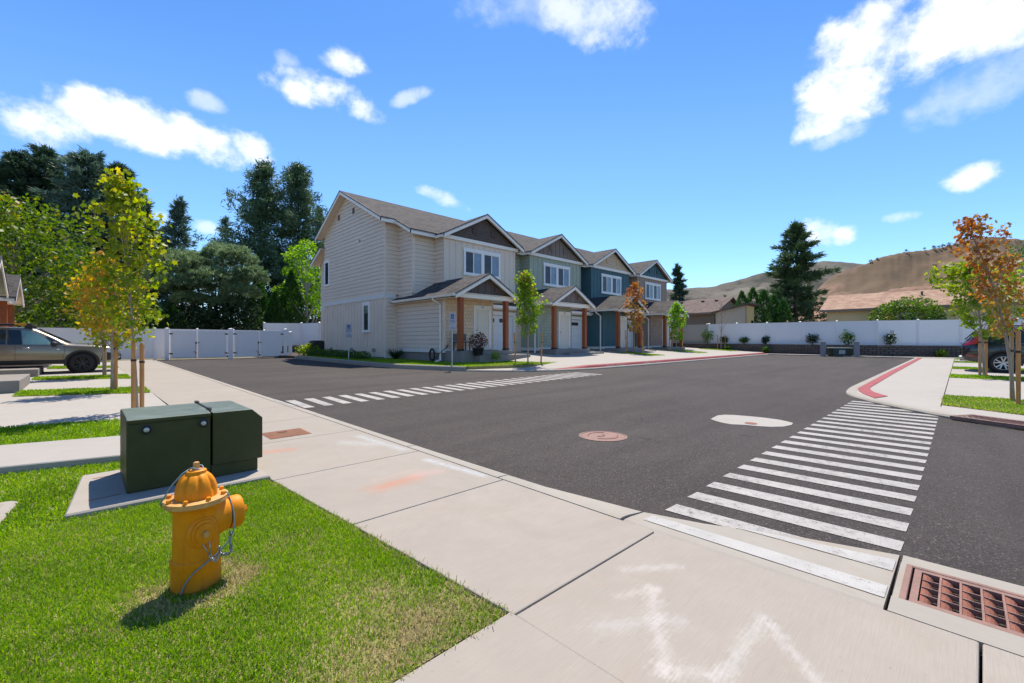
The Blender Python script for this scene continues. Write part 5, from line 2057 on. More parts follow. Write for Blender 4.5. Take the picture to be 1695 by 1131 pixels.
def block_wall(label, line, h, depth, mat):
    root = thing('retaining_wall', label, 'retaining wall', (0, 0, 0))
    rr_ = random.Random(9)
    mb, cp = MB(), MB()
    for (xa, ya), (xb, yb) in zip(line, line[1:]):
        L = math.hypot(xb - xa, yb - ya)
        n = int(L / 0.43)
        t = Vector((xb - xa, yb - ya, 0)).normalized()
        nrm = Vector((-t.y, t.x, 0))
        if nrm.dot(Vector((FX, FY, 0))) < 0:
            nrm = -nrm
        rows = int(h / 0.15)
        for r in range(rows):
            sh = 0.5 * (r % 2)
            for k in range(-1, n + 1):
                s0, s1 = (k + sh) / n * L, (k + sh + 1) / n * L
                s0, s1 = max(0, s0), min(L, s1)
                if s1 - s0 < 0.05:
                    continue
                a = Vector((xa, ya, 0)) + t * (s0 + 0.004)
                b = Vector((xa, ya, 0)) + t * (s1 - 0.004)
                z = G(a.x, a.y) + r * 0.15
                jut = rr_.uniform(-0.012, 0.012) - 0.012 * r
                p = [a - nrm * jut, b - nrm * jut, b + nrm * 0.2, a + nrm * 0.2]
                p[0] = p[0] + t * 0.01
                p[1] = p[1] - t * 0.01
                (cp if r == rows - 1 else mb).slab([(q.x, q.y) for q in p], z, z + 0.145)
    mb.build('block_course', mat, root)
    cp.build('cap_course', mat, root)
    return root


block_wall('long brown split face block retaining wall under the white fence at the far end', [(38.75, 19), (38.55, 4.0), (40.35, 0.0), (44.0, -7.5)], 0.80, 0.3, M['block'])
block_wall('low brown block wall under the white fence beside the beige townhouse', [(9.9, 37.6), (12.1, 36.9), (13.2, 31.3)], 0.66, 0.3, M['block_x'])
mb = MB()
mb.slab([(38.8, 19), (38.62, 4.0), (40.42, 0.0), (44.2, -7.7), (47, -7.7), (44, 19)], -0.2, 0.70)
mb.slab([(10.0, 37.8), (12.2, 37.0), (13.35, 31.3), (15, 31.3), (15, 40), (10, 40)], -0.2, 0.56)
tag(mb.build('planting_bed', M['bark_mulch'], drape=True), **STR)

# ------------------------------------------------------------------ bollards, ground box, signs, AC unit
M['bollard'] = concrete('bollard_concrete', (0.30, 0.285, 0.29), (1, 0, 0), 0.15)
for u, d, lab in ((1362.5, 30.6, 'square grey concrete bollard left of the green box by the wall'), (1418, 29.7, 'square grey concrete bollard right of the green box by the wall')):
    x, y = ray(u, d)
    root = thing('bollard', lab, 'bollard', (x, y, G(x, y)), math.radians(3), 'concrete bollards')
    mb = MB()
    mb.box(-0.15, -0.15, -0.2, 0.15, 0.15, 0.93)
    mb.build('shaft', M['bollard'], root, bevel=0.02, seg=2)
    mb = MB()
    mb.box(-0.16, -0.16, 0.93, 0.16, 0.16, 0.985)
    mb.build('cap', M['pad'], root, bevel=0.02, seg=2)
x, y = ray(1389, 30.4)
root = thing('utility_box', 'low dark green utility box with pale label between two bollards', 'utility box', (x, y, G(x, y)), YAW - math.radians(90) - math.radians(5))
M['box_green'] = simple('green_box_paint', (0.018, 0.035, 0.026), 0.5, 0.25, 4, 40, 0.1)
M['box_lid'] = simple('faded_green_lid', (0.24, 0.27, 0.23), 0.6, 0.15, 4, 40, 0.1)
mb = MB()
mb.box(-0.58, -0.3, -0.1, 0.66, 0.35, 0.50)
mb.build('body', M['box_green'], root, bevel=0.02, seg=2)
mb = MB()
mb.box(-0.61, -0.33, 0.50, 0.69, 0.38, 0.59)
mb.build('lid', M['box_lid'], root, bevel=0.02, seg=2)
mb = MB()
mb.box(-0.2, -0.315, 0.14, 0.2, -0.303, 0.40)
lb = mb.build('label', M['sign_white'], root)
mb = MB()
for q in range(3):
    mb.box(-0.16, -0.319, 0.18 + 0.07 * q, 0.16, -0.3155, 0.21 + 0.07 * q)
mb.build('printed_band', M['box_lid'], lb)


def parking_sign(x, y, h, lab, van):
    root = thing('parking_sign', lab, 'parking sign', (x, y, G(x, y)), math.radians(-8), 'accessible parking signs by the beige townhouse')
    mb = MB()
    mb.box(-0.022, -0.022, -0.1, 0.022, 0.022, h)
    mb.build('post', M['galv'], root)
    mb = MB()
    mb.box(-0.15, -0.034, h - 0.47, 0.15, -0.026, h - 0.01)
    pl = mb.build('sign_plate', M['sign_white'], root, bevel=0.003)
    mb = MB()
    zc = h - 0.14
    mb.box(-0.075, -0.037, h - 0.245, 0.075, -0.0345, h - 0.05)
    mb.build('blue_field', M['paper_blue'], pl)
    mb = MB()                                     # wheelchair symbol
    mb.tube([(0.0, -0.039, zc + 0.052), (0.0, -0.039, zc + 0.056)], 0.013, 10)
    mb.tube([(-0.005, -0.039, zc + 0.035), (0.0, -0.039, zc - 0.02), (0.032, -0.039, zc - 0.022), (0.045, -0.039, zc - 0.062)], 0.008, 6)
    mb.tube([(0.0, -0.039, zc + 0.012), (0.03, -0.039, zc + 0.012)], 0.006, 6)
    mb.tube([(-0.012 + 0.042 * math.cos(q), -0.039, zc - 0.036 + 0.042 * math.sin(q)) for q in [math.radians(120 + 24 * k) for k in range(10)]], 0.006, 6)
    mb.build('wheelchair_symbol', M['sign_white'], pl)
    lettering('sign_text', 'RESERVED\nPARKING', 0.062, M['paper_blue'], pl, (0, -0.0345, h - 0.34), (math.radians(90), 0, 0), 0.001)
    if van:
        mb = MB()
        mb.box(-0.15, -0.034, h - 0.70, 0.15, -0.026, h - 0.50)
        p2_ = mb.build('sign_plate', M['sign_white'], root, bevel=0.003)
        lettering('sign_text', 'VAN\nACCESSIBLE', 0.055, M['paper_blue'], p2_, (0, -0.0345, h - 0.60), (math.radians(90), 0, 0), 0.001)


parking_sign(10.62, 14.35, 2.28, 'accessible parking sign with two plates on the kerb corner before the cedar post', True)
parking_sign(9.72, 22.0, 1.98, 'accessible parking sign in the hedge against the beige side wall', True)


def ac_unit():
    root = thing('air_conditioner', 'dark grey air conditioner unit at the far corner of the beige townhouse', 'air conditioner', (11.2, 30.25, 0.42))
    mb = MB()
    mb.box(-0.40, -0.40, 0, 0.40, 0.40, 0.92)
    mb.build('housing', M['black'], root, bevel=0.05, seg=3)
    mb = MB()
    for k in range(14):
        zz = 0.10 + 0.055 * k
        mb.box(-0.408, -0.34, zz, -0.396, 0.34, zz + 0.02)
        mb.box(-0.34, -0.408, zz, 0.34, -0.396, zz + 0.02)
    mb.build('grille', M['box_green'], root)
    mb = MB()
    mb.lathe([(0.36, 0.922), (0.36, 0.95), (0.33, 0.955), (0.06, 0.955), (0.05, 0.93)], 24)
    mb.build('fan_guard', M['black'], root)


ac_unit()

# hose reel on the foundation, hose bib, porch furniture
def porch_items():
    root = thing('garden_hose', 'black coiled garden hose hung on the foundation of the beige townhouse', 'garden hose', (12.02, 17.75, 0.66))
    mb = MB()
    for k in range(5):
        mb.tube([(-0.05 - 0.022 * (k % 3), 0.20 * math.cos(q) * (0.9 + 0.05 * k), 0.27 * math.sin(q) * (0.9 + 0.05 * k)) for q in [2 * math.pi * w / 18 for w in range(19)]], 0.022, 6, cap=False)
    mb.build('coil', M['black'], root, smooth=True)
    mb = MB()
    mb.tube([(-0.08, -0.05, -0.22), (-0.14, -0.5, -0.1), (-0.12, -0.72, 0.10), (0.25, -0.78, 0.38), (0.32, -0.74, 0.47)], 0.018, 6)
    mb.build('hose_tail', M['black'], root, smooth=True)
    mb = MB()
    mb.tube([(0.32, -0.69, 0.47), (0.32, -0.80, 0.47)], 0.02, 8)
    mb.lathe([(0.05, 0), (0.05, 0.012)], 10, (0.32, -0.76, 0.52))
    mb.build('tap', M['galv'], root)
    # flower pot
    z = 0.866
    root = thing('flower_pot', 'dark pot of bushy red brown coleus beside the porch post of the beige townhouse', 'potted plant', (13.0, 15.55, 0.66))
    mb = MB()
    mb.lathe([(0.20, 0), (0.26, 0.30), (0.28, 0.32), (0.28, 0.36), (0.24, 0.36), (0.22, 0.30)], 18)
    mb.build('pot', M['black'], root, smooth=True, auto=40)
    M['coleus'] = leaf_mat('red_brown_foliage', [(0.0, (0.06, 0.022, 0.018)), (0.45, (0.16, 0.035, 0.025)), (0.8, (0.24, 0.075, 0.03)), (1.0, (0.12, 0.12, 0.03))], 0, 0.4, 0.35, 3.0)
    foliage_blob('foliage', root, (0, 0, 0.66), (0.42, 0.42, 0.42), 900, 0.075, M['coleus'], 51)
    root = thing('shrub', 'little green shrub in the lawn edge at the beige porch step', 'shrub', (13.55, 14.95, G(13.5, 14.9) + 0.12))
    foliage_blob('foliage', root, (0, 0, 0.34), (0.24, 0.24, 0.22), 420, 0.06, M['leaf_yg'], 52)
    mb = MB()
    mb.tube([(0, 0, -0.05), (0.0, 0.0, 0.28)], 0.018, 6)
    mb.build('stem', M['bark_maple'], root)
    # bench on the porch
    root = thing('bench', 'small grey cushioned bench on the porch behind the potted plant', 'bench', (12.95, 16.72, 0.868))
    mb = MB()
    for xx in (-0.36, 0.36):
        for yy in (-0.16, 0.16):
            mb.box(xx - 0.02, yy - 0.02, 0, xx + 0.02, yy + 0.02, 0.40)
    mb.box(-0.40, -0.2, 0.38, 0.40, 0.2, 0.41)
    mb.build('frame', M['black'], root)
    mb = MB()
    mb.box(-0.39, -0.19, 0.412, 0.39, 0.19, 0.47)
    mb.build('cushion', M['vent_grey'], root, bevel=0.02, seg=2)
    mb = MB()
    mb.box(-0.39, 0.14, 0.47, 0.39, 0.20, 0.80)
    mb.build('backrest', M['vent_tan'], root, bevel=0.02, seg=2)
    root = thing('doormat', 'red brown doormat in front of the beige townhouse door', 'doormat', (14.5, 16.6, 0.867))
    mb = MB()
    mb.box(-0.4, -0.25, 0, 0.4, 0.25, 0.015)
    mb.build('mat', M['rust'], root)

# ------------------------------------------------------------------ vegetation
LOBED = np.array([(0, 0), (0.42, 0.10), (0.30, 0.34), (0.56, 0.62), (0.22, 0.62), (0, 1.0), (-0.22, 0.62), (-0.56, 0.62), (-0.30, 0.34), (-0.42, 0.10)])
DIAMOND = np.array([(0, 0), (0.32, 0.45), (0, 1.0), (-0.32, 0.45)])


def leaf_verts(P, size, r, shape=DIAMOND, droop=0.5, fold=0.12):
    n = len(P)
    az = r.uniform(0, 2 * np.pi, n)
    pitch = r.normal(-droop, 0.55, n)
    D = np.stack([np.cos(az) * np.cos(pitch), np.sin(az) * np.cos(pitch), np.sin(pitch)], 1)
    rd = r.normal(0, 1, (n, 3))
    S = np.cross(D, rd)
    S /= np.linalg.norm(S, axis=1, keepdims=True) + 1e-9
    up = np.cross(S, D)
    flip = np.where(up[:, 2:3] < 0, -1.0, 1.0)
    up = up * flip
    sz = size * r.uniform(0.65, 1.25, n)
    m = len(shape)
    V = np.zeros((n, m, 3))
    for k, (a, b) in enumerate(shape):
        V[:, k] = P + S * (a * sz)[:, None] + D * (b * sz)[:, None] + up * (abs(a) * fold * sz)[:, None]
    return V.reshape(-1, 3), m


def foliage_blob(name, parent, c, rad, n, size, mat, seed, shape=DIAMOND, lump=0.25, shell=0.55, loc=None):
    r = np.random.RandomState(seed)
    d = r.normal(0, 1, (n, 3))
    d /= np.linalg.norm(d, axis=1, keepdims=True)
    k = r.rand(6, 3) * 2 - 1
    bumpy = sum(np.sin(d @ (kk * 5.0) + i) for i, kk in enumerate(k)) / 6.0
    rr_ = (1 - shell * r.rand(n) ** 1.6) * (1 + lump * bumpy)
    P = d * rr_[:, None] * np.array(rad) + np.array(c)
    V, m = leaf_verts(P, size, r, shape, 0.2)
    return np_mesh(name, V, m, mat, parent, loc)


M['leaf_yg'] = leaf_mat('yellow_green_leaves', [(0.0, (0.095, 0.176, 0.016)), (0.45, (0.203, 0.284, 0.024)), (0.8, (0.365, 0.378, 0.027)), (1.0, (0.486, 0.351, 0.041))], 0.25, 0.35, 0.5, 1.6)
M['leaf_l1'] = leaf_mat('yellowing_maple_leaves', [(0.0, (0.09, 0.16, 0.012)), (0.35, (0.20, 0.26, 0.016)), (0.65, (0.40, 0.37, 0.025)), (0.9, (0.56, 0.37, 0.03)), (1.0, (0.55, 0.24, 0.03))], 0.16, 0.40, 0.5, 1.8)
M['leaf_turning'] = leaf_mat('turning_maple_leaves', [(0.0, (0.11, 0.18, 0.016)), (0.3, (0.27, 0.30, 0.025)), (0.5, (0.48, 0.32, 0.035)), (0.7, (0.55, 0.22, 0.05)), (1.0, (0.48, 0.13, 0.045))], 0.25, 0.5, 0.5, 1.4)
M['leaf_rust'] = leaf_mat('rust_maple_leaves', [(0.0, (0.184, 0.196, 0.034)), (0.3, (0.345, 0.196, 0.046)), (0.6, (0.368, 0.127, 0.040)), (1.0, (0.253, 0.069, 0.034))], 0.30, 0.45, 0.45, 1.4)
M['leaf_greenred'] = leaf_mat('green_leaves_red_tips', [(0.0, (0.081, 0.162, 0.016)), (0.5, (0.189, 0.297, 0.027)), (0.75, (0.351, 0.351, 0.041)), (0.9, (0.513, 0.257, 0.068)), (1.0, (0.486, 0.162, 0.068))], 0.35, 0.35, 0.5, 1.6)
M['leaf_lime'] = leaf_mat('lime_leaves', [(0.0, (0.112, 0.238, 0.017)), (0.6, (0.238, 0.392, 0.028)), (1.0, (0.378, 0.462, 0.056))], 0.1, 0.3, 0.5, 1.5)
M['leaf_mid'] = leaf_mat('mid_green_leaves', [(0.0, (0.045, 0.098, 0.015)), (0.6, (0.098, 0.180, 0.024)), (1.0, (0.195, 0.255, 0.045))], 0.0, 0.35, 0.4, 1.2)
M['leaf_bush'] = leaf_mat('bright_bush_leaves', [(0.0, (0.05, 0.10, 0.012)), (0.6, (0.12, 0.20, 0.022)), (1.0, (0.24, 0.28, 0.05))], 0.0, 0.35, 0.4, 1.2)
M['leaf_dark'] = leaf_mat('dark_green_leaves', [(0.0, (0.017, 0.036, 0.014)), (0.6, (0.039, 0.073, 0.022)), (1.0, (0.084, 0.119, 0.036))], 0.0, 0.3, 0.3, 0.8)
M['leaf_sumac'] = leaf_mat('green_orange_leaves', [(0.0, (0.06, 0.115, 0.010)), (0.42, (0.115, 0.18, 0.015)), (0.60, (0.24, 0.24, 0.02)), (0.74, (0.46, 0.22, 0.03)), (1.0, (0.46, 0.12, 0.03))], 0.05, 0.55, 0.45, 0.55)
M['needle_dark'] = leaf_mat('dark_needles', [(0.0, (0.036, 0.073, 0.042)), (0.6, (0.087, 0.147, 0.081)), (1.0, (0.196, 0.266, 0.133))], 0.0, 0.35, 0.18, 0.35, 0.55)
M['needle_spruce'] = leaf_mat('spruce_needles', [(0.0, (0.039, 0.077, 0.031)), (0.6, (0.105, 0.168, 0.063)), (1.0, (0.266, 0.322, 0.119))], 0.0, 0.35, 0.2, 0.35, 0.55)
M['needle_blue'] = leaf_mat('blue_green_needles', [(0.0, (0.070, 0.123, 0.087)), (0.6, (0.161, 0.238, 0.161)), (1.0, (0.308, 0.392, 0.252))], 0.0, 0.35, 0.18, 0.35, 0.55)
M['needle_pine'] = leaf_mat('pine_needles', [(0.0, (0.056, 0.105, 0.050)), (0.6, (0.133, 0.210, 0.101)), (1.0, (0.308, 0.378, 0.182))], 0.0, 0.4, 0.2, 0.5, 0.55)
M['needle_broad'] = leaf_mat('grey_green_pine_needles', [(0.0, (0.11, 0.17, 0.080)), (0.6, (0.25, 0.32, 0.155)), (1.0, (0.44, 0.47, 0.26))], 0.0, 0.4, 0.35, 0.5, 0.55)
M['cedar_green'] = leaf_mat('arborvitae_sprays', [(0.0, (0.024, 0.075, 0.015)), (0.6, (0.053, 0.143, 0.021)), (1.0, (0.112, 0.225, 0.038))], 0.0, 0.3, 0.3, 0.8, 0.6)
M['strap'] = simple('black_tie_strap', (0.03, 0.025, 0.022), 0.6, 0.2, 10, 40, 0.1)


def limb(p0, p1, n, bend, r):
    """a bowed line of n+1 points"""
    p0, p1 = Vector(p0), Vector(p1)
    out = []
    sd = Vector((r.uniform(-1, 1), r.uniform(-1, 1), r.uniform(-.3, .6)))
    for k in range(n + 1):
        t = k / n
        out.append(p0.lerp(p1, t) + sd * (bend * math.sin(math.pi * t)))
    return out


def maple(label, x, y, z, H, R, mat, seed, n_leaf, lean=(0, 0), h0=0.33, leaf=0.10, nb=26, group='young street trees with stakes', rtrunk=0.035, shape=LOBED, ang=1.15, spread=0.09, name='street_tree', top=1.0, cat='tree'):
    r = random.Random(seed)
    q = np.random.RandomState(seed)
    root = thing(name, label, cat, (x, y, z), 0, group)
    mb = MB()
    tp = []
    for k in range(9):
        t = k / 8
        tp.append(Vector((lean[0] * t * t + 0.03 * math.sin(4 * t + seed), lean[1] * t * t + 0.03 * math.cos(3 * t + seed), H * t * 0.97 - 0.05 * (k == 0))))
    mb.tube(tp, [rtrunk * (1 - 0.82 * (k / 8)) for k in range(9)], 9)
    mb.build('trunk', M['bark_maple'], root, smooth=True)
    br = MB()
    pts = []

    def trunk_at(h):
        s_ = max(0.0, min(0.999, h / (H * 0.97))) * 8
        i = int(s_)
        return tp[i].lerp(tp[i + 1], s_ - i)
    for b in range(nb):
        t = b / (nb - 1)
        h = H * (h0 * 0.9 + (0.93 - h0 * 0.9) * t)
        base = trunk_at(h)
        az = b * 2.39996 + r.uniform(-.4, .4)
        prof = (0.55 + 0.75 * math.sin(math.pi * min(1, (t * 0.85 + 0.12)))) * (1 - 0.55 * t * t)
        L = R * prof * r.uniform(0.75, 1.15)
        end = base + Vector((math.cos(az) * L, math.sin(az) * L, L * ang * r.uniform(0.7, 1.2)))
        if end.z > H * top:
            end.z = H * top
        path = limb(base, end, 4, L * 0.10, r)
        rb = rtrunk * (1 - 0.82 * h / H) * 0.55
        br.tube(path, [max(0.003, rb * (1 - 0.8 * k / 4)) for k in range(5)], 5)
        k_l = max(1, int(n_leaf / nb / 3))
        for s_ in range(3):
            c = path[1 + s_].lerp(path[2 + s_], r.random())
            tw = c + Vector((r.uniform(-1, 1), r.uniform(-1, 1), r.uniform(-.3, .9))) * (L * 0.35)
            br.tube([c, c.lerp(tw, .5) + Vector((0, 0, 0.01)), tw], [0.005, 0.004, 0.0025], 4)
            for _ in range(k_l):
                cc = c.lerp(tw, r.uniform(0.1, 1.1))
                pts.append(cc + Vector((q.normal(0, spread), q.normal(0, spread), q.normal(0, spread))))
    br.build('branches', M['bark_maple'], root, smooth=True)
    if mat is not None and n_leaf:
        V, m = leaf_verts(np.array([tuple(p) for p in pts]), leaf, q, shape, 0.55)
        np_mesh('crown', V, m, M[mat], root)
    return root


def stake(u, v_or_xy, h, lab, mat='stake', r=0.055, lean=(0, 0)):
    x, y = v_or_xy
    root = thing('tree_stake', lab, 'tree stake', (x, y, G(x, y)), 0, 'wooden tree stakes')
    mb = MB()
    mb.lathe([(r * 0.98, -0.1), (r, h * 0.5), (r * 0.97, h - 0.03), (r * 0.7, h)], 14)
    o = mb.build('pole', M[mat], root, smooth=True, auto=50)
    mb = MB()
    mb.lathe([(r + 0.003, h * 0.70), (r + 0.006, h * 0.705), (r + 0.006, h * 0.725), (r + 0.003, h * 0.73)], 14)
    mb.build('tie_strap', M['strap'], root)
    root.rotation_euler = (lean[1], lean[0], 0)
    return root


def zg(p):
    return G(p[0], p[1])


# left row
p = (0.69, 10.35)
maple('tall yellow green young maple between two stakes behind the green cabinet', p[0] - 0.02, p[1], zg(p), 4.25, 0.43, 'leaf_l1', 3, 2050, (-0.22, 0.06), 0.34, 0.088, 34, ang=1.6, spread=0.08, rtrunk=0.028)
stake(0, (0.625, 10.30), 1.24, 'brown stake left of the trunk of the tall yellow green maple', 'stake', 0.036)
stake(0, (0.745, 10.38), 1.19, 'orange brown stake right of the trunk of the tall yellow green maple', 'stake', 0.035)
p = at(188, 648)
maple('young maple with green and orange leaves right behind the tall yellow green one', p[0], p[1], zg(p), 3.25, 0.56, 'leaf_turning', 5, 1500, (-0.2, 0.2), 0.32, 0.095, 26)
stake(0, at(190.5, 646.5), 1.42, 'thick stake of the middle young maple in the left row', 'stake', 0.052)
p = at(170, 623.5)
maple('farthest young maple of the left row, orange leaves in front of the bronze car', p[0], p[1], zg(p), 3.3, 0.66, 'leaf_turning', 8, 1700, (-0.1, 0.1), 0.28, 0.11, 26)
stake(0, at(173, 622.5), 1.42, 'stake of the farthest young maple beside the bronze car bonnet', 'stake_grey')
# townhouse row
p = (14.05, 13.35)
maple('green young maple on the lawn corner in front of the sage green townhouse', p[0], p[1], zg(p) + 0.1, 4.1, 0.52, 'leaf_greenred', 12, 1900, (-0.2, 0.1), 0.32, 0.11, 30, ang=1.4)
for dx, dy, l in ((-0.50, 0.30, 'left'), (0.48, -0.30, 'right')):
    stake(0, (p[0] + dx, p[1] + dy), 1.5, 'thin leaning stake on the %s of the maple at the lawn corner' % l, 'stake', 0.035, (0.06 * (1 if dx > 0 else -1), 0))
p = ray(1050, 28.4)
maple('rust brown young maple in front of the dark teal townhouse', p[0], p[1], zg(p) + 0.17, 4.8, 0.60, 'leaf_rust', 17, 1000, (0.05, 0), 0.28, 0.13, 24, ang=1.3)
for dx, dy, l in ((-0.36, 0.36, 'left'), (0.36, -0.36, 'right')):
    stake(0, (p[0] + dx, p[1] + dy), 1.75, 'thin stake on the %s of the rust brown maple' % l, 'stake', 0.04, (0.05 * (1 if dx > 0 else -1), 0))
p = ray(1119, 32.6)
maple('small lime green young tree in front of the taupe townhouse', p[0], p[1], zg(p) + 0.17, 3.7, 0.6, 'leaf_lime', 21, 1200, (0.1, 0), 0.22, 0.14, 22)
for dx, dy, l in ((-0.33, 0.33, 'left'), (0.33, -0.33, 'right')):
    stake(0, (p[0] + dx, p[1] + dy), 1.6, 'thin stake on the %s of the lime green tree' % l, 'stake', 0.04)
p = ray(1194, 37.0)
maple('bare leafless sapling between stakes near the retaining wall', p[0], p[1], zg(p), 4.6, 0.75, None, 25, 0, (0, 0), 0.35, 0.1, 16, rtrunk=0.045, ang=1.9)
for dx, dy, l in ((-0.22, 0.22, 'left'), (0.22, -0.22, 'right')):
    stake(0, (p[0] + dx, p[1] + dy), 1.5, 'thin stake on the %s of the bare sapling' % l, 'stake', 0.035)
# right row
p = at(1631, 622.5)
maple('yellow green young maple at the rear bumper of the dark blue car', p[0], p[1], zg(p), 3.75, 0.98, 'leaf_yg', 31, 2900, (-0.15, 0.40), 0.34, 0.11, 34, rtrunk=0.04)
stake(0, at(1622, 623), 1.58, 'weathered grey stake before the bumper of the dark blue car', 'stake_grey', 0.04)
stake(0, at(1632, 621.5), 1.56, 'orange brown stake before the bumper of the dark blue car', 'stake', 0.04)
p = at(1680, 666)
maple('leaning rust red young maple nearest the right edge of the photo', p[0], p[1], zg(p), 3.9, 0.42, 'leaf_rust', 37, 1350, (-0.10, 0.74), 0.34, 0.075, 32, rtrunk=0.034, ang=1.5, spread=0.07)
stake(0, at(1674.5, 662), 1.42, 'grey brown stake left of the leaning rust red maple trunk', 'stake_grey', 0.030)
stake(0, at(1685.5, 672), 1.43, 'orange brown stake right of the leaning rust red maple trunk', 'stake', 0.034)


def blade_verts(P, D, length, width, r):
    """thin triangles from P along D"""
    n = len(P)
    D = D / (np.linalg.norm(D, axis=1, keepdims=True) + 1e-9)
    S = np.cross(D, r.normal(0, 1, (n, 3)))
    S /= np.linalg.norm(S, axis=1, keepdims=True) + 1e-9
    L = (length * r.uniform(0.65, 1.2, n))[:, None]
    w = (width * r.uniform(0.7, 1.3, n))[:, None]
    V = np.zeros((n, 3, 3))
    V[:, 0] = P - S * w
    V[:, 1] = P + S * w
    V[:, 2] = P + D * L
    return V.reshape(-1, 3)


def conifer(name, label, u, d, vtop, R, mat, seed, base_h=1.5, whorl=0.75, nbr=6, droop=-0.15, tufts=7, per=26, blade=0.42, bw=0.035, group=None, power=0.9, burst=0.35, rt=0.22, twin=None, irregular=0.36, bark='bark_pine', cat='tree', tdense=1.0):
    x, y = ray(u, d)
    zb_ = 0.3
    H = 1.3 + (565.5 - vtop) / 725 * d - zb_
    q = np.random.RandomState(seed)
    root = thing(name, label, cat, (x, y, zb_), 0, group)
    mb = MB()
    wob = [Vector((0.15 * math.sin(seed + k * 0.7), 0.15 * math.cos(seed + k), H * k / 10)) for k in range(11)]
    mb.tube(wob, [rt * (1 - 0.93 * k / 10) for k in range(11)], 8)
    mb.build('trunk', M[bark], root, smooth=True)
    br = MB()
    P, D = [], []
    h = base_h
    while h < H - 0.25:
        t = (h - base_h) / (H - base_h)
        Rl = R * ((1 - t) ** power) * (1.0 if t > 0.12 else 0.75 + 2 * t)
        c0 = wob[int(h / H * 9.99)]
        a0 = q.uniform(0, 6.28)
        for b in range(nbr):
            if q.rand() < irregular * 0.6:
                continue
            az = a0 + 2 * math.pi * b / nbr + q.uniform(-.35, .35)
            L = max(0.25, Rl * q.uniform(1 - irregular * 1.7, 1.15) * (1 + 0.22 * math.sin(2 * az + seed) * math.sin(h * 1.1 + seed)))
            rise = (droop + 0.55 * t) * L
            e = np.array([math.cos(az) * L, math.sin(az) * L, rise])
            s0 = np.array([c0.x, c0.y, h + q.uniform(-.25, .25)])
            br.tube([tuple(s0), tuple(s0 + e * 0.5 + np.array([0, 0, 0.05 * L])), tuple(s0 + e)], [max(0.012, 0.035 * L / max(R, 1)), 0.02, 0.008], 4, cap=False)
            nt = max(2, int(tufts * (0.30 + 0.70 * L / max(R, 0.1)) * tdense))
            for k in range(nt):
                s_ = 0.22 + 0.80 * (k + q.rand()) / nt
                spread_ = 0.30 * L * (1 - 0.5 * s_)
                c = s0 + e * s_ + np.array([-math.sin(az), math.cos(az), 0]) * q.normal(0, spread_ * 0.6) + np.array([0, 0, q.normal(0, 0.07) - 0.05 * s_])
                P.append(c)
                tip = 1.0 + 1.1 * (s_ > 0.85)
                D.append((math.cos(az) * tip, math.sin(az) * tip, 0.25 * tip))
        h += whorl * q.uniform(0.75, 1.2) * (1 - 0.35 * t)
    for k in range(5):                            # leader
        P.append(np.array([wob[-1].x, wob[-1].y, H - 0.2 * k]))
        D.append((0, 0, 1.2))
    br.build('branches', M[bark], root)
    P = np.repeat(np.array(P), per, 0)
    D = np.repeat(np.array(D), per, 0) * (1 - burst) + q.normal(0, 1, (len(P), 3)) * (0.30 + burst)
    P = P + q.normal(0, 0.10, P.shape) * (0.6 + burst) * (R / 3.0)
    V = blade_verts(P, D, blade, bw, q)
    np_mesh('crown', V, 3, M[mat], root)
    return root


BG = 'trees behind the white fence on the left'
conifer('spruce_tree', 'tall dark conifer behind the left maple, its tip the farthest left', 22, 46, 258, 5.6, 'needle_dark', 1, nbr=8, tufts=11, per=30, blade=0.62, bw=0.07, group=BG, whorl=1.0, power=0.55, burst=0.2)
conifer('spruce_tree', 'tallest dark conifer at the left, tip just left of the yellow maple top', 72, 48, 246, 6.4, 'needle_dark', 2, nbr=8, tufts=11, per=30, blade=0.62, bw=0.07, group=BG, whorl=1.0, power=0.55, burst=0.2)
conifer('spruce_tree', 'tall blue green conifer directly behind the top of the yellow green maple', 142, 47, 254, 6.2, 'needle_blue', 3, nbr=8, tufts=11, per=30, blade=0.62, bw=0.07, group=BG, whorl=1.0, power=0.55, burst=0.2)
conifer('spruce_tree', 'dark conifer showing right of the yellow green maple top', 198, 49, 276, 5.6, 'needle_dark', 4, nbr=8, tufts=11, per=30, blade=0.62, bw=0.07, group=BG, whorl=1.0, power=0.55, burst=0.2)
conifer('spruce_tree', 'lower dark conifer with drooping side at the right of the left group', 238, 50, 345, 5.0, 'needle_dark', 5, nbr=7, tufts=10, per=26, blade=0.58, bw=0.07, group=BG, power=0.65)
conifer('spruce_tree', 'slender blue green conifer standing alone above the broad pine', 298, 50, 330, 4.2, 'needle_blue', 6, nbr=6, tufts=8, per=24, blade=0.5, bw=0.055, group=BG, power=0.8)
conifer('pine_tree', 'thin loose pine tip between the slender conifer and the big pines', 371, 54, 362, 3.4, 'needle_pine', 7, nbr=5, tufts=6, per=26, blade=0.45, bw=0.05, group=BG, burst=0.6, irregular=0.5, power=0.6)
conifer('pine_tree', 'big dark ponderosa pine, left one of the touching pair', 433, 53, 272, 6.4, 'needle_pine', 8, base_h=3, nbr=6, tufts=9, per=34, blade=0.55, bw=0.062, group=BG, burst=0.75, irregular=0.40, power=0.62, droop=0.12, rt=0.3)
conifer('pine_tree', 'big dark ponderosa pine, right one of the touching pair', 492, 54, 277, 5.8, 'needle_pine', 9, base_h=3, nbr=6, tufts=9, per=34, blade=0.55, bw=0.062, group=BG, burst=0.75, irregular=0.40, power=0.62, droop=0.12, rt=0.3)
conifer('spruce_tree', 'dark conifer rising behind the eave of the beige townhouse', 530, 57, 345, 3.6, 'needle_dark', 10, nbr=6, tufts=6, per=15, blade=0.5, bw=0.055, group=BG)


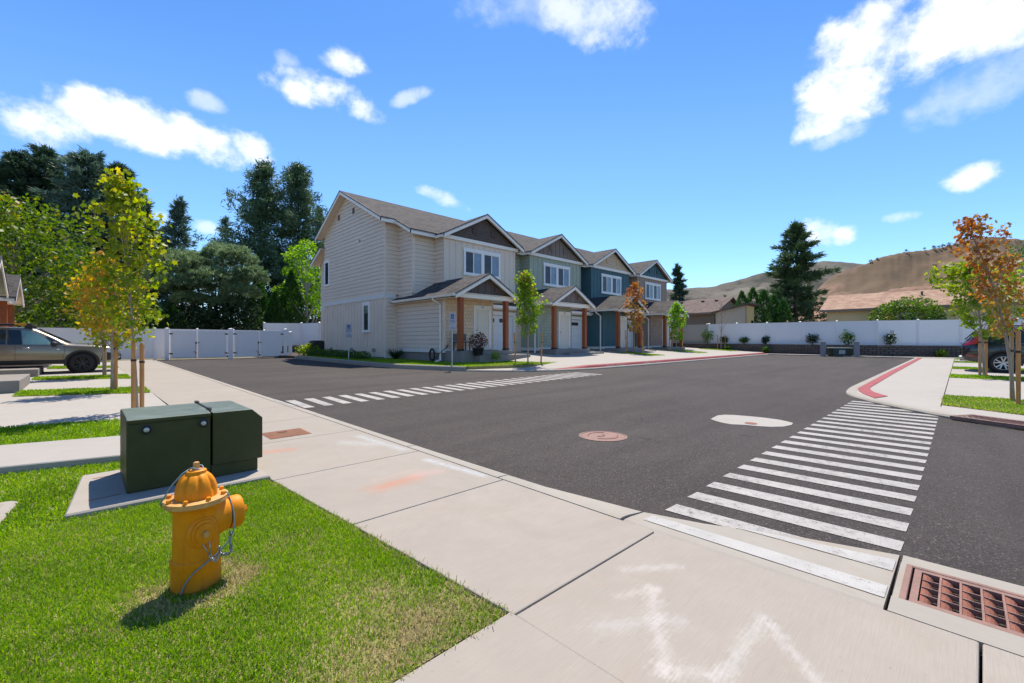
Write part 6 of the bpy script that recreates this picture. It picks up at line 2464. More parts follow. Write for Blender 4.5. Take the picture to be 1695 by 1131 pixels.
def broad_pine():
    x, y = ray(352, 40)
    root = thing('pine_tree', 'broad spreading grey green pine behind the white gates', 'tree', (x, y, 0.3), 0, BG)
    q = np.random.RandomState(77)
    Rv = np.array([RX, RY, 0.0])
    Fv = np.array([FX, FY, 0.0])
    lobes = []
    for (uu, vv, ru, rz_, ff) in ((272, 455, 30, 22, 0.5), (300, 440, 32, 22, -0.5), (335, 448, 34, 24, -1.2), (366, 425, 30, 20, 0.3), (398, 432, 28, 20, -0.6), (425, 462, 24, 18, -1.0), (330, 478, 38, 16, -1.8),
                                  (380, 470, 36, 20, -1.8), (415, 488, 26, 14, -1.5), (290, 480, 34, 16, -1.2), (255, 470, 22, 18, 0.2), (345, 500, 26, 10, -2.0), (395, 505, 22, 9, -1.6)):
        lobes.append((Rv * ((uu - 352) / 725 * 40) + Fv * ff + np.array([0, 0, 1.0 + (565.5 - vv) / 725 * 40]), ru / 725 * 40, rz_ / 725 * 40))
    mb, br = MB(), MB()
    mb.tube([(0, 0, -0.2), (0.2, 0.1, 1.6), (-0.3, 0.2, 3.4), (0, 0, 5.2)], [0.34, 0.28, 0.22, 0.12], 9)
    mb.build('trunk', M['bark_pine'], root, smooth=True)
    P, D = [], []
    for c, ru, rz_ in lobes:
        br.tube([(0, 0, 1.6 + 0.2 * q.rand()), tuple(c * 0.55 + np.array([0, 0, 0.3])), tuple(c)], [0.12, 0.08, 0.03], 6)
        for _ in range(int(230 * ru)):
            dv = q.normal(0, 1, 3)
            dv /= np.linalg.norm(dv)
            if dv[2] < -0.35:
                dv[2] *= -0.6
            rr_ = 0.72 + 0.36 * q.rand()
            cc = c + dv * np.array([ru, ru, rz_]) * rr_
            P.append(cc)
            D.append(dv * 0.7 + np.array([0, 0, 0.35]))
    br.build('branches', M['bark_pine'], root, smooth=True)
    P, D = np.repeat(np.array(P), 18, 0), np.repeat(np.array(D), 18, 0)
    np_mesh('crown', blade_verts(P + q.normal(0, 0.05, P.shape), D + q.normal(0, 0.6, D.shape), 0.30, 0.032, q), 3, M['needle_broad'], root)


broad_pine()


def column_shrub(label, u, d, vtop, R, seed, mat='cedar_green', zb_=0.3, n=3600, group='arborvitae columns', name='arborvitae'):
    x, y = ray(u, d)
    H = 1.3 + (565.5 - vtop) / 725 * d - zb_
    root = thing(name, label, 'shrub', (x, y, zb_), 0, group)
    q = np.random.RandomState(seed)
    t = q.rand(n) ** 0.9
    az = q.uniform(0, 2 * np.pi, n)
    rad = R * np.where(t < 0.15, 0.75 + t * 1.7, 1.0) * (1 - t ** 2.6) * q.uniform(0.72, 1.05, n) * (1 + 0.12 * np.sin(az * 5 + t * 9))
    P = np.stack([np.cos(az) * rad, np.sin(az) * rad, t * H], 1)
    D = np.stack([np.cos(az) * 0.45, np.sin(az) * 0.45, np.full(n, 0.9)], 1) + q.normal(0, 0.3, (n, 3))
    np_mesh('foliage', blade_verts(P, D, 0.32, 0.06, q), 3, M[mat], root)
    mb = MB()
    mb.tube([(0, 0, -0.1), (0, 0, H * 0.8)], [0.07, 0.02], 6)
    mb.build('stem', M['bark_pine'], root)
    return root


column_shrub('dark green arborvitae column, left one of three behind the right gates', 427, 42, 452, 1.15, 1)
column_shrub('dark green arborvitae column, shortest of three behind the right gates', 455, 41, 486, 0.95, 2)
column_shrub('dark green arborvitae column, tallest one beside the bright green tree', 482, 43, 452, 1.35, 3)
column_shrub('dark arborvitae seen through the yellow green maple at the left', 250, 42, 490, 1.3, 4)
column_shrub('dark arborvitae behind the fence left of the gates', 285, 41, 500, 1.2, 5)
for k, (u, d, vt, R, lab) in enumerate(((318, 38.5, 503, 2.0, 'dark shady shrub under the left side of the broad pine'), (362, 38.3, 500, 2.0, 'dark shady shrub under the middle of the broad pine'), (402, 38.6, 497, 1.9, 'dark shady shrub under the right side of the broad pine'),
                                       (60, 37, 480, 2.8, 'dark shrub behind the fence over the bronze car roof'), (130, 37, 488, 2.8, 'dark shrub behind the fence over the bronze car bonnet'), (195, 40, 470, 2.6, 'dark shrub behind the fence between the left maples'), (-20, 38, 470, 3.0, 'dark shrub behind the fence at the left edge'),
                                       (508, 50, 470, 2.6, 'dark shrub behind the bright green tree'), (460, 52, 440, 3.0, 'dark shrub filling the gap under the ponderosa pines'))):
    x, y = ray(u, d)
    H = 1.3 + (565.5 - vt) / 725 * d
    root = thing('shrub', lab, 'shrub', (x, y, 0.3), 0, 'dark shrubs behind the left fence')
    foliage_blob('foliage', root, (0, 0, H * 0.5), (R, R, H * 0.52), 1900, 0.30, M['leaf_dark'], 300 + k, lump=0.35, shell=0.6)
    mb = MB()
    mb.tube([(0, 0, -0.1), (0.1, 0, H * 0.5)], [0.12, 0.05], 6)
    mb.build('stem', M['bark_pine'], root)


def broadleaf(label, u, d, vtop, R, mat, seed, n, h0, leaf, group=None, bark='bark_maple', flat=1.0, name='broadleaf_tree', lobes=16, lean=0.0, thin=1.0):
    x, y = ray(u, d)
    zb_ = 0.3
    H = 1.3 + (565.5 - vtop) / 725 * d - zb_
    root = thing(name, label, 'tree', (x, y, zb_), 0, group)
    q = np.random.RandomState(seed)
    r = random.Random(seed)
    mb, br = MB(), MB()
    hb = H * h0
    tp = [Vector((lean * t * 2 + 0.1 * math.sin(3 * t + seed), 0.1 * math.cos(2 * t + seed) - 0.1 * math.cos(seed), H * 0.8 * t - 0.1)) for t in [k / 6 for k in range(7)]]
    mb.tube(tp, [0.02 * H * thin * (1 - 0.8 * k / 6) for k in range(7)], 8)
    mb.build('trunk', M[bark], root, smooth=True)
    pts = []
    per = n // lobes
    for k in range(lobes):
        t = (k + 0.5) / lobes
        az = k * 2.39996 + r.uniform(-.3, .3)
        hh = hb + (H - hb) * (0.10 + 0.80 * t)
        rr_ = R * math.sin(math.pi * (0.16 + 0.80 * t)) ** 0.7 * r.uniform(0.45, 0.95) * flat
        c = Vector((math.cos(az) * rr_ + lean, math.sin(az) * rr_, hh))
        lr = R * r.uniform(0.26, 0.46)
        s0 = tp[min(5, int(hh / H * 5.0))]
        path = limb(s0, c, 4, 0.25, r)
        br.tube(path, [0.009 * H * thin * (1 - 0.8 * j / 4) for j in range(5)], 5)
        dv = q.normal(0, 1, (per, 3))
        dv /= np.linalg.norm(dv, axis=1, keepdims=True)
        rd = lr * (0.45 + 0.60 * q.rand(per) ** 0.6)
        P = np.array(tuple(c)) + dv * rd[:, None] * np.array([1, 1, 0.72])
        pts.append(P)
    br.build('branches', M[bark], root, smooth=True)
    V, m = leaf_verts(np.concatenate(pts), leaf, q, DIAMOND, 0.4)
    np_mesh('crown', V, m, M[mat], root)
    return root


broadleaf('large leafy tree with green and orange leaves at the left edge above the bronze car', 18, 27, 318, 4.5, 'leaf_sumac', 5, 11000, 0.10, 0.26, BG, lobes=34, thin=0.55)
broadleaf('bright green tree with pale trunk beside the beige townhouse', 506, 44, 392, 2.5, 'leaf_lime', 6, 4200, 0.28, 0.24, BG, 'bark_birch', lobes=16)
broadleaf('leafy green tree behind the tan house roof at the right edge', 1700, 66, 392, 4.6, 'leaf_mid', 7, 3200, 0.2, 0.34, None, lobes=20)
GR = 'trees beyond the far white fence'
conifer('spruce_tree', 'big dark spruce with ragged spreading branches above the far fence', 1318, 60, 372, 6.6, 'needle_spruce', 21, base_h=1.0, nbr=8, tufts=12, per=34, blade=0.62, bw=0.072, group=GR, whorl=1.1, power=0.75, droop=-0.02, irregular=0.40, rt=0.35, burst=0.2)
conifer('spruce_tree', 'narrow dark spruce beside the right end of the townhouse row', 1122, 62, 440, 2.3, 'needle_dark', 22, nbr=7, tufts=8, per=26, blade=0.5, bw=0.07, group=GR, whorl=0.65, power=0.8)
for k, (u, d, vt, R) in enumerate(((1228, 50, 484, 1.3), (1246, 50, 478, 1.5), (1264, 49, 482, 1.4), (1281, 49, 490, 1.3), (1296, 48, 498, 1.1))):
    column_shrub('bushy green arborvitae in the clump left of the big spruce, number %s from the left' % ('one', 'two', 'three', 'four', 'five')[k], u, d, vt, R, 30 + k, 'cedar_green', 0.5, 2000, 'arborvitae clump by the shed')
x, y = ray(1498, 36.5)
root = thing('round_bush', 'large round green bush in front of the tan house', 'bush', (x, y, 0.9))
foliage_blob('foliage', root, (0, 0, 2.0), (2.5, 2.5, 2.15), 5200, 0.22, M['leaf_bush'], 71, lump=0.18, shell=0.4)
mb = MB()
mb.tube([(0, 0, -0.6), (0.1, 0, 1.8)], [0.16, 0.06], 6)
mb.build('stem', M['bark_pine'], root)

# planting along the wall, hedge by the house
M['leaf_rose'] = leaf_mat('rose_leaves_and_blooms', [(0.0, (0.03, 0.06, 0.014)), (0.7, (0.06, 0.10, 0.02)), (0.86, (0.10, 0.12, 0.03)), (0.9, (0.60, 0.55, 0.48)), (1.0, (0.6, 0.56, 0.5))], 0, 0.05, 0.3, 3.0, rand_amt=1.0)
for k, (u, d, v, R, Hh, mt, lab) in enumerate((
        (1171, 38.25, 565, 0.75, 1.2, 'leaf_mid', 'bushy green shrub on the wall behind the bare sapling'), (1199, 37.25, 567, 0.42, 0.6, 'leaf_dark', 'small dark shrub on the wall right of the bare sapling'),
        (1232, 36.2, 567, 0.5, 0.5, 'leaf_mid', 'low sparse shrub on the wall above the end of the red kerb'), (1267, 35.05, 568, 0.4, 0.62, 'leaf_dark', 'small dark shrub on the wall, first one right of the red kerb end'),
        (1345, 32.75, 569, 0.60, 0.85, 'leaf_dark', 'dark shrub on the wall just left of the left bollard'), (1404, 31.15, 569, 0.62, 1.05, 'leaf_mid', 'green shrub on the wall between the two bollards'),
        (1474, 29.6, 570, 0.48, 0.95, 'leaf_rose', 'shrub with pale flowers on the wall right of the bollards'), (1205, 36.6, 581, 0.36, 0.5, 'leaf_mid', 'small green shrub at the foot of the wall near the bare sapling'),
        (1268, 34.5, 583, 0.40, 0.48, 'leaf_mid', 'small green shrub at the foot of the wall at the red kerb end'), (1559, 28.3, 591, 0.36, 0.55, 'leaf_yg', 'small yellow green shrub at the foot of the wall by the right pavement'))):
    x, y = ray(u, d)
    zz = 1.3 - (v - 565.5) / 725 * d
    root = thing('shrub', lab, 'shrub', (x, y, zz), 0, 'shrubs along the far retaining wall')
    R, Hh = R * 0.72, Hh * 0.85
    foliage_blob('foliage', root, (0, 0, Hh * 0.5), (R, R, Hh * 0.55), 380, 0.13, M[mt], 400 + k, lump=0.4, shell=0.8)
    mb = MB()
    mb.tube([(0, 0, -0.25), (0.02, 0, Hh * 0.5)], [0.03, 0.015], 5)
    mb.build('stem', M['bark_pine'], root)
for k in range(7):
    y = 22.0 + k * 1.15
    root = thing('hedge_shrub', ('low clipped dark green hedge shrub along the beige side wall, near end', 'low clipped hedge shrub second from the near end of the beige side wall', 'low clipped hedge shrub third from the near end of the beige side wall', 'low clipped hedge shrub in the middle of the beige side wall',
                                 'low clipped hedge shrub third from the far end of the beige side wall', 'low clipped hedge shrub second from the far end of the beige side wall', 'low clipped hedge shrub beside the air conditioner')[k], 'hedge shrub', (10.45, y, G(10.4, y) + 0.12), 0, 'low hedge along the beige townhouse')
    foliage_blob('foliage', root, (0, 0, 0.20), (0.42, 0.62, 0.26), 700, 0.085, M['leaf_mid'], 500 + k, lump=0.25, shell=0.6)
x, y = ray(511, 29.0)
root = thing('shrub', 'pale green hydrangea like shrub in the bed between the gates and the townhouse', 'shrub', (x, y, G(x, y) + 0.1))
foliage_blob('foliage', root, (0, 0, 0.36), (0.72, 0.60, 0.45), 800, 0.14, M['leaf_yg'], 520, lump=0.3)
root = thing('spiky_plant', 'dark spiky grass plant at the foot of the beige porch side wall', 'plant', (11.75, 20.8, G(11.7, 20.8) + 0.12))
q = np.random.RandomState(9)
n = 160
az = q.uniform(0, 6.283, n)
P = np.zeros((n, 3))
D = np.stack([np.cos(az) * 0.7, np.sin(az) * 0.7, q.uniform(0.5, 1.3, n)], 1)
np_mesh('foliage', blade_verts(P, D, 0.75, 0.02, q), 3, M['leaf_dark'], root)
porch_items()

# ------------------------------------------------------------------ houses beyond the fence
M['roof_tan'] = shingle_mat('tan_shingles', [(0.0, (0.26, 0.155, 0.10)), (0.5, (0.34, 0.215, 0.145)), (1.0, (0.41, 0.27, 0.19))], 'y', 0.4, 0.3)
M['roof_brown'] = shingle_mat('brown_shingles', [(0.0, (0.10, 0.068, 0.055)), (0.5, (0.14, 0.10, 0.083)), (1.0, (0.175, 0.13, 0.11))], 'y', 0.4, 0.3)
M['stucco_tan'] = simple('tan_siding', (0.72, 0.55, 0.29), 0.8, 0.06, 0.5, 12, 0.1)
M['stucco_brown'] = simple('brown_siding', (0.24, 0.18, 0.13), 0.8, 0.08, 0.5, 12, 0.1)
M['shed_tan'] = simple('shed_boards', (0.55, 0.46, 0.34), 0.8, 0.06, 0.5, 12, 0.1)
M['shed_yellow'] = simple('shed_yellow_boards', (0.68, 0.50, 0.22), 0.8, 0.06, 0.5, 12, 0.1)


def low_house(label, x0, x1, y0, y1, zg_, ze, zr_, wall, roof, ov=0.5):
    root = thing('bungalow', label, 'house', (x0, y0, zg_))
    off = (x0, y0, zg_)
    xm = (x0 + x1) / 2
    ZE = ze + 0.0
    mb = MB()
    mb.lap((x0, 0, 0), (0, 1, 0), (-1, 0, 0), [(y0, zg_ - 0.5), (y1, zg_ - 0.5), (y1, ZE), (y0, ZE)], 0.2)
    mb.lap((0, y1, 0), (1, 0, 0), (0, 1, 0), [(x0, zg_ - 0.5), (x1, zg_ - 0.5), (x1, ZE), (xm, zr_ - 0.15), (x0, ZE)], 0.2)
    mb.lap((0, y0, 0), (1, 0, 0), (0, -1, 0), [(x0, zg_ - 0.5), (x1, zg_ - 0.5), (x1, ZE), (xm, zr_ - 0.15), (x0, ZE)], 0.2)
    mb.lap((x1, 0, 0), (0, 1, 0), (1, 0, 0), [(y0, zg_ - 0.5), (y1, zg_ - 0.5), (y1, ZE), (y0, ZE)], 0.2)
    mb.build('wall', wall, root, off=off)
    sl = (zr_ - ze) / (xm - x0)
    mb = MB()
    a, b = x0 - ov, x1 + ov
    zo = ze - ov * sl + 0.12
    zr2 = zr_ + 0.12
    mb.prism([(a, y0 - ov, zo), (a, y1 + ov, zo), (xm, y1 + ov, zr2), (xm, y0 - ov, zr2)], (0, 0, -0.1))
    mb.prism([(xm, y0 - ov, zr2), (xm, y1 + ov, zr2), (b, y1 + ov, zo), (b, y0 - ov, zo)], (0, 0, -0.1))
    rf = mb.build('roof', roof, root, off=off)
    mb = MB()
    mb.box(a - 0.03, y0 - ov, zo - 0.22, a - 0.002, y1 + ov, zo - 0.02)
    mb.build('fascia', M['stucco_brown'], root, off=off)
    return root, off, rf, (xm, zr2, sl)


h_, off, rf, (xm, zr2, sl) = low_house('long tan bungalow with orange brown shingle roof beyond the far fence', 50.5, 58.5, -26, 8.9, 0.9, 4.35, 5.85, M['stucco_tan'], M['roof_tan'])
for yv in (3.2, -6.0, -14):
    mb = MB()
    mb.box(50.43, yv - 0.65, 2.55, 50.47, yv + 0.65, 3.75)
    w_ = mb.build('window', M['trim'], h_, off=off)
    mb = MB()
    mb.box(50.405, yv - 0.55, 2.65, 50.425, yv - 0.03, 3.65)
    mb.box(50.405, yv + 0.03, 2.65, 50.425, yv + 0.55, 3.65)
    mb.build('pane', M['pane_dark'], w_, off=off)
m, T, out = new_mat('lamp_glow')
em = T.node('ShaderNodeEmission')
em.inputs['Color'].default_value = (1.0, 0.42, 0.12, 1)
em.inputs['Strength'].default_value = 3.0
T.l.new(em.outputs[0], out.inputs['Surface'])
M['lamp_glow'] = m
mb = MB()
mb.box(50.38, 4.45, 3.50, 50.48, 4.65, 3.60)
lm = mb.build('wall_lamp', M['black'], h_, off=off)
mb = MB()
mb.ball((50.36, 4.55, 3.42), 0.085, 6)
mb.build('bulb', M['lamp_glow'], lm, off=off)
for yv, hh in ((-1.2, 0.45), (2.4, 0.25)):
    mb = MB()
    xx = 53.0
    zz = zr2 - (xm - xx) * sl
    mb.tube([(xx, yv, zz - 0.2), (xx, yv, zz + hh)], 0.07, 8)
    mb.lathe([(0.10, hh), (0.12, hh + 0.05), (0.02, hh + 0.1)], 10, (xx, yv, zz))
    mb.build('roof_vent', M['trim'] if hh > .3 else M['black'], rf, off=off)
h_, off, rf, (xm, zr2, sl) = low_house('brown bungalow with brown shingle roof behind the shed', 53.4, 63, 20.4, 38, 0.9, 4.85, 6.75, M['stucco_brown'], M['roof_brown'])
for yv in (21.5, 23.2, 26):
    mb = MB()
    zz = zr2 - 1.2 * sl
    mb.box(xm - 1.35, yv - 0.16, zz - 0.2, xm - 1.05, yv + 0.16, zz + 0.14)
    mb.build('roof_vent', M['black'], rf, off=off)


def shed():
    root = thing('garden_shed', 'small tan shed with a yellow end wall in front of the brown bungalow', 'shed', (48.6, 15.4, 0.9))
    off = (48.6, 15.4, 0.9)
    mb = MB()
    mb.lap((48.6, 0, 0), (0, 1, 0), (-1, 0, 0), [(15.4, 0.5), (18.4, 0.5), (18.4, 4.45), (15.4, 5.05)], 0.28)
    mb.lap((0, 18.4, 0), (1, 0, 0), (0, 1, 0), [(48.6, 0.5), (51.0, 0.5), (51.0, 4.45), (48.6, 4.45)], 0.28)
    mb.build('side_wall', M['shed_tan'], root, off=off)
    mb = MB()
    mb.batten((0, 15.4, 0), (1, 0, 0), (0, -1, 0), [(48.6, 0.5), (51.0, 0.5), (51.0, 5.05), (48.6, 5.05)], 0.4)
    mb.build('end_wall', M['shed_yellow'], root, off=off)
    mb = MB()
    mb.box(50.1, 15.34, 2.6, 50.7, 15.375, 3.5)
    mb.build('window', M['pane_dark'], root, off=off)
    mb = MB()
    mb.box(48.54, 16.6, 1.4, 48.575, 17.5, 3.7)
    mb.build('door', M['shed_tan'], root, off=off)
    mb = MB()
    mb.prism([(48.25, 14.9, 5.25), (48.25, 18.8, 4.47), (51.4, 18.8, 4.47), (51.4, 14.9, 5.25)], (0, 0, -0.14))
    mb.build('roof', M['roof_brown'], root, off=off)
    mb = MB()
    for yy, zz in ((15.36, 5.0), (18.38, 4.4)):
        mb.box(48.545, yy, 0.5, 48.60, yy + 0.07, zz)
    mb.build('corner_board', M['stucco_brown'], root, off=off)


shed()
M['fence_wood'] = wood_mat('old_fence_boards', (0.30, 0.23, 0.13), (0.46, 0.36, 0.22), 0.85)
a, b = Vector(ray(1300, 45)), Vector(ray(1368, 41))
root = thing('board_fence', 'weathered wooden board fence in front of the big spruce', 'fence', (a.x, a.y, 0.6))
mb = MB()
L = (b - a).length
t = (b - a).normalized()
nn = int(L / 0.16)
for k in range(nn):
    p0 = t * (k * L / nn)
    p1 = t * ((k + 0.92) * L / nn)
    hz = 2.65 + 0.04 * math.sin(k * 1.7)
    mb.bar((p0.x, p0.y, hz / 2), (p1.x, p1.y, hz / 2), 0.022, hz)
mb.build('board_panel', M['fence_wood'], root)
mb = MB()
for zz in (0.6, 2.2):
    mb.bar((0.04, 0.0, zz), (t.x * L + 0.04, t.y * L, zz), 0.05, 0.09)
mb.build('rail', M['fence_wood'], root)
for k in range(4):
    p0 = t * (k * L / 3)
    mb = MB()
    mb.box(p0.x + 0.02, p0.y - 0.05, -0.4, p0.x + 0.12, p0.y + 0.05, 2.72)
    mb.build('post', M['fence_wood'], root)

# ------------------------------------------------------------------ hills
def hill_mat(name, c1, c2, c3, s=0.006):
    m, T, out = new_mat(name)
    co = T.coord('Object')
    a = T.noise(co, s, 6.0, 0.62, 0.6)
    b = T.noise(co, s * 7, 6.0, 0.7)
    c_ = T.noise(co, s * 22, 4.0, 0.7)
    col = T.mix(T.maprange(a, 0.35, 0.62), c1, c2)
    col = T.mix(T.maprange(b, 0.52, 0.68, 0, 0.65), col, c3)
    col = T.mix(T.maprange(c_, 0.60, 0.72, 0, 0.5), col, sc(c3, 0.6))
    ga = T.node('ShaderNodeAttribute')
    ga.attribute_name = 'gully'
    gf_ = T.math('ADD', ga.outputs['Fac'], T.math('MULTIPLY', T.math('SUBTRACT', b, 0.5), 0.35))
    col = T.mix(T.maprange(gf_, 0.60, 0.72, 0, 0.7), col, sc(c3, 0.75))       # gully scrub, darkened further to paint in the relief's shade
    col = T.mix(T.maprange(gf_, 0.50, 0.40, 0, 0.8), col, sc(c1, 1.45))       # spurs painted lighter, as light on the relief
    principled(T, out, col, 0.95, 0, 0.1, bump(T, b, 0.6, 3.0))
    return m


def ridged(x, y, s0, seed, octv=5):
    """eroded-looking relief, 0 on spurs and up to 1 in gullies"""
    out, amp, tot = np.zeros_like(x), 1.0, 0.0
    wx = (vnoise(x, y, s0 * 0.7, seed + 50) - 0.5) / s0 * 0.9
    wy = (vnoise(x, y, s0 * 0.7, seed + 51) - 0.5) / s0 * 0.9
    for o in range(octv):
        k = s0 * (2.03 ** o)
        out += amp * np.abs(2 * vnoise(x + wx, y + wy, k, seed + o) - 1) ** 0.8
        tot += amp
        amp *= 0.52
    return 1 - out / tot


def hill(ridge, db, dr, mat, seed, gully, scale, nu=260, ns=90):
    us = np.linspace(ridge[0][0], ridge[-1][0], nu)
    vs = np.interp(us, [p[0] for p in ridge], [p[1] for p in ridge])
    k = np.ones(7) / 7
    vs = np.convolve(np.pad(vs, 3, 'edge'), k, 'valid')
    vs = vs + (vnoise(us, us * 0, 0.06, seed) - 0.5) * 2.6 + (vnoise(us, us * 0, 0.25, seed + 1) - 0.5) * 1.6
    S_, U_ = np.meshgrid(np.linspace(0, 1.5, ns), us, indexing='ij')
    Vv = np.broadcast_to(vs, S_.shape)
    D_ = db + (dr - db) * S_
    Tt = (U_ - 847.5) / 725.0 * D_
    X_, Y_ = D_ * FX + Tt * RX, D_ * FY + Tt * RY
    ZR = 1.3 + (565.5 - Vv) / 725.0 * dr
    w = np.sin(np.pi * np.clip(S_, 0, 1)) ** 0.75
    rel = ridged(X_.ravel(), Y_.ravel(), scale, seed + 2).reshape(S_.shape)
    Z_ = np.where(S_ <= 1, ZR * S_ ** 0.95 - gully * ZR * w * rel, ZR * (1 - (S_ - 1) * 0.9)) + 0.2
    mb = MB()
    mb.v = [tuple(map(float, p)) for p in np.stack([X_, Y_, Z_], -1).reshape(-1, 3)]
    for a in range(ns - 1):
        for i in range(nu - 1):
            mb.f.append((a * nu + i, a * nu + i + 1, (a + 1) * nu + i + 1, (a + 1) * nu + i))
            mb.m.append(0)
    o = mb.build('hill', mat, smooth=True)
    at_ = o.data.attributes.new('gully', 'FLOAT', 'POINT')
    at_.data.foreach_set('value', rel.ravel().astype(np.float32))
    tag(o, kind='structure')


M['hill_near'] = hill_mat('dry_hillside', (0.285, 0.172, 0.115), (0.205, 0.130, 0.100), (0.150, 0.118, 0.068))
M['hill_far'] = hill_mat('far_hillside', (0.115, 0.105, 0.085), (0.15, 0.132, 0.108), (0.058, 0.064, 0.052), 0.004)
hill([(1130, 566), (1250, 545), (1300, 522), (1340, 490), (1375, 456), (1420, 438), (1470, 420), (1510, 413), (1545, 410), (1580, 402), (1605, 393), (1650, 389), (1695, 395), (1800, 412), (1950, 440), (2150, 500)], 260, 900, M['hill_near'], 5, 0.62, 0.0062)
hill([(-400, 556), (0, 548), (400, 535), (800, 508), (1000, 482), (1100, 478), (1140, 476), (1180, 474), (1215, 466), (1245, 455), (1262, 449), (1300, 444), (1340, 434), (1372, 428), (1395, 430), (1430, 437), (1500, 440), (1700, 445), (2150, 500)], 600, 1900, M['hill_far'], 9, 0.55, 0.0036)
for k, (u, v, s_) in enumerate(((1441, 430, 4.5), (1500, 413, 3.6), (1546, 407, 5), (1554, 407, 3.5), (1561, 405, 5), (1571, 402, 5.5), (1582, 402, 6), (1588, 404, 4), (1452, 427, 3), (1530, 410, 3.2), (1594, 399, 4))):
    x, y = ray(u, 895)
    z = 1.3 + (565.5 - v) / 725 * 895 - 0.5 * s_
    s_ *= 0.72
    o = foliage_blob('hill_tree', None, (0, 0, 0), (s_, s_, s_ * 0.95), 130, s_ * 0.45, M['leaf_dark'], 800 + k, lump=0.3, loc=(x, y, z))
    tag(o, 'tiny dark tree on the skyline of the dry brown hill', 'hill tree', 'dark trees dotted on the hill ridge')
for k, (u, v, d, s_) in enumerate(((1570, 474, 330, 3.0), (1545, 481, 300, 2.0), (1552, 478, 310, 2.2), (1200, 490, 330, 1.6), (1548, 440, 700, 4.0))):
    x, y = ray(u, d)
    z = 1.3 + (565.5 - v) / 725 * d
    s_ *= 0.72
    o = foliage_blob('hill_tree', None, (0, 0, 0), (s_, s_, s_ * 0.95), 130, s_ * 0.45, M['leaf_dark'], 840 + k, lump=0.3, loc=(x, y, z))
    tag(o, 'dark bushy tree low on the hillside just above a bungalow roof', 'hill tree', 'dark trees low on the hillside')

# ------------------------------------------------------------------ parked cars
def car_paint(name, col, metal=0.35):
    m, T, out = new_mat(name)
    co = T.coord('Object')
    fl = T.noise(co, 350.0, 2.0, 0.6)
    c = T.mix(T.maprange(fl, 0.35, 0.65), sc(col, 0.88), sc(col, 1.15))
    dust = T.noise(co, 3.0, 4.0, 0.6)
    c = T.mix(T.maprange(dust, 0.45, 0.8, 0, 0.12), c, (0.25, 0.22, 0.18))
    principled(T, out, c, 0.28, metal, 0.5, None, 0.9)
    return m


M['rubber'] = simple('tyre_rubber', (0.022, 0.022, 0.023), 0.8, 0.2, 8, 60, 0.2)
M['clad'] = simple('black_cladding', (0.03, 0.03, 0.031), 0.65, 0.12, 6, 80, 0.1)
M['rim_dark'] = simple('black_alloy', (0.035, 0.035, 0.038), 0.35, 0.1, 8, 40, 0.02, metal=0.6)
M['rim_silver'] = simple('silver_alloy', (0.45, 0.45, 0.46), 0.35, 0.08, 8, 40, 0.02, metal=0.75)
M['car_glass'] = glass_mat('car_glass', (0.018, 0.03, 0.034), 0.03, 0.7)
M['car_glass_teal'] = glass_mat('tinted_side_glass', (0.17, 0.33, 0.34), 0.03, 0.8)
M['tail_red'] = simple('red_tail_lens', (0.26, 0.008, 0.010), 0.12, 0.08, 8, 40, 0.0, spec=0.6, coat=0.8)
M['lens_clear'] = simple('headlamp_lens', (0.5, 0.5, 0.52), 0.1, 0.05, 8, 40, 0.0, spec=0.7, coat=0.8)
M['chrome'] = simple('chrome_trim', (0.6, 0.6, 0.62), 0.15, 0.05, 8, 40, 0.0, metal=0.95)
M['gold'] = simple('gold_accent', (0.55, 0.26, 0.02), 0.4, 0.05, 8, 40, 0.0)


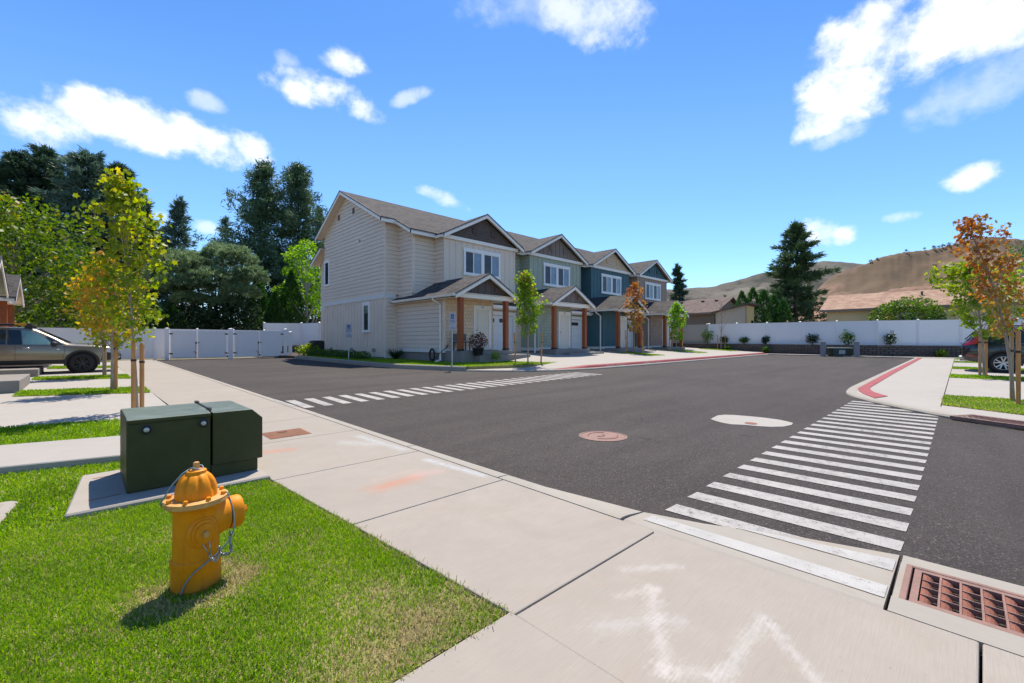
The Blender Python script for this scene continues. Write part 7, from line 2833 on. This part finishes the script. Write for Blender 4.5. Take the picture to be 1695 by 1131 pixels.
def car(label, loc, rz, paint, S, wheels_x, wr, rim, ty=0.235, windows=(), doors=(), glass_front='car_glass', kind='wagon', width=0.92):
    root = thing('parked_car', label, 'car', loc, rz)
    # S: stations (x, zbot, zbelt, ztop, wbot, wbelt, wtop)
    X = [s[0] for s in S]

    def val(x, k):
        return float(np.interp(x, X, [s[k] for s in S]))

    def section(x):
        zb_, zl, zt, wb, wl, wt = [val(x, k) for k in range(1, 7)]
        zm = zb_ + (zl - zb_) * 0.55
        half = [(wb * 0.80, zb_), (wb * 0.96, zb_ + 0.03), (wb, zb_ + 0.12), (max(wb, wl) * 1.005, zm), (wl, zl - 0.03), (wl - 0.012, zl), (wt + (wl - wt) * 0.30, zl + (zt - zl) * 0.62), (wt + 0.02, zt - min(0.07, (zt - zl) * 0.35)), (wt - 0.06, zt - 0.01), (wt * 0.55, zt + 0.012), (0.0, zt + 0.02)]
        return [(x, y, z) for y, z in half] + [(x, -y, z) for y, z in half[-2::-1]]
    xs = []
    for a, b in zip(X, X[1:]):
        n = max(1, int((b - a) / 0.12))
        xs += [a + (b - a) * k / n for k in range(n)]
    xs.append(X[-1])
    mb = MB()
    rows = [section(x) for x in xs]
    m_ = len(rows[0])
    for r_ in rows:
        mb.v += r_
    for i in range(len(rows) - 1):
        for k in range(m_ - 1):
            mb.f.append((i * m_ + k, i * m_ + k + 1, (i + 1) * m_ + k + 1, (i + 1) * m_ + k))
            mb.m.append(0)
        mb.f.append((i * m_ + m_ - 1, i * m_, (i + 1) * m_, (i + 1) * m_ + m_ - 1))
        mb.m.append(0)
    mb.f.append(tuple(range(m_ - 1, -1, -1)))
    mb.f.append(tuple(len(mb.v) - m_ + k for k in range(m_)))
    mb.m += [0, 0]
    body = mb.build('body', M[paint], root, smooth=True, auto=50)

    def side_y(x, z):
        zb_, zl, zt, wb, wl, wt = [val(x, k) for k in range(1, 7)]
        pts = [(zb_, wb * .8), (zb_ + .03, wb * .96), (zb_ + 0.12, wb), (zb_ + (zl - zb_) * 0.55, max(wb, wl) * 1.005), (zl - 0.03, wl), (zl, wl - .012), (zl + (zt - zl) * 0.62, wt + (wl - wt) * .30), (zt - min(0.07, (zt - zl) * 0.35), wt + .02), (zt - .01, wt - .06)]
        return float(np.interp(z, [p[0] for p in pts], [p[1] for p in pts]))

    def skin(name, poly, mat, parent, eps=0.008, n=6, side=None):
        if side is None:
            skin(name, poly, mat, parent, eps, n, 1)
            return skin(name, poly, mat, parent, eps, n, -1)
        """panel lying on the car's side: polygon in x, z split into columns"""
        mb = MB()
        x0, x1 = min(p[0] for p in poly), max(p[0] for p in poly)
        for sgn in (side,):
            for k in range(n):
                c = clip_poly(poly, 0, x0 + (x1 - x0) * k / n, x0 + (x1 - x0) * (k + 1) / n)
                if not c:
                    continue
                z0, z1 = min(p[1] for p in c), max(p[1] for p in c)
                for q in range(4):
                    c2 = clip_poly(c, 1, z0 + (z1 - z0) * q / 4, z0 + (z1 - z0) * (q + 1) / 4)
                    if not c2:
                        continue
                    v = [(x, sgn * (side_y(x, z) + eps), z) for x, z in c2]
                    mb.add(v, [tuple(range(len(v)))] if sgn < 0 else [tuple(reversed(range(len(v))))])
        return mb.build(name, M[mat], parent, smooth=True, auto=40)
    for poly, mt in windows:
        for sg in (1, -1):
            skin('side_window', poly, mt, root, side=sg)
    for poly in doors:                            # shut lines as thin dark seams
        for sgn in (1, -1):
            mb = MB()
            for (a, b) in zip(poly, poly[1:]):
                for q in range(6):
                    p0 = (a[0] + (b[0] - a[0]) * q / 6, a[1] + (b[1] - a[1]) * q / 6)
                    p1 = (a[0] + (b[0] - a[0]) * (q + 1) / 6, a[1] + (b[1] - a[1]) * (q + 1) / 6)
                    mb.bar((p0[0], sgn * (side_y(*p0) + 0.002), p0[1]), (p1[0], sgn * (side_y(*p1) + 0.002), p1[1]), 0.009, 0.009)
            mb.build('door_seam', M['black'], root)
    for xw in wheels_x:
        for sgn in (1, -1):
            yw = sgn * (side_y(xw, 0.6) - 0.235)
            mb = MB()                             # flat black disc painting in the shade of the wheel well
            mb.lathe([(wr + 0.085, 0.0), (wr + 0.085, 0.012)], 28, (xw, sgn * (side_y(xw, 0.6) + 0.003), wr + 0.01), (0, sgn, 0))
            mb.build('wheel_well_shade', M['void'], root)
            mb = MB()
            n = 18
            outer, inner_ = [], []
            for k in range(n + 1):
                a = math.radians(-12 + 204 * k / n)
                outer.append((xw + (wr + 0.135) * math.cos(a), wr + 0.01 + (wr + 0.125) * math.sin(a)))
                inner_.append((xw + (wr + 0.06) * math.cos(a), wr + 0.01 + (wr + 0.065) * math.sin(a)))
            for k in range(n):
                q = [outer[k], outer[k + 1], inner_[k + 1], inner_[k]]
                y0 = sgn * (side_y(xw, 0.6) + 0.0)
                mb.prism([(x, y0, z) for x, z in q], (0, sgn * 0.034, 0))
            mb.build('wheel_arch', M['clad'], root)
            mb = MB()
            prof = [(wr * 0.70, -0.11), (wr * 0.90, -0.11), (wr * 0.985, -0.085), (wr, -0.05), (wr, 0.05), (wr * 0.985, 0.085), (wr * 0.92, 0.108), (wr * 0.72, 0.112), (wr * 0.68, 0.09), (wr * 0.66, 0.03)]
            mb.lathe(prof, 36, (0, 0, 0), (0, sgn, 0))
            whl = mb.build('wheel', M['rubber'], root, smooth=True, auto=40)
            whl.location = (xw, sgn * (side_y(xw, 0.6) - 0.075), wr)
            mb = MB()
            mb.lathe([(wr * 0.70, 0.06), (wr * 0.71, 0.108), (wr * 0.66, 0.112), (wr * 0.64, 0.06)], 36, (0, 0, 0), (0, sgn, 0))
            mb.lathe([(wr * 0.20, 0.02), (wr * 0.20, 0.085), (wr * 0.15, 0.098), (0.02, 0.10)], 18, (0, 0, 0), (0, sgn, 0))
            for k in range(5):
                a = 2 * math.pi * k / 5 + 0.3
                for da in (-0.17, 0.17):
                    mb.bar((0.16 * wr * math.cos(a + da * 0.6), sgn * 0.075, 0.16 * wr * math.sin(a + da * 0.6)), (0.67 * wr * math.cos(a + da * 1.5), sgn * 0.095, 0.67 * wr * math.sin(a + da * 1.5)), 0.038, 0.04, up=(0, 1, 0))
            mb.build('rim', M[rim], whl, smooth=True, auto=35)
            mb = MB()
            mb.lathe([(wr * 0.655, 0.03), (wr * 0.655, 0.04), (0.01, 0.041)], 24, (0, 0, 0), (0, sgn, 0))
            mb.build('brake_disc', M['void'], whl)
    # sill cladding
    x0, x1 = wheels_x[0] + wr + 0.10, wheels_x[1] - wr - 0.10
    if x0 > x1:
        x0, x1 = wheels_x[1] + wr + 0.10, wheels_x[0] - wr - 0.10
    skin('sill_cladding', [(x0, val(0, 1) + 0.01), (x1, val(0, 1) + 0.01), (x1, val(0, 1) + 0.16), (x0, val(0, 1) + 0.16)], 'clad', root, 0.02, n=4)
    return root, side_y, val, skin


M['paint_bronze'] = car_paint('bronze_car_paint', (0.235, 0.195, 0.135), 0.55)
M['paint_navy'] = car_paint('dark_blue_car_paint', (0.007, 0.009, 0.014), 0.3)

# bronze wagon, nose towards the pavement (+x)
SA = [(-2.44, 0.60, 0.92, 0.97, 0.66, 0.74, 0.70), (-2.38, 0.44, 0.95, 1.06, 0.80, 0.84, 0.72), (-2.20, 0.36, 1.00, 1.36, 0.87, 0.89, 0.68), (-2.02, 0.34, 1.02, 1.56, 0.89, 0.905, 0.66), (-1.6, 0.33, 1.02, 1.60, 0.90, 0.915, 0.67),
      (-0.8, 0.32, 1.01, 1.63, 0.91, 0.92, 0.68), (0.0, 0.32, 1.00, 1.62, 0.91, 0.92, 0.68), (0.20, 0.32, 0.995, 1.58, 0.91, 0.92, 0.67), (0.58, 0.32, 0.985, 1.36, 0.91, 0.915, 0.70), (0.96, 0.32, 0.975, 1.13, 0.91, 0.91, 0.76),
      (1.09, 0.32, 0.97, 1.075, 0.91, 0.905, 0.78), (1.7, 0.34, 0.94, 1.035, 0.90, 0.89, 0.76), (2.1, 0.38, 0.88, 0.97, 0.87, 0.85, 0.72), (2.32, 0.44, 0.80, 0.90, 0.80, 0.78, 0.66), (2.42, 0.52, 0.70, 0.80, 0.66, 0.64, 0.56)]
WIN_A = [([(-0.08, 1.03), (0.62, 1.02), (0.40, 1.30), (0.20, 1.44), (0.04, 1.50), (-0.13, 1.52)], 'car_glass_teal'),
         ([(-0.44, 1.03), (-0.10, 1.03), (-0.15, 1.52), (-0.44, 1.54)], 'car_glass'),
         ([(0.65, 1.02), (0.90, 1.02), (0.55, 1.28), (0.44, 1.34)], 'car_glass'),
         ([(-1.50, 1.04), (-0.48, 1.035), (-0.48, 1.54), (-1.32, 1.52)], 'car_glass'),
         ([(-2.10, 1.06), (-1.58, 1.045), (-1.40, 1.51), (-1.85, 1.47)], 'car_glass')]
DOOR_A = [[(0.90, 0.98), (0.92, 0.75), (0.86, 0.50)], [(-0.26, 1.0), (-0.26, 0.50)], [(-1.60, 1.02), (-1.62, 0.80), (-1.45, 0.60), (-1.35, 0.50)]]
wy = 23.36
car1, sy, val, skin = car('bronze wagon parked on the left driveway, nose to the pavement, with roof rails', (-1.43, wy, G(-1.4, wy) + 0.01), 0.0, 'paint_bronze', SA, (-1.38, 1.37), 0.345, 'rim_dark', windows=WIN_A, doors=DOOR_A)
for sgn in (1, -1):
    mb = MB()
    mb.bar((-1.75, sgn * 0.62, 1.72), (0.12, sgn * 0.62, 1.73), 0.05, 0.045)
    for xx in (-1.75, -0.8, 0.12):
        mb.bar((xx - 0.14 * (xx > 0) + 0.0, sgn * 0.62, 1.58), (xx, sgn * 0.62, 1.72), 0.06, 0.16)
    mb.build('roof_rail', M['clad'], car1, bevel=0.01)
for sgn in (1, -1):
    mb = MB()
    mb.box(-0.30, sgn * 0.62 - 0.028, 1.705, -0.02, sgn * 0.62 + 0.028, 1.760)
    mb.build('rail_accent', M['gold'], car1, bevel=0.006)
for sgn in (1, -1):
    mb = MB()
    mb.ball((0.66, sgn * 1.03, 1.05), 0.115, 8, sq=(0.8, 1.0, 0.72))
    mb.bar((0.70, sgn * 0.88, 1.02), (0.66, sgn * 1.0, 1.03), 0.05, 0.05)
    mb.build('wing_mirror', M['clad'], car1, smooth=True)
    for xx in (-0.12, -1.30):
        mb = MB()
        mb.tube([(xx, sgn * (sy(xx, 0.90) + 0.01), 0.90), (xx + 0.02, sgn * (sy(xx, 0.90) + 0.035), 0.905), (xx + 0.19, sgn * (sy(xx, 0.90) + 0.035), 0.905), (xx + 0.21, sgn * (sy(xx, 0.90) + 0.01), 0.90)], 0.014, 6)
        mb.build('door_handle', M['chrome'], car1, smooth=True)
mb = MB()
mb.prism([(1.06, -0.70, 1.095), (1.06, 0.70, 1.095), (0.27, 0.60, 1.572), (0.27, -0.60, 1.572)], (0.02, 0, 0.018))
mb.build('windscreen', M['car_glass'], car1)
mb = MB()
mb.prism([(2.16, -0.72, 0.42), (2.16, 0.72, 0.42), (2.455, 0.50, 0.42), (2.455, -0.50, 0.42)], (0, 0, 0.26))
mb.build('bumper', M['clad'], car1, bevel=0.03)
skin('headlight', [(1.98, 0.74), (2.33, 0.70), (2.28, 0.84), (1.98, 0.88)], 'lens_clear', car1, 0.008)
skin('fender_cladding', [(1.86, 0.42), (2.32, 0.46), (2.34, 0.70), (1.95, 0.73)], 'clad', car1, 0.010)
for sgn in (1, -1):
    mb = MB()
    mb.box(0.72, sgn * (sy(0.76, 0.85)) - 0.012, 0.84, 0.80, sgn * (sy(0.76, 0.85)) + 0.012, 0.875)
    mb.build('badge', M['chrome'], car1, bevel=0.003)

# dark blue SUV, tail towards the pavement (local +x is the nose, pointing down -y)
SB = [(-2.28, 0.52, 0.90, 1.02, 0.72, 0.80, 0.76), (-2.22, 0.42, 0.98, 1.12, 0.84, 0.87, 0.80), (-2.10, 0.38, 1.02, 1.22, 0.88, 0.90, 0.76), (-1.92, 0.36, 1.04, 1.50, 0.90, 0.915, 0.70), (-1.72, 0.35, 1.05, 1.62, 0.91, 0.92, 0.69),
      (-1.0, 0.34, 1.04, 1.67, 0.92, 0.925, 0.70), (0.0, 0.34, 1.02, 1.67, 0.92, 0.925, 0.70), (0.4, 0.34, 1.01, 1.60, 0.92, 0.92, 0.70), (1.15, 0.34, 1.0, 1.14, 0.91, 0.91, 0.78), (1.8, 0.36, 0.95, 1.05, 0.90, 0.88, 0.74), (2.15, 0.42, 0.82, 0.92, 0.82, 0.80, 0.68), (2.28, 0.52, 0.70, 0.80, 0.66, 0.64, 0.56)]
WIN_B = [([(-0.45, 1.06), (0.75, 1.05), (0.30, 1.48), (-0.45, 1.56)], 'car_glass'), ([(-1.28, 1.07), (-0.52, 1.06), (-0.52, 1.56), (-1.15, 1.54)], 'car_glass'), ([(-1.72, 1.14), (-1.34, 1.08), (-1.22, 1.52), (-1.48, 1.46)], 'car_glass')]
DOOR_B = [[(-0.50, 1.03), (-0.50, 0.52)], [(-1.32, 1.05), (-1.28, 0.85), (-1.05, 0.52)], [(0.90, 1.0), (0.92, 0.5)]]
cx, cy = 24.84, -2.30
car2, sy, val, skin = car('dark blue SUV parked on the right driveway with its red tail light to the pavement', (cx, cy, G(cx, cy) + 0.01), math.radians(-90), 'paint_navy', SB, (-1.22, 1.44), 0.345, 'rim_silver', windows=WIN_B, doors=DOOR_B)
skin('tail_light', [(-2.235, 0.97), (-1.83, 1.06), (-1.80, 1.12), (-1.96, 1.15), (-2.03, 1.14), (-2.235, 1.10)], 'tail_red', car2, 0.014)
skin('tail_light', [(-2.06, 1.135), (-1.84, 1.11), (-1.72, 1.36), (-1.80, 1.42), (-1.99, 1.20)], 'tail_red', car2, 0.012)
mb = MB()
mb.prism([(-2.27, -0.70, 1.02), (-2.27, 0.70, 1.02), (-2.29, 0.70, 1.10), (-2.29, -0.70, 1.10)], (-0.02, 0, 0))
mb.build('tail_light_bar', M['chrome'], car2, bevel=0.01)
mb = MB()
mb.prism([(-2.18, -0.68, 1.20), (-2.18, 0.68, 1.20), (-1.90, 0.60, 1.52), (-1.90, -0.60, 1.52)], (-0.03, 0, 0.02))
mb.build('rear_window', M['car_glass'], car2)
mb = MB()
mb.prism([(-2.30, -0.62, 0.66), (-2.30, 0.62, 0.66), (-2.30, 0.62, 0.90), (-2.30, -0.62, 0.90)], (0.03, 0, 0))
mb.build('tailgate_recess', M['clad'], car2, bevel=0.01)
skin('bumper_reflector', [(-2.16, 0.58), (-1.82, 0.55), (-1.86, 0.60), (-2.14, 0.64)], 'tail_red', car2, 0.012)
mb = MB()
mb.prism([(-2.36, -0.60, 0.46), (-2.36, 0.60, 0.46), (-2.12, 0.84, 0.46), (-2.12, -0.84, 0.46)], (0, 0, 0.12))
mb.build('bumper', M['galv'], car2, bevel=0.03)
for sgn in (1, -1):
    mb = MB()
    mb.tube([(-2.33, sgn * 0.45, 0.40), (-2.1, sgn * 0.45, 0.40)], 0.035, 10)
    mb.build('exhaust', M['chrome'], car2, smooth=True, auto=40)
for sgn in (1, -1):
    mb = MB()
    mb.bar((-1.5, sgn * 0.62, 1.71), (0.1, sgn * 0.62, 1.71), 0.035, 0.035)
    for xx in (-1.5, 0.1):
        mb.bar((xx, sgn * 0.62, 1.62), (xx, sgn * 0.62, 1.70), 0.06, 0.04)
    mb.build('roof_rail', M['clad'], car2, bevel=0.006)
skin('chrome_strip', [(-1.25, 1.045), (0.8, 1.03), (0.8, 1.048), (-1.25, 1.062)], 'chrome', car2, 0.012, n=8)
for sgn in (1, -1):
    for xx in (-0.85, 0.05):
        mb = MB()
        mb.tube([(xx - 0.22, sgn * (sy(xx, 0.92) + 0.012), 0.92), (xx - 0.2, sgn * (sy(xx, 0.92) + 0.035), 0.925), (xx, sgn * (sy(xx, 0.92) + 0.035), 0.925), (xx + 0.02, sgn * (sy(xx, 0.92) + 0.012), 0.92)], 0.013, 6)
        mb.build('door_handle', M['paint_navy'], car2, smooth=True)
